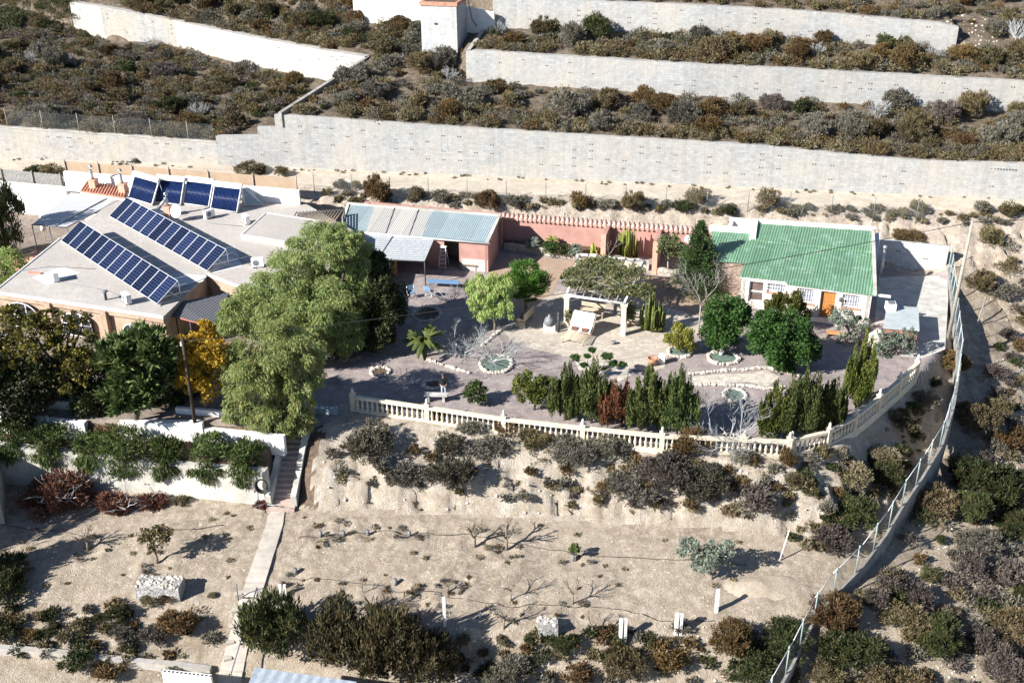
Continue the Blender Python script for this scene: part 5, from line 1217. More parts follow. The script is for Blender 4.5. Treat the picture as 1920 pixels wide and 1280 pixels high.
tree('pepper_tree','small light green pepper tree with hanging foliage left of the round pine, in the garden','tree',928,618,[(0,905,548,35,32),(0,935,540,28,30),(-.3,900,580,28,25),(-.2,945,575,25,25)],'pepperdk',11000,.11,'droop',20,'bark',.08,24,.32)
tree('pine_tree','vivid green round pine tree behind the small pepper tree','tree',985,590,[(0,985,515,38,26),(0,1005,528,30,24),(0,965,535,32,26),(0,985,548,35,18)],'pine',12000,.10,'spiky',21,'bark',.10,30,.3)
# araucaria-like conifer built in whorls
def conifer(label,bu,bv,topv,rpx,mat,seed):
    b=G(bu,bv);top=PY(bu-3,topv,b[1]);h=top[2]-b[2];R_=rpx/sc(b);t=thing('conifer',label,'tree',b);rg=np.random.default_rng(seed)
    MB().tube([b-[0,0,.2],top],[.12,.02],8).build('trunk','darkbark',t);Pp=[];Dd=[]
    nl=34
    for i in range(nl):
        f_=i/nl;z=h*(.10+.88*f_);r=R_*(1-f_)**.8*(.85+.3*rg.random())
        for k in range(9):
            a=rg.random()*6.28;m=int(24+50*(1-f_));s_=rg.random(m)**.6;sp=.12*r+.05
            p=np.stack([np.cos(a)*r*s_,np.sin(a)*r*s_,z-.22*r*s_+0*s_],1)+rg.normal(size=(m,3))*sp*np.array([1,1,.45]);Pp.append(p);Dd.append(np.tile([math.cos(a),math.sin(a),.25],(m,1)))
    p=np.vstack(Pp);d=np.vstack(Dd)+rg.normal(size=p.shape)*.5;V,Fq=leafgeo(p,d,.22,.07,rg);link('crown',rawmesh('crown',V,Fq),mat,t);return t
conifer('tall dark pyramidal conifer casting its shadow on the green roof',1306,545,409,52,'araucaria',3)
tree('bushy_tree','leafy shrub tree in the niche between the pink pillar and the tall conifer','tree',1250,512,[(0,1255,455,22,14),(0,1270,470,20,16),(0,1240,465,14,14)],'vine',3500,.12,'leaf',31,'greypole',.06)
tree('citrus_tree','dense rounded citrus tree in front of the cottage windows, left of the largest round tree','tree',1358,662,[(0,1360,600,44,44),(0,1350,630,36,30),(0,1380,590,30,30)],'citrus',15000,.13,'leaf',22,'bark',.12,50,.27,.2)
tree('citrus_tree','largest dense round dark green tree in front of the cottage door','tree',1470,692,[(0,1468,635,58,55),(0,1440,620,38,38),(0,1500,650,38,38),(0,1475,670,40,28)],'citrus',24000,.14,'leaf',23,'bark',.14,54,.26,.2)
tree('pine_tree','yellow-green upright bushy tree just behind the largest round tree','tree',1475,620,[(0,1480,565,28,24),(0,1450,572,18,20),(0,1500,590,18,18)],'cypyel',6000,.11,'up',24,'bark',.08)
tree('olive_tree','sparse silvery tree in front of the barred window right of the orange door','tree',1600,640,[(0,1580,600,28,22),(0,1610,612,24,20),(0,1590,640,26,18)],'silver',3300,.11,'leaf',25,'bark',.05,26,.25)
tree('olive_tree','silvery grey tree in front of the red hut','tree',1680,665,[(0,1665,640,28,20),(0,1695,645,24,20),(0,1650,660,24,20),(0,1705,625,14,14)],'silver',4200,.11,'leaf',26,'bark',.05,26,.25)
# cypresses and hedge along the balustrade
def cyp(label,u,v0_,v1_,rpx,mat,seed,lean=0,name='cypress',n=None,style='up'):
    b=G(u,v1_-4);h=v1_-v0_
    b=np.array([b[0],max(b[1],0),b[2]])
    rq=random.Random(seed);rpx*=1.34;h*=1.06;v1_+=8;m_=max(7,int(rpx/3.6));k_=sc(b);el=[(0,u,v1_-h*.34,rpx*.72,h*.34,rpx/k_*.7)]
    for i in range(m_):
        du=rpx*(-.85+1.7*(i+.5)/m_+rq.uniform(-.1,.1));tp=h*(1-.42*(abs(du)/rpx)**1.3)*rq.uniform(.84,1.02);bt=h*rq.uniform(-.02,.05)
        el.append((rq.uniform(-.5,.5)*rpx/k_,u+du+lean*.4,v1_-(tp+bt)/2,rpx*.24,(tp-bt)/2,rpx/k_*.27))
    return tree(name,label,'tree',u,v1_-4,el,mat,n or int(7600*rpx/25*h/110),.105,style,seed,'darkbark',.07,13,.36,.25)
tree('round_hedge','rounded yellow-green bush left of the row of cypresses behind the balustrade','shrub',1000,768,[(0,992,728,30,32),(0,1022,735,30,30)],'cypyel',9500,.10,'leaf',41,'darkbark',.06,34,.28)
cyp('dark green cypress next to the rounded yellow-green bush',1060,672,782,25,'cypress',42)
cyp('green cypress immediately left of the dead brown one',1108,668,788,30,'cypress',43)
cyp('dead rust-brown cypress in the row behind the balustrade',1165,698,796,32,'deadcyp',44)
cyp('green cypress immediately right of the dead brown one',1213,678,804,30,'cypress',45)
cyp('rightmost cypress of the middle row behind the balustrade',1268,676,812,33,'cypress',46)
cyp('slender yellow-green cypress right of the white bare fig branches',1453,700,822,24,'cypyel',47)
cyp('broad dark cypress right of the slender yellow-green one',1508,680,818,38,'cypress',48)
cyp('dark cypress nearest the bend of the balustrade',1552,692,812,28,'cypress',49)
cyp('tall golden-green cypress in front of the white rock beside the hut',1610,618,762,24,'cypyel',50,6)
tree('variegated_shrub','light leafy shrub behind the balustrade, left of the cypress row','shrub',893,757,[(0,893,735,24,19)],'green',2800,.10,'leaf',51,'bark',.03)
tree('lime_shrub','yellow-lime shrub in a stone ring at the corner of the paved patio','shrub',1274,662,[(0,1273,632,27,22),(0,1285,645,20,14)],'shrubyel',3600,.11,'up',52,'bark',.04)
# ---------------------------------------------------------------- pergola with vine
pc=[P(1062,612,0),P(1168,628,0),P(1205,545,0),P(1085,532,0)]
PG=thing('pergola','white pergola on pale columns overgrown by a vine at the middle of the garden','pergola',pc[0]);hz=2.15
for q in pc: w=MB();w.box(q+[0,0,hz/2],(.32,.32,hz),rz=-.2);w.box(q+[0,0,hz+.02],(.46,.46,.1),rz=-.2);w.build('column','bal',PG)
w=MB()
for i in range(4):
    a,b=pc[i],pc[(i+1)%4];w.tube([a+[0,0,hz+.12],b+[0,0,hz+.12]],.09,4)
w.build('beam','white',PG)
w=MB()
for k in range(1,7): t_=k/7;w.tube([lerp(pc[0],pc[1],t_)+[0,0,hz+.2],lerp(pc[3],pc[2],t_)+[0,0,hz+.2]],.05,4)
w.build('rafters','greywood',PG)
b=pc[1];VN=thing('climbing_vine','half-bare vine spreading over the top of the white pergola','vine',b)
me=crownmesh('foliage',[(P(u,v,zz)-b,np.array(r)) for u,v,zz,r in [(1110,505,2.5,(1.7,1.6,.4)),(1165,512,2.5,(1.6,1.5,.4)),(1090,530,2.45,(1.3,1.3,.35)),(1150,540,2.45,(1.7,1.3,.35)),(1200,545,2.4,(1.1,1.1,.4)),(1125,490,2.6,(1.6,.9,.35)),(1180,585,1.4,(.5,.5,.8)),(1064,590,.9,(.25,.25,.6)),(1072,515,2.4,(.8,.9,.35))]],15000,.13,'leaf',61,30,.3,.5,-1.);link('foliage',me,'vine',VN)
w=MB();rg_=random.Random(4)
for k in range(26):
    a=lerp(lerp(pc[0],pc[1],rg_.random()),lerp(pc[3],pc[2],rg_.random()),rg_.random());a=a+[0,0,hz+.3];w.tube([a,a+[rg_.uniform(-.9,.9),rg_.uniform(-.9,.9),rg_.uniform(-.1,.45)],a+[rg_.uniform(-1.6,1.6),rg_.uniform(-1.6,1.6),rg_.uniform(-.2,.6)]],[.03,.02,.008],4)
w.tube([b,b+[.1,-.1,1.2],b+[0,0,hz+.2]],[.07,.06,.04],6);w.build('stem','twig',VN)
# ---------------------------------------------------------------- cacti
def cactus(label,bu,bv,wpx,hpx,n,mat,seed,base=None,pot=None):
    b=G(bu,bv) if base is None else np.array(base);k=sc(b);R_=wpx/k/2;Hh=hpx/k/.9;t=thing('cactus',label,'cactus',b);rg=random.Random(seed);w=MB();wn=MB()
    for i in range(n):
        a=rg.uniform(0,6.28);r=R_*rg.uniform(.1,1);x=b[0]+r*math.cos(a);y=b[1]+r*math.sin(a)*.8;h=Hh*(1-.45*(r/R_)**1.5)*rg.uniform(.75,1);z0=b[2]+h*rg.uniform(.1,.4)
        w.tube([(b[0]+(x-b[0])*.3,b[1]+(y-b[1])*.3,b[2]+h*.08),(x,y,z0),(x,y,(z0+b[2]+h)/2),(x+rg.uniform(-.05,.05),y,b[2]+h)],[.05,.065,.075,.035],5)
    w.build('stems',mat,t);return t
cactus('tall yellow-green candelabra cactus in the rubble planter against the pink wall',1172,490,44,70,30,'cactus',1,P(1176,494,0)+[0,.5,0])
cactus('large yellow-green column cactus at the right side of the pergola',1222,622,48,80,46,'cactusdk',2)
cactus('small yellow-green agave cactus beside the first pink pillar',1115,482,18,30,14,'cactus',3,P(1112,488,0)+[0,.5,0])
# shrubs under the pink wall
def shrub(label,u,v,ru,rv,mat,seed,style='leaf',n=1500,size=.10,name='garden_shrub',base=None,cat='shrub',stem='bark'):
    b=G(u,v) if base is None else np.array(base);t=thing(name,label,cat,b);k=sc(b);c=np.array([0,0,rv/k*.9])
    link('foliage',crownmesh('foliage',[(c,np.array([ru/k,ru/k,rv/k]))],n,size,style,seed,22,.35,.3,-1.),mat,t)
    w=MB();w.tube([b-[0,0,.1],b+[0,0,rv/k]],[.04,.02],5);w.build('stem',stem,t);return t
zb=[0,.9,0]
shrub('grey-green shrub in the bed, nearest the workshop shadow',1000,466,14,12,'silver',1,base=P(1000,468,.35)+[0,.2,0])
shrub('dark green low shrub in the bed under the pink wall, middle',1030,470,20,10,'citrus',2,base=P(1032,474,.35)+[0,.2,0])
shrub('dark shaded low shrub right of the middle one in the bed',1052,474,16,9,'dkhedge',3,base=P(1056,477,.35)+[0,.2,0])
shrub('round silvery shrub in the bed left of the small agave',1077,478,13,11,'silver',4,base=P(1078,480,.35)+[0,.2,0])
# palm-like plants
def palm(label,u,v,hpx,rpx,mat,seed,n=26,name='palm',base=None,up=.5,trunk=True,lw=.10):
    b=G(u,v) if base is None else np.array(base);k=sc(b);h=hpx/k/.9;R_=rpx/k;t=thing(name,label,'palm' if name=='palm' else 'plant',b);rg=random.Random(seed)
    w=MB();w.tube([b-[0,0,.1],b+[0,0,h]],[.14 if trunk else .05,.10 if trunk else .04],7);w.build('trunk','bark',t)
    V=[];F=[]
    for i in range(n):
        a=rg.uniform(0,6.28);el=rg.uniform(-.1,1.2)*up*1.6;L_=R_*rg.uniform(.8,1.15);c=b+[0,0,h];prev=None
        for j in range(5):
            s_=j/4;p=c+np.array([math.cos(a)*math.cos(el)*L_*s_,math.sin(a)*math.cos(el)*L_*s_,L_*(math.sin(el)*s_-.45*s_*s_)]);wd=lw*R_*math.sin(.5+2.3*s_)*1.3
            sd=np.array([-math.sin(a),math.cos(a),0])*wd;V+=[p-sd+[0,0,-wd*.3],p+[0,0,.02],p+sd+[0,0,-wd*.3]]
            if j: q=len(V)-6;F+=[(q,q+1,q+4,q+3),(q+1,q+2,q+5,q+4)]
    MB().add(V,F).build('fronds',mat,t);return t
palm('dark palm in the shade left of the bare fig branches',797,668,34,46,'palm',1,34)
palm('small spiky palm standing against the pink wall above the bed',1034,462,14,14,'shrubyel',2,24,base=P(1035,466,.35)+[0,.3,0])
palm('bright green spiky plant below the loquat tree',218,765,8,30,'green',3,34,'spiky_plant',trunk=False,up=.7)
palm('dry grassy tuft plant on the boundary fence wall',1650,1000,3,26,'drygrass',4,50,'grass_tuft',trunk=False,up=.6,lw=.03)
# ---------------------------------------------------------------- bare trees
def branches(w,p,d,L_,r,lev,rg,spread=.7,grav=0.,kids=3):
    p=np.array(p);d=np.array(d,float);d/=np.linalg.norm(d);m=p+d*L_*.5+np.array([rg.uniform(-1,1),rg.uniform(-1,1),rg.uniform(-1,1)])*L_*.08;e=p+d*L_+np.array([0,0,-grav*L_])
    w.tube([p,m,e],[r,r*.85,r*.68],5 if r>.03 else 4,cap=False)
    if lev==0:return
    for k in range(kids):
        q=m if k==0 and lev>1 else e;nd=d+np.array([rg.uniform(-1,1),rg.uniform(-1,1),rg.uniform(-.6,.9)])*spread;branches(w,q,nd,L_*rg.uniform(.6,.85),r*.62,lev-1,rg,spread,grav,kids)
def bare(label,u,v,hpx,mat,seed,lev=4,r=.06,spread=.75,name='bare_tree',flat=False,group=None,trunk=.28,kids=3,base=None):
    b=G(u,v) if base is None else np.array(base);h=hpx/sc(b)/.9;w=MB();rg=random.Random(seed)
    if flat:
        for k in range(6): a=k*1.05+rg.uniform(-.3,.3);branches(w,b+[0,0,.1],(math.cos(a),math.sin(a),.55),h*.42,r,lev-1,rg,spread,.0,kids)
    else:
        w.tube([b-[0,0,.1],b+[0,0,h*trunk]],[r*1.1,r],6)
        for k in range(3): a=k*2.1+rg.uniform(-.5,.5);branches(w,b+[0,0,h*trunk],(math.cos(a)*.7,math.sin(a)*.7,1),h*.28,r*.75,lev-1,rg,spread,0,kids)
    return tag(w.build(name,mat,origin=tuple(b)),label,'tree',group)
bare('bare pale-barked fig tree with wide curling branches rising from the round stone ring',925,680,62,'palebark',5,5,.034,.85,flat=True)
bare('curling bare pale branches in half shade left of the round stone ring',868,668,52,'palebark',15,5,.034,.85,flat=True)
bare('small bare grey shrub beside the dark shaded round bed',770,610,30,'palebark',16,4,.025,.8,flat=True)
bare('sprawling bare white fig tree just behind the balustrade, left of the slender cypress',1368,828,92,'palebark',6,6,.045,.8,flat=True,kids=3)
bare('bare pale fig branches in the shade near the blue chairs',840,568,38,'palebark',7,4,.03,.8,flat=True)
bare('small bare pale branches left of the person',768,725,34,'palebark',8,4,.03,.8,flat=True)
bare('leafless umbrella tree with a thin pale trunk in front of the cottage',1310,622,100,'twig',9,5,.05,.6,trunk=.5)
bare('small leafless sapling on the mauve gravel right of the cypress row',1330,755,30,'twig',10,4,.02,.7)
bare('dry climbing stems against the pink wall beside the first pillar',1140,490,50,'twig',12,4,.03,.35,base=P(1142,494,.3)+[0,.3,0])
# person-sized details come later; ring beds
def ring(u,v,ru,rv,label,fill='algae',n=16,seed=1):
    b=P(u,v,0);k=sc(b);rx=ru/k;ry=abs(P(u,v-rv,0)[1]-b[1]);t=thing('stone_ring',label,'stone bed',b,'rings of white stones round the garden plants');rg=random.Random(seed)
    w=MB();w.add([(b[0]+rx*.95*math.cos(a),b[1]+ry*.95*math.sin(a),.05) for a in np.linspace(0,2*math.pi,25)[:-1]],[list(range(24))]);w.build('bed_fill',fill,t)
    w=MB()
    for i in range(n*2):
        a=2*math.pi*i/(n*2)+rg.uniform(-.05,.05);w.blob((b[0]+rx*math.cos(a),b[1]+ry*math.sin(a),.07),rg.uniform(.10,.17),i*7+seed,7,(1,1,.8),.35)
    w.build('ring_stones','stone',t)
ring(930,683,30,17,'ring of white stones with green gravel around the bare fig tree',seed=1)
ring(1274,661,21,10,'stone ring under the yellow-lime shrub at the patio corner',seed=2,n=12)
ring(1356,672,28,12,'scalloped ring of pale stones below the left citrus tree',seed=3,n=13)
ring(1378,742,20,12,'small stone ring with green gravel above the sprawling white fig',seed=4,n=11)
ring(1372,828,30,12,'stone ring around the sprawling white fig behind the balustrade','algae',12,5)
ring(800,590,26,14,'dark shaded round bed ringed by stones near the palm','soilbed',13,6)
ring(713,698,18,8,'small dark round bed in the shade left of the bare branches','soilbed',10,7)
ring(812,722,18,8,'small stone-ringed bed just behind the person','soilbed',10,8)
def stoneline(pts,label,seed,rr=(.09,.16),n=None,mat='stone'):
    q=sub([P(u,v,0) for u,v in pts],10);rg=random.Random(seed);w=MB();
    for i in range(0,len(q)): w.blob(q[i]+[rg.uniform(-.05,.05),rg.uniform(-.05,.05),.06],rg.uniform(*rr),i+seed,7,(1,1,.8),.35)
    return tag(w.build('stone_edging',mat,origin=tuple(q[0])),label,'edging')
stoneline([(1296,703),(1340,697),(1395,694),(1440,690),(1470,700),(1500,704)],'upper line of white edging stones along the curving white path',1)
stoneline([(1296,722),(1340,722),(1400,724),(1440,730),(1470,726)],'lower line of white edging stones along the curving white path',2)
stoneline([(880,700),(845,690),(800,675)],'short line of edging stones near the dark palm',3)
stoneline([(905,648),(935,622),(962,612)],'line of stones between the gravel and the paved patio',4)
# white rock by the hut
p=G(1640,655);w=MB();w.blob(p+[0,0,.6],.75,5,12,(.75,.6,1.15),.18);tag(w.build('boulder','stone',origin=tuple(p)),'large white boulder beside the red hut','boulder')
# topiary cloud tree
b=P(1112,712,0);t=thing('topiary','cloud-pruned topiary with flat dark green discs between patio and cypresses','topiary',b);w=MB()
for k,(u,v,ru) in enumerate([(1110,656,9),(1101,667,7),(1139,668,12),(1079,670,11),(1094,684,8),(1150,681,10),(1167,683,9),(1130,690,8)]):
    c=PY(u,v,b[1]+(.3 if k%2 else -.1));r=ru/sc(c);limb(w,b+[0,0,.2],c-[0,0,.1],.035,.02,k);m=crownmesh('foliage_pad',[(c-b,np.array([r,r,r*.42]))],1900,.06,'leaf',70+k,14,.4,.6,-1.);link('foliage_pad',m,'citrus',t)
w.build('stem','bark',t)
# ---------------------------------------------------------------- patio furniture
def rot(a,rz):
    c,s_=math.cos(rz),math.sin(rz);return lambda x,y,z: np.array([a[0]+x*c-y*s_,a[1]+x*s_+y*c,a[2]+z])
a=P(1085,632,.02);t=thing('double_lounger','light wood double sun lounger with white cushion and two dark brown pillows','sun lounger',a);r_=rot(a,-.42)
w=MB();cur=[(-1.25,.42),(-.5,.34),(.1,.30),(.55,.55),(1.1,1.25)]
for x in (-.78,.78): w.tube([r_(x,y,z-.04) for y,z in cur],.05,4)
for k in range(14): 
    s_=k/13*4;i=min(int(s_),3);f_=s_-i;y=lerp(cur[i][0],cur[i+1][0],f_);z=lerp(cur[i][1],cur[i+1][1],f_);w.tube([r_(-.78,y,z-.02),r_(.78,y,z-.02)],.03,4)
w.build('frame','lightwood',t)
w=MB();V=[];F=[]
cu=cur[2:]
for y,z in cu: V+=[r_(-.72,y,z+.02),r_(.72,y,z+.02),r_(.72,y-.03,z+.11),r_(-.72,y-.03,z+.11)]
for i in range(len(cu)-1):
    a_=4*i;b_=a_+4
    for k in range(4): F.append((a_+k,b_+k,b_+(k+1)%4,a_+(k+1)%4))
F+=[(0,1,2,3),(4*len(cu)-4,4*len(cu)-1,4*len(cu)-2,4*len(cu)-3)];w.add(V,F).build('cushion','cushion',t)
for x in(-.35,.35): w=MB();w.box(r_(x,.16,.50),(.42,.16,.28),rz=-.42,rx=-.5);w.build('pillow','brown',t)
for x in(-.7,.7):
    for y in(-1.1,.5): w=MB();w.tube([r_(x,y,0),r_(x,y,.38)],.05,4);w.build('leg','lightwood',t)
a=P(1110,592,.02);t=thing('garden_bench','pale wooden slatted bench behind the double lounger under the pergola','bench',a);r_=rot(a,-.38)
w=MB()
for k in range(4): w.box(r_(0,-.18+.13*k,.45),(1.7,.1,.04),rz=-.38)
w.build('seat','lightwood',t);w=MB()
for k in range(2): w.box(r_(0,.28,.62+.16*k),(1.7,.04,.12),rz=-.38)
w.build('backrest','lightwood',t)
for x in(-.75,.75):
    w=MB();w.box(r_(x,0,.22),(.08,.45,.44),rz=-.38);w.build('leg','lightwood',t)
a=P(985,604,.02);t=thing('wooden_bench','brown wooden settle bench with arms beside the small pepper tree','bench',a);r_=rot(a,1.15)
w=MB();w.box(r_(0,0,.42),(1.7,.5,.07),rz=1.15);w.build('seat','wood',t);w=MB();w.box(r_(0,-.27,.72),(1.7,.06,.55),rz=1.15);w.build('backrest','lightwood',t)
for x in(-.8,.8): w=MB();w.box(r_(x,0,.3),(.07,.55,.6),rz=1.15);w.build('armrest','lightwood',t)
a=P(1030,618,.02);t=thing('fire_stove','dark arched garden stove on a pale base left of the double lounger','stove',a)
w=MB();w.box(a+[0,0,.2],(.75,.5,.4));w.build('base','white',t);w=MB();w.lathe(a+[0,0,.4],[(.34,0),(.36,.25),(.28,.45),(.1,.55),(.09,.7)],12);w.build('body','iron',t)
a=P(1047,622,.02);w=MB();w.tube([a,a+[0,0,1.25]],.09,8);w.blob(a+[0,0,1.3],.14,1,8);t=tag(w.build('patio_heater','dark',origin=tuple(a)),'slim dark patio post lamp beside the stove','lamp')
a=P(1190,612,.02);t=thing('hammock_chair','curved pale lounger under the right side of the pergola','sun lounger',a);r_=rot(a,-.2)
w=MB();cu=[(-1.0,.75),(-.5,.40),(.1,.32),(.7,.55),(1.0,.62)];V=[];F=[]
for x,z in cu: V+=[r_(x,-.35,z),r_(x,.35,z),r_(x,.35,z+.07),r_(x,-.35,z+.07)]
for i in range(4):
    for k in range(4): F.append((4*i+k,4*i+4+k,4*i+4+(k+1)%4,4*i+(k+1)%4))
F+=[(0,1,2,3),(16,19,18,17)];w.add(V,F).build('seat','lightwood',t)
for x in(-.5,.6): w=MB();w.box(r_(x,0,.17),(.08,.6,.36),rz=-.2);w.build('leg','wood',t)
a=P(1150,645,.02);w=MB();w.lathe(a,[(.10,0),(.14,.12),(.15,.22),(.11,.22)],10);tag(w.build('small_pot','iron',origin=tuple(a)),'small dark pot alone on the paving right of the double lounger','pot')
a=P(1223,684,.02);w=MB();w.lathe(a,[(.2,0),(.3,.25),(.33,.5),(.28,.5),(.26,.4)],12);tag(w.build('clay_pot','clay',origin=tuple(a)),'wide terracotta pot at the front corner of the paving','pot')
a=P(1241,680,.02);w=MB();w.box(a+[0,0,.25],(.35,.35,.5),rz=-.3);w.box(a+[0,0,.53],(.42,.42,.06),rz=-.3);tag(w.build('white_pedestal','white',origin=tuple(a)),'small white pedestal at the patio corner beside the lime shrub','pedestal')
a=P(1352,664,.1);w=MB();w.lathe(a,[(.14,0),(.12,.1),(.07,.2),(.1,.42),(.08,.5),(.09,.58),(.06,.68),(.01,.7)],10);tag(w.build('garden_statue','white',origin=tuple(a)),'small white garden statuette in the scalloped stone ring','statue')
a=P(1566,632,.0);t=thing('timber_stack','orange-brown low timber bench in front of the cottage door','bench',a);w=MB();w.box(a+[0,0,.32],(1.2,.45,.08),rz=-.3);w.build('seat','orangewood',t)
for x in(-.5,.5): w=MB();w.box(a+[x,-x*.3,.14],(.1,.4,.28),rz=-.3);w.build('leg','wood',t)
# leaning panel in courtyard, pots under the patio cover
a=P(28,478,1.5);t=thing('potted_plant','white pot with a reddish plant on the curved pink wall','potted plant',a);w=MB();w.lathe(a,[(.12,0),(.1,.1),(.2,.45),(.16,.45)],10);w.build('pot','whitepl',t);link('foliage',crownmesh('foliage',[(np.array([0,0,.65]),np.array([.3,.3,.28]))],260,.09,'up',5,10,.4,.4,-1.),'violet',t)
a=P(86,438,.85)*1.0;a=P(86,452,.85);t=thing('closed_parasol','closed white parasol standing under the patio cover','parasol',a);w=MB();w.tube([a,a+[0,0,2.2]],.03,5);w.build('pole','alu',t);w=MB();w.lathe(a+[0,0,.9],[(.22,0),(.2,.3),(.12,.9),(.04,1.25)],10);w.build('canopy','cushion',t)
a=P(44,545,.85);t=thing('potted_plant','bluish spiky agave in a pot at the left edge of the gravel roof','potted plant',a);w=MB();w.lathe(a,[(.2,0),(.28,.4),(.24,.4)],10);w.build('pot','clay',t)
w=MB();rg_=random.Random(3)
for k in range(26): q=rg_.uniform(0,6.28);e=rg_.uniform(.3,1.3);w.tube([a+[0,0,.4],a+[math.cos(q)*math.cos(e)*.6,math.sin(q)*math.cos(e)*.6,.4+math.sin(e)*.6]],[.04,.008],4)
w.build('foliage','silver',t)
# ---------------------------------------------------------------- bench and person behind the balustrade
a=P(818,752,0);t=thing('stone_bench','grey stone slab bench behind the balustrade, in front of the standing person','bench',a)
w=MB();w.box(a+[0,0,.45],(1.35,.38,.09),rz=-.08);w.build('seat','concrete',t)
for x in(-.45,.45): w=MB();w.box(a+[x,0,.2],(.14,.32,.41),rz=-.08);w.build('leg','concrete',t)
def person(b,h,label):
    b=np.array(b);k=h/1.72
    J={'pelvis':(0,0,.93,.135),'waist':(0,.0,1.08,.12),'chest':(0,.0,1.27,.155),'neckb':(0,0,1.42,.075),'neck':(0,-.01,1.50,.055),'head':(0,-.02,1.60,.095),'crown':(0,-.01,1.68,.075),
    'shl':(-.17,0,1.39,.065),'ell':(-.27,-.08,1.13,.045),'wrl':(-.13,-.26,1.05,.032),'hal':(-.06,-.30,1.05,.036),
    'shr':(.17,0,1.39,.065),'elr':(.27,-.08,1.13,.045),'wrr':(.13,-.26,1.02,.032),'har':(.06,-.31,1.02,.036),
    'hil':(-.09,0,.88,.105),'knl':(-.10,-.03,.49,.065),'anl':(-.10,.02,.09,.042),'tol':(-.11,-.13,.04,.04),
    'hir':(.09,0,.88,.105),'knr':(.11,-.05,.49,.065),'anr':(.13,.0,.09,.042),'tor':(.15,-.15,.04,.04)}
    E=[('pelvis','waist'),('waist','chest'),('chest','neckb'),('neckb','neck'),('neck','head'),('head','crown'),('chest','shl'),('shl','ell'),('ell','wrl'),('wrl','hal'),('chest','shr'),('shr','elr'),('elr','wrr'),('wrr','har'),('pelvis','hil'),('hil','knl'),('knl','anl'),('anl','tol'),('pelvis','hir'),('hir','knr'),('knr','anr'),('anr','tor')]
    for s_,hh in((-1,'hal'),(1,'har')):
        for f in range(5):
            n='f%s%d'%(hh,f);x,y,z,_=J[hh];J[n]=(x-s_*.05*(1 if f<4 else .3),y-.02-.012*(f if f<4 else -2),z+.03-.02*f,.009);n2=n+'b';J[n2]=(x-s_*.085*(1 if f<4 else .5),y-.0-.012*(f if f<4 else -3),z+.02-.02*f,.008);E+=[(hh,n),(n,n2)]
    ks=list(J);me=bpy.data.meshes.new('body');me.from_pydata([(J[q][0]*k,J[q][1]*k,J[q][2]*k) for q in ks],[(ks.index(x),ks.index(y)) for x,y in E],[])
    o=bpy.data.objects.new('body_tmp',me);C.objects.link(o);md=o.modifiers.new('s','SKIN')
    for i,q in enumerate(ks): r=J[q][3]*k;me.skin_vertices[0].data[i].radius=(r,r*.85)
    me.skin_vertices[0].data[0].use_root=True
    o.modifiers.new('u','SUBSURF').levels=2;o.modifiers['u'].render_levels=2
    dg_=bpy.context.evaluated_depsgraph_get();dg_.update();m2=bpy.data.meshes.new_from_object(o.evaluated_get(dg_));bpy.data.objects.remove(o)
    for q in ('skin','black','denim','dark'): m2.materials.append(M[q])
    for p in m2.polygons:
        x,y,z=p.center/k;p.use_smooth=True
        p.material_index=0 if (z>1.455 or (y<-.17 and z>.9 and abs(x)<.2)) else (1 if z>.97 else (2 if z>.10 else 3))
    t=thing('person',label,'person',b);bo=link('body',m2,None,t)
    w=MB();w.lathe(b+np.array([0,.012,1.60])*k,[(.108*k,-.03*k),(.112*k,.04*k),(.085*k,.1*k),(.03*k,.125*k)],12);w.build('hair','darkbark',t)
    w=MB()
    for x in(-.035,.035): w.blob(b+np.array([x,-.108,1.61])*k,.012*k,1,6)
    w.build('eyes','dark',t);w=MB();w.blob(b+np.array([0,-.118,1.585])*k,.016*k,2,6);w.build('nose','skin',t)
    return t
person(P(832,753,0)+[0,.35,0],1.68,'person with dark hair in a black top and pale jeans standing behind the stone bench')
# ================================================================ ORCHARD SAPLINGS
sap=[(166,1030,40,.06,'leafless fruit tree at the left of the lower ground'),(890,1025,48,.06,'left one of the pair of bare mauve fruit trees below the bank'),(950,1030,55,.06,'right one of the pair of bare mauve fruit trees below the bank'),
(958,1126,52,.028,'thin bare sapling in the middle of the lower ground'),(1074,1132,52,.03,'thin bare sapling right of the middle of the lower ground'),(726,1145,38,.028,'thin bare sapling just above the right dark bush'),(945,1177,52,.035,'bare stake-like sapling left of the small gabion'),
(788,1160,30,.03,'short bare sapling between the white post and the dark bush'),(1110,1190,45,.025,'thin bare sapling left of the white post pair'),(840,1108,25,.025,'tiny bare sapling above the white concrete post'),(680,1110,22,.02,'tiny bare sapling near the middle left of the lower ground')]
for i,(u,v,h,r,l) in enumerate(sap): bare(l,u,v,h,'bark',100+i,4,r*1.35,.7,'fruit_sapling',group='fruit saplings on the lower ground',trunk=.4)
tree('fruit_tree','small olive-leaved fruit tree above the long gabion box','tree',294,1055,[(0,295,1010,30,24),(0,275,1005,18,14)],'olive',1300,.13,'leaf',63,'bark',.07,22,.3)
tree('mimosa_tree','blue-green feathery tree beside the light earth mound','tree',1336,1085,[(0,1290,1030,24,20),(0,1330,1050,32,20),(0,1350,1030,30,20),(0,1310,1060,18,14)],'silver',4500,.10,'leaf',64,'bark',.06,24,.3)
tree('citrus_tree','tiny bright green citrus sapling on the lower ground, alone','tree',1077,1052,[(0,1078,1028,11,9)],'green',350,.10,'leaf',65,'bark',.03)
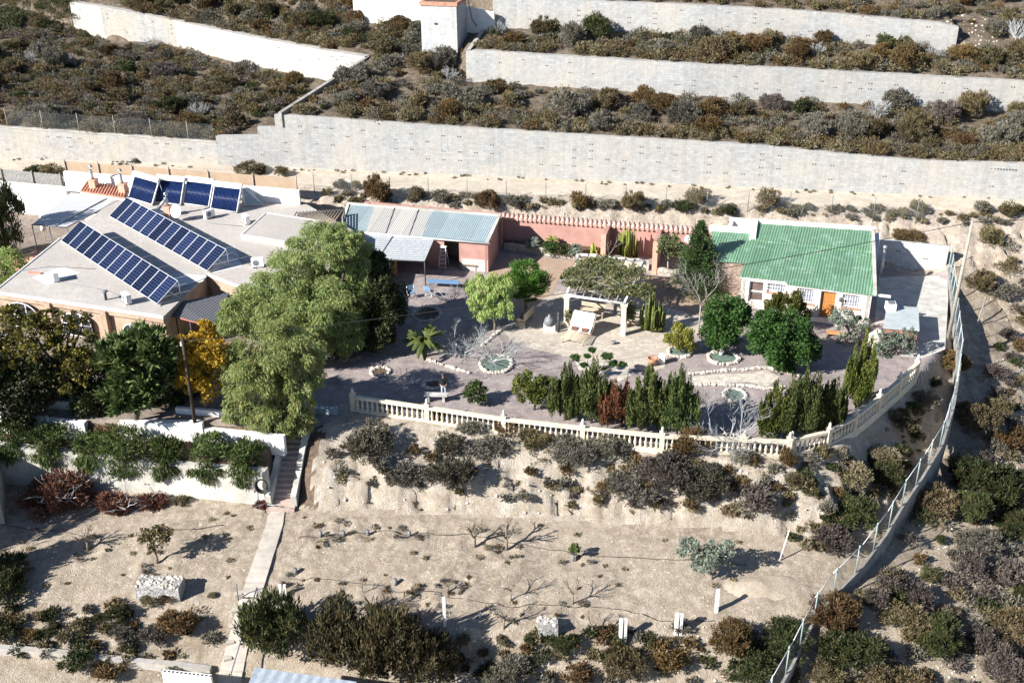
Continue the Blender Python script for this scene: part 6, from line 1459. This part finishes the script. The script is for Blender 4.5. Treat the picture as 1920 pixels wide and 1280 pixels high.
# tree guards: short tubes of mesh
for i,(u,v,l) in enumerate([(602,1005,'grey mesh tree guard at the left of the lower ground'),(645,1005,'small grey mesh tree guard right of the first'),(690,1003,'mesh tree guard below the bank near the left'),(768,1005,'mesh tree guard below the bank'),(742,1095,'grey mesh tree guard above the right dark bush'),(555,1075,'blue-green mesh tree guard near the lower path'),(1075,1050,'mesh guard round the tiny citrus sapling'),(900,1160,'mesh tree guard near the small gabion')]):
    p=G(u,v);w=MB();w.lathe(p-[0,0,.05],[(.09,0),(.08,.42),(.07,.42),(.08,.0)],10);tag(w.build('tree_guard','iron',origin=tuple(p)),l,'tree guard','mesh guards round the saplings')
# irrigation lines
w=MB()
for ln_ in [[(560,1010),(700,1000),(880,1003),(1100,1040),(1400,1060)],[(540,1085),(700,1098),(930,1132),(1140,1140),(1240,1165),(1340,1165)],[(0,985),(200,1010),(420,985)]]:
    q=sub([G(u,v) for u,v in ln_],14);w.tube([ (p[0],p[1],z1(p[0],p[1])+.05+.03*math.sin(i)) for i,p in enumerate(q)],.018,4,cap=False)
w.v and tag(w.build('irrigation_pipe','hose'),'thin dark irrigation pipes snaking over the lower ground','pipe')
a=P(-40,965,-2.3);t=thing('outbuilding','dark outbuilding with reddish roof edge cut by the left border','shed',a)
ob=[P(-120,962,-2.3)[:2],P(6,968,-2.3)[:2],P(10,905,-2.3)[:2],P(-120,900,-2.3)[:2]];MB().prism(ob,-3.,-.1).build('wall','render',t);c2=np.mean(ob,0);MB().prism([c2+(p-c2)*1.06 for p in ob],-.097,.03).build('roof','tile',t)
for i,(u,v,h) in enumerate([(-95,1010,150),(-150,1060,190),(-120,1110,170),(-210,990,200)]): tree('cypress',['dark cypress beyond the left border, nearest the outbuilding','tall dark cypress beyond the left border','lower dark cypress beyond the left border','far dark cypress beyond the left border'][i],'tree',u,v,[(0,u,v-h*.3,26,h*.25),(0,u,v-h*.6,20,h*.28),(0,u-20,v-h*.45,22,h*.2)],'dkhedge',4000,.15,'up',170+i,'darkbark',.08)
# heap of cut red branches
for (u,v,ru,rv,n,l) in [(115,945,66,34,9000,'big heap of cut rust-red branches at the foot of the long planter wall'),(215,955,34,22,3500,'smaller heap of cut orange-red branches right of the big heap'),(285,945,30,12,1800,'low scatter of reddish cut twigs under the planter wall'),(492,950,14,7,500,'small tuft of red twigs at the foot of the stairs')]:
    b=G(u,v);k=sc(b);t=thing('branch_heap',l,'brush pile',b);R_=np.array([ru/k,ru/k*.7,rv/k*1.3])
    link('twigs',crownmesh('twigs',[(np.array([0,0,rv/k*.35]),R_)],int(n*1.5),.10,'spiky',int(u),30,.35,.3,-.3),'redbrush',t)
    rg_=random.Random(int(u))
    for q in range(max(3,int(n/700))):
        w=MB()
        a=b+np.array([rg_.uniform(-1,1)*R_[0]*.8,rg_.uniform(-1,.6)*R_[1]*.8,rg_.uniform(.3,1)*R_[2]]);branches(w,a,(rg_.uniform(-1,1),rg_.uniform(-1,.3),rg_.uniform(-.2,.6)),.55,.035,2,rg_,.6,0,2)
        w.build('bare_stick','palebark',t)
# straw tumble bushes by the gabion
# ================================================================ SCRUB
protos={}
def bushproto(kind,seed,n=2300,dead=False,size=.085):
    rg=np.random.default_rng(seed);k=rg.integers(2,5);el=[(np.array([0,0,.42]),np.array([.8,.8,.52]))]
    for i in range(k): a=rg.random()*6.28;el.append((np.array([math.cos(a)*.45,math.sin(a)*.45,.35+.3*rg.random()]),np.array([.45,.45,.38])*(.8+.5*rg.random())))
    if dead:
        w=MB();r=random.Random(seed)
        for i in range(9): a=i*.7;branches(w,(0,0,0),(math.cos(a)*.8,math.sin(a)*.8,.9),.42,.028,3,r,.7,0,3)
        me=bpy.data.meshes.new('bush');me.from_pydata(w.v,[],w.f);me.update()
    else: me=crownmesh('bush',el,n,size,'spiky',seed,26 if n<4000 else 44,.32 if n<4000 else .24,.25,-.5,zmin=-.15)
    me.materials.append(M[kind]);return me
NB=0;spots=[]
def getp(kind,i,big=False):
    key=(kind,i,big)
    if key not in protos: protos[key]=bushproto('palebark' if kind=='dead' else kind,sum(map(ord,kind))*7+i*13,6500 if big else 2300,kind=='dead',.055 if big else .085)
    return protos[key]
RB=random.Random(77)
def bush(p,R_,kind,label,group,hs=1.):
    global NB;NB+=1
    o=bpy.data.objects.new('dead_shrub' if kind=='dead' else 'scrub_bush',getp(kind,RB.randrange(3),R_>1.25));C.objects.link(o);o.location=(p[0],p[1],p[2]-.06*R_);s_=R_
    o.scale=(s_*RB.uniform(.88,1.12),s_*RB.uniform(.88,1.12),s_*hs*RB.uniform(.85,1.1));o.rotation_euler=(RB.uniform(-.12,.12),RB.uniform(-.12,.12),RB.uniform(0,6.28));tag(o,label,'shrub',group);spots.append((p[0],p[1],R_));return o
KN={'dkgrey':'dark grey-brown scrub bush','dkbrown':'dark brown-green scrub bush','olive':'olive-brown scrub bush','grey':'dry grey-green scrub bush','rust':'rusty brown scrub bush','dkgreen':'dark green scrub bush','drygrass':'pale dry grass clump','violet':'purplish dry scrub bush','dead':'leafless pale grey shrub'}
# bushes one can pick out: (u, v base, radius px, kind, where)
named=[(708,378,29,'rust','above the workshop roof, the tallest on the road edge',1.7),(780,372,20,'olive','right of the tall one above the workshop roof',1.1),(828,376,20,'grey','above the middle of the workshop roof',1.1),(912,390,29,'rust','above the right end of the workshop roof',1.1),(965,390,20,'grey','above the left end of the pink wall',1),(1088,384,24,'rust','on the road edge above the first pink pillar',1.2),(1135,392,17,'grey','small one on the road edge between two larger ones',1),(1188,390,28,'olive','on the road edge above the second pink pillar',1.1),(1310,378,26,'olive','on the road edge above the tall conifer',1.1),(1285,395,20,'dkgreen','on the cliff just above the tall conifer',1),(1366,402,18,'dkgreen','on the cliff left of the cottage roof',1),(1440,384,27,'olive','alone on the road edge above the green roof',1.2),(1515,393,12,'grey','small one above the green roof',1),(1560,397,16,'olive','low one above the right part of the green roof',.8),(1725,396,20,'olive','on the road edge above the yard wall',1.1),(1840,397,20,'grey','on the road edge near the right border',1),(1893,405,26,'olive','on the road edge at the right border',1.1),
(62,330,24,'dkgreen','above the reed fence at the far left',.8),(100,328,24,'olive','above the right end of the reed fence',.9),(255,302,10,'grey','at the foot of the road wall on the left',1),(470,325,32,'olive','long low one behind the brown screen fence',.6),(528,328,16,'olive','behind the right end of the brown screen fence',1),(640,352,16,'grey','at the left end of the wire fence',1),(668,354,14,'olive','just left of the tall rusty bush on the road edge',1),
(1702,448,32,'rust','low brown one on the cliff above the yard wall',.6),(1838,540,34,'olive','on the slope right of the leaning pole',1),(1880,558,28,'grey','on the slope near the right border, below the cliff',1),
(702,852,50,'dkgreen','shaded one under the left end of the balustrade',1),(815,785,19,'rust','in front of the second balustrade post',1.1),(952,812,24,'rust','in front of the third balustrade post',1.2),(990,825,24,'olive','right of the third balustrade post',1),(845,905,46,'dkgreen','big dark one in the middle left of the bank',1),(880,812,22,'grey','under the balustrade between second and third posts',.9),(845,845,30,'dkgreen','dark one on the bank below the person',.9),(1075,865,44,'grey','wide one on the bank below the cypresses',.9),(1140,850,44,'grey','wide one on the bank below the dead cypress',.9),(1250,905,52,'violet','big purplish one on the bank',1),(1315,920,52,'dkgreen','big dark one on the right part of the bank',1),(1180,925,44,'grey','low one hanging down the middle of the bank',.9),(1300,845,42,'rust','brown one under the balustrade right of the fourth post',1),(1415,945,34,'violet','round purplish one on the right part of the bank',1.1),(1475,870,20,'rust','in front of the bend of the balustrade',1.5),(1490,905,20,'olive','small one below the bend of the balustrade',1),(760,900,36,'grey','on the left part of the bank',.9),(1010,835,30,'olive','under the balustrade left of the fourth post',.9),(915,850,34,'grey','in the centre left of the bank',.9),(1390,860,26,'grey','under the balustrade near the white fig',.8),
(1590,905,42,'drygrass','pale grass one between balustrade and fence',1),(1650,895,44,'dkgreen','dark one against the inner side of the fence',1),(1560,1025,38,'violet','inside the fence, left of its dip',1),(1600,980,50,'dkgreen','big one inside the fence, below the grass clump',1),(1690,800,36,'olive','inside the fence under the curved balustrade',1),(1730,760,30,'grey','inside the fence near the curved balustrade end',1),(1780,690,34,'rust','reddish one at the inner foot of the fence',1),(1660,860,30,'drygrass','straw-coloured one under the curved balustrade',.9),
(1840,925,74,'dkgreen','largest green one right of the fence',1),(1745,965,50,'olive','right of the fence beside the largest green one',1),(1830,800,40,'olive','right of the fence, above the largest green one',1),(1875,845,30,'rust','near the right border above the largest green one',1),(1830,1030,46,'grey','right of the fence below the largest green one',1),(1895,1000,40,'dkgreen','at the right border, below the largest green one',1),
(525,1215,60,'dkgreen','big dark one right of the lower path',2.15),(640,1240,62,'dkbrown','big one at the bottom, second from the lower path',1.9),(712,1262,66,'dkbrown','big one at the bottom, third from the lower path',2.1),(795,1278,62,'dkbrown','big one at the bottom, fourth from the lower path',2.0),(955,1275,46,'grey','round one at the bottom centre',1.1),(1062,1215,24,'dkgreen','small one just right of the small gabion',1.2),(1080,1275,34,'rust','brown one at the bottom edge right of centre',1.1),(1175,1262,48,'olive','below the white post pair',1),(1250,1238,42,'rust','brown one right of the white post pair',1),(1365,1215,52,'rust','rusty one below the light earth mound',1.1),(1410,1270,56,'dkgreen','at the bottom edge left of the fence',1),(1475,1215,48,'dkgreen','just left of the fence near the bottom',1),(1560,1165,52,'rust','brown one just right of the fence near the bottom',1),(1600,1235,62,'dkgreen','right of the fence at the bottom',1),(1545,1275,46,'olive','at the bottom edge right of the fence',1),
(222,1165,26,'dkgreen','upper left one of the cluster below the long gabion',1.1),(232,1190,24,'grey','lower left one of the cluster below the long gabion',1),(290,1198,30,'violet','middle one of the cluster below the long gabion',1),(340,1178,38,'rust','right one of the cluster below the long gabion',1),(97,1188,20,'dkgreen','small one on the lower left ground',1),(55,1198,18,'rust','small brown one at the lower left',1),(182,1165,13,'dkgreen','tiny round one left of the cluster below the gabion',1),(150,1240,36,'dkgreen','above the low wall at the bottom left',.8),(205,1258,38,'rust','brown one above the low wall at the bottom left',.8),(330,1262,22,'grey','small one above the perforated wall',.9),(12,1130,40,'dkgreen','at the left border, dark',1.2),(20,1075,42,'dkgreen','at the left border, above the other dark one',1.1),(8,1195,30,'dkgreen','at the left border near the bottom',1),(340,945,16,'olive','yellowish one at the foot of the planter wall',1),(285,1128,24,'drygrass','straw one at the foot of the long gabion',.8),(318,1124,18,'rust','brown one at the foot of the long gabion',.8),(398,1118,10,'drygrass','tiny straw one right of the long gabion',1),(940,1205,14,'drygrass','straw one left of the small gabion',1),(1030,1205,18,'drygrass','straw one in front of the small gabion',.8)]
for u,v,r,k,l,hs in named:
    if k=='dkgreen' and ('bank' in l or 'under the' in l): k='dkgrey'
    p=G(u,v);bush(p,r/sc(p)*(1.18 if 'bank' in l or 'under the' in l else 1.12),k,(KN[k]+' '+l),None,hs)
# trailing greenery on the planter wall
for i,(u,v,r,l) in enumerate([(95,842,40,'left'),(170,852,36,'second'),(235,864,52,'third and largest'),(315,862,36,'fourth'),(395,862,40,'fifth, below the pole'),(462,872,38,'nearest the stairs'),(30,832,38,'at the left border')]):
    p=G(u,v-6);o=shrub('trailing green shrub spilling over the long planter wall, '+l,u,v,r,r*.6,'green',200+i,'spiky',2300,.11,'trailing_shrub',base=p)
    k=sc(p);ix=np.interp(p[0],r3[:,0],r3[:,1]);b=np.array([p[0],ix-.25,p[2]-.25])
    link('hanging_growth',crownmesh('hanging_growth',[(b-p,np.array([r/k*.8,.3,.75]))],1300,.10,'droop',300+i,14,.35,.3,-1.),'green',o)
shrub('rust-brown dried shrub in the planter above the trailing greenery',205,828,24,22,'rust',230,'spiky',1500,.10)
# dense scrub on the terraces
def inpoly(u,v,poly):
    c=False;n=len(poly)
    for i in range(n):
        x1,y1=poly[i];x2,y2=poly[(i+1)%n]
        if (y1>v)!=(y2>v) and u<(x2-x1)*(v-y1)/(y2-y1)+x1:c=not c
    return c
regs=[('ul',[(-40,40),(130,50),(200,82),(340,98),(470,135),(600,160),(520,215),(415,262),(250,246),(0,232),(-40,232)],'on the upper left terrace',{'olive':6,'grey':3,'rust':2.5,'violet':2,'dead':1.6,'dkgreen':1.5},34,.85),
('um',[(700,112),(775,20),(790,95),(870,100),(875,160),(1280,188),(1600,200),(1960,215),(1960,300),(1740,292),(1400,262),(1000,238),(640,212),(560,206),(620,165)],'on the terrace above the road wall',{'olive':4,'grey':5,'rust':2,'violet':1,'dead':1.8,'dkgreen':.6},56,.9),
('ur',[(905,85),(925,62),(1300,70),(1500,80),(1790,100),(1960,100),(1960,145),(1600,128),(1280,112)],'on the narrow terrace between the two upper right walls',{'olive':3,'grey':4,'rust':2,'dkgreen':1,'dead':1},26,.85),
('tl',[(150,-20),(690,-20),(790,40),(760,90),(700,95),(510,66),(385,42),(270,18)],'above the long sloping wall at the top left',{'olive':4,'grey':2,'rust':2,'dkgreen':1},30,.8),
('tr',[(930,-35),(1960,-35),(1960,90),(1810,60),(1790,36),(1500,10),(1280,-2)],'at the top right edge of the hillside',{'olive':3,'grey':3,'rust':2,'dead':1},18,.8),
('rs',[(1850,440),(1960,440),(1960,1300),(1560,1300),(1600,1150),(1700,1020),(1760,900),(1850,700),(1900,600)],'on the slope right of the boundary fence',{'violet':4,'grey':2,'olive':3,'dkgreen':3.5,'dead':.7,'rust':1.5},24,.85)]
bylab={};under=[]
for nm,poly,where,kinds,nbig,sz in regs:
    us=[p[0] for p in poly];vs=[p[1] for p in poly];kk=list(kinds);ww=[kinds[k] for k in kk];got=0;tr=0
    while got<nbig and tr<nbig*60:
        tr+=1;u=RB.uniform(min(us),max(us));v=RB.uniform(min(vs),max(vs))
        if not inpoly(u,v,poly): continue
        p=G(u,v);R_=sz*RB.uniform(1.15,2.05)*(.8 if nm=='rs' else 1)
        if any((p[0]-a)**2+(p[1]-b)**2<(.55*(R_+c))**2 for a,b,c in spots): continue
        k=RB.choices(kk,ww)[0];o=bush(p,R_*(.9 if k=='dead' else 1),k,'x','scrub bushes '+where,RB.uniform(.95,1.35));bylab.setdefault((nm,k,'x' if k=='dead' else ''),[]).append((o,u,v,R_));got+=1
    tr=0
    area=(max(us)-min(us))*(max(vs)-min(vs));nn={'ul':1350,'um':1500,'ur':520,'tl':560,'tr':320,'rs':300}[nm]
    while tr<nn:
        tr+=1;u=RB.uniform(min(us),max(us));v=RB.uniform(min(vs),max(vs))
        if not inpoly(u,v,poly): continue
        p=G(u,v);q_=RB.choices(kk,ww)[0];under.append((p,'grey' if q_=='dead' else q_,RB.uniform(.35,.9)))
WH={'ul':'upper left terrace','um':'road-wall terrace','ur':'narrow upper terrace','tl':'top left slope','tr':'top right hillside','rs':'slope outside the fence'}
LM=[(140,'far left'),(330,'above the solar panels'),(520,'left of the diagonal wall'),(700,'above the raised roof'),(800,'left of the tower'),(900,'below the tower'),(1050,'above the workshop end'),(1230,'above the pink pillars'),(1400,'above the tall conifer'),(1560,'above the cottage left half'),(1700,'above the cottage right half'),(1840,'above the yard'),(9999,'by the right border')]
def lm(u): return next(t for a,t in LM if u<a)
cellrank={}
for (nm,k,_),l in bylab.items():
    for o,u,v,R_ in l:
        poly=[q for q in regs if q[0]==nm][0][1];vs=sorted(w_[3-3]  for w_ in [(v,)])
        if nm=='rs': a=['top','upper part','middle','lower part','bottom'][min(4,max(0,int((v-440)/172)))];b='near the fence' if u<1700+ (0 if v>900 else 130) else 'near the right border'
        else:
            allv=[w_[2] for kk_,ll in bylab.items() if kk_[0]==nm for w_ in ll if abs(w_[1]-u)<160];f_=sum(x<v for x in allv)/max(1,len(allv));a='back' if f_<.34 else ('middle' if f_<.67 else 'front edge');b=lm(u)
        sz_='large ' if R_>1.35*(.85) else 'small '
        kn=KN[k].replace('dry ','').replace('pale ','');o['label']=sz_+kn+', '+a+' of the '+WH[nm]+', '+b
        if len(o['label'].split())>16: o['label']=kn+', '+a+' of '+WH[nm]+', '+b
# bank + berm tufts
for poly,n,kk in [([(600,830),(1480,870),(1600,880),(1560,1010),(1350,975),(900,940),(640,930)],130,['grey','olive','rust','drygrass','violet']),([(590,358),(1900,402),(1900,425),(1400,405),(600,382)],150,['grey','olive','drygrass']),([(0,1130),(420,1150),(420,1260),(0,1235)],60,['olive','rust','grey','drygrass','dkgreen']),([(850,1200),(1500,1160),(1500,1290),(850,1290)],110,['olive','rust','grey','dkgreen']),([(1500,860),(1700,760),(1780,700),(1740,820),(1580,1060),(1480,1010)],110,['olive','drygrass','grey','dkgreen']),([(540,960),(1500,1000),(1500,1130),(540,1100)],25,['drygrass']),([(0,940),(480,955),(420,1130),(0,1100)],20,['drygrass']),([(0,292),(1900,372),(1900,378),(0,300)],80,['drygrass','grey'])]:
    us=[p[0] for p in poly];vs=[p[1] for p in poly];g=0
    while g<n:
        u=RB.uniform(min(us),max(us));v=RB.uniform(min(vs),max(vs))
        if not inpoly(u,v,poly): continue
        g+=1;k=RB.choice(kk);under.append((G(u,v),k,RB.uniform(.15,.55) if len(kk)>2 else RB.uniform(.08,.22)))
for ln_,z0,x0,x1,n in [(r11,0,-18,40,210),(r13,0,-3,44,150),(r15,0,-1,36,70),(l11,0,-45,-24.5,60),(l13,0,-42,-15,90)]:
    for k in range(n):
        x=RB.uniform(x0,x1);y=np.interp(x,ln_[:,0],ln_[:,1])+RB.uniform(.1,1.3);under.append((np.array([x,y,z1(x,y)]),RB.choice(['olive','grey','rust','drygrass','olive']),RB.uniform(.35,1.0)))
for bx,by,br in BAS:
    for k in range(5):
        a=RB.uniform(0,6.28);x=bx+math.cos(a)*RB.uniform(.3,1.1);y=by+math.sin(a)*RB.uniform(.3,1.1);under.append((np.array([x,y,z1(x,y)]),RB.choice(['violet','rust','grey','drygrass']),RB.uniform(.12,.28)))
for k in range(160):
    p=G(RB.uniform(-20,150),RB.uniform(-30,60));under.append((p,RB.choice(['dkgreen','dkgreen','olive']),RB.uniform(.5,1.3)))
# undergrowth: one object with one material slot per colour
kinds=['olive','grey','rust','violet','dkgreen','drygrass','dead'];rg=np.random.default_rng(5);Vs=[];mi=[];tot=0
basep=[crownpts(np.random.default_rng(900+i),[(np.array([0,0,.45]),np.array([.85,.85,.6]))],330,16,.38,.3,-.3) for i in range(6)]
for p,k,R_ in under:
    q,d=basep[rg.integers(6)];m=len(q) if R_>.3 else 70;ix=rg.permutation(len(q))[:m];a=rg.random()*6.28;c,s_=math.cos(a),math.sin(a);Rm=np.array([[c,-s_,0],[s_,c,0],[0,0,1]])
    qq=(q[ix]@Rm.T)*R_;dd=d[ix]@Rm.T+rg.normal(size=(m,3))*.35+np.array([0,0,.5]);x=qq[:,0]+p[0];y=qq[:,1]+p[1];qq=np.stack([x,y,np.maximum(qq[:,2],.0)+p[2]-.03],1)
    sz=.085*(.6+.8*rg.random(m))*(1 if R_>.3 else .7);V,_=leafgeo(qq,dd,sz*2.0,sz*.75,rg);Vs.append(V);mi+= [kinds.index(k)]*m
V=np.vstack(Vs);Fq=np.arange(len(V)).reshape(-1,4);me=rawmesh('undergrowth',V,Fq);me.polygons.foreach_set('material_index',np.array(mi,np.int32))
o=link('undergrowth',me,['olive','grey','rust','violet','dkgreen','drygrass','twig']);tag(o,'low dry undergrowth and grass tufts between the bushes','undergrowth',kind='stuff')
# scattered stones: uncountable
w=MB();rg_=random.Random(9);Vs=[];Fs=[]
ico=np.array([(0,0,1),(.9,0,.45),(.28,.85,.45),(-.72,.53,.45),(-.72,-.53,.45),(.28,-.85,.45),(.72,.53,-.45),(-.28,.85,-.45),(-.9,0,-.45),(-.28,-.85,-.45),(.72,-.53,-.45),(0,0,-1)],float)
icf=[(0,1,2),(0,2,3),(0,3,4),(0,4,5),(0,5,1),(1,6,2),(2,7,3),(3,8,4),(4,9,5),(5,10,1),(6,7,2),(7,8,3),(8,9,4),(9,10,5),(10,6,1),(6,11,7),(7,11,8),(8,11,9),(9,11,10),(10,11,6)]
icf=np.array(icf);pts=[];rs=[]
for poly,n,rr in [([(0,950),(1500,1010),(1500,1250),(0,1240)],900,(.02,.05)),([(600,850),(1480,880),(1560,1000),(900,960),(620,950)],260,(.03,.11)),([(1800,430),(1920,430),(1920,1280),(1560,1280),(1800,900)],420,(.03,.10)),([(590,365),(1900,400),(1900,470),(1400,420),(600,390)],380,(.03,.10)),([(0,300),(1900,365),(1900,395),(0,320)],400,(.02,.07)),([(850,1180),(1500,1170),(1500,1280),(850,1280)],160,(.03,.10)),([(1770,20),(1920,20),(1920,110),(1800,110)],120,(.05,.16))]:
    us=[p[0] for p in poly];vs=[p[1] for p in poly];g=0
    while g<n:
        u=rg_.uniform(min(us),max(us));v=rg_.uniform(min(vs),max(vs))
        if not inpoly(u,v,poly): continue
        g+=1;pts.append(G(u,v));rs.append(rr[0]+(rr[1]-rr[0])*rg_.random()**2.5)
pts=np.array(pts);rs=np.array(rs);rg=np.random.default_rng(2)
V=(ico[None]*(1+.35*(rg.random((len(pts),12,1))-.5))*rs[:,None,None]*np.array([1,1,.7])+pts[:,None,:]).reshape(-1,3)
Fq=(icf[None]+12*np.arange(len(pts))[:,None,None]).reshape(-1,3);me=rawmesh('loose_stones',V,Fq,3);tag(link('loose_stones',me,'stone'),'loose pale stones scattered over the bare ground','stones',kind='stuff')
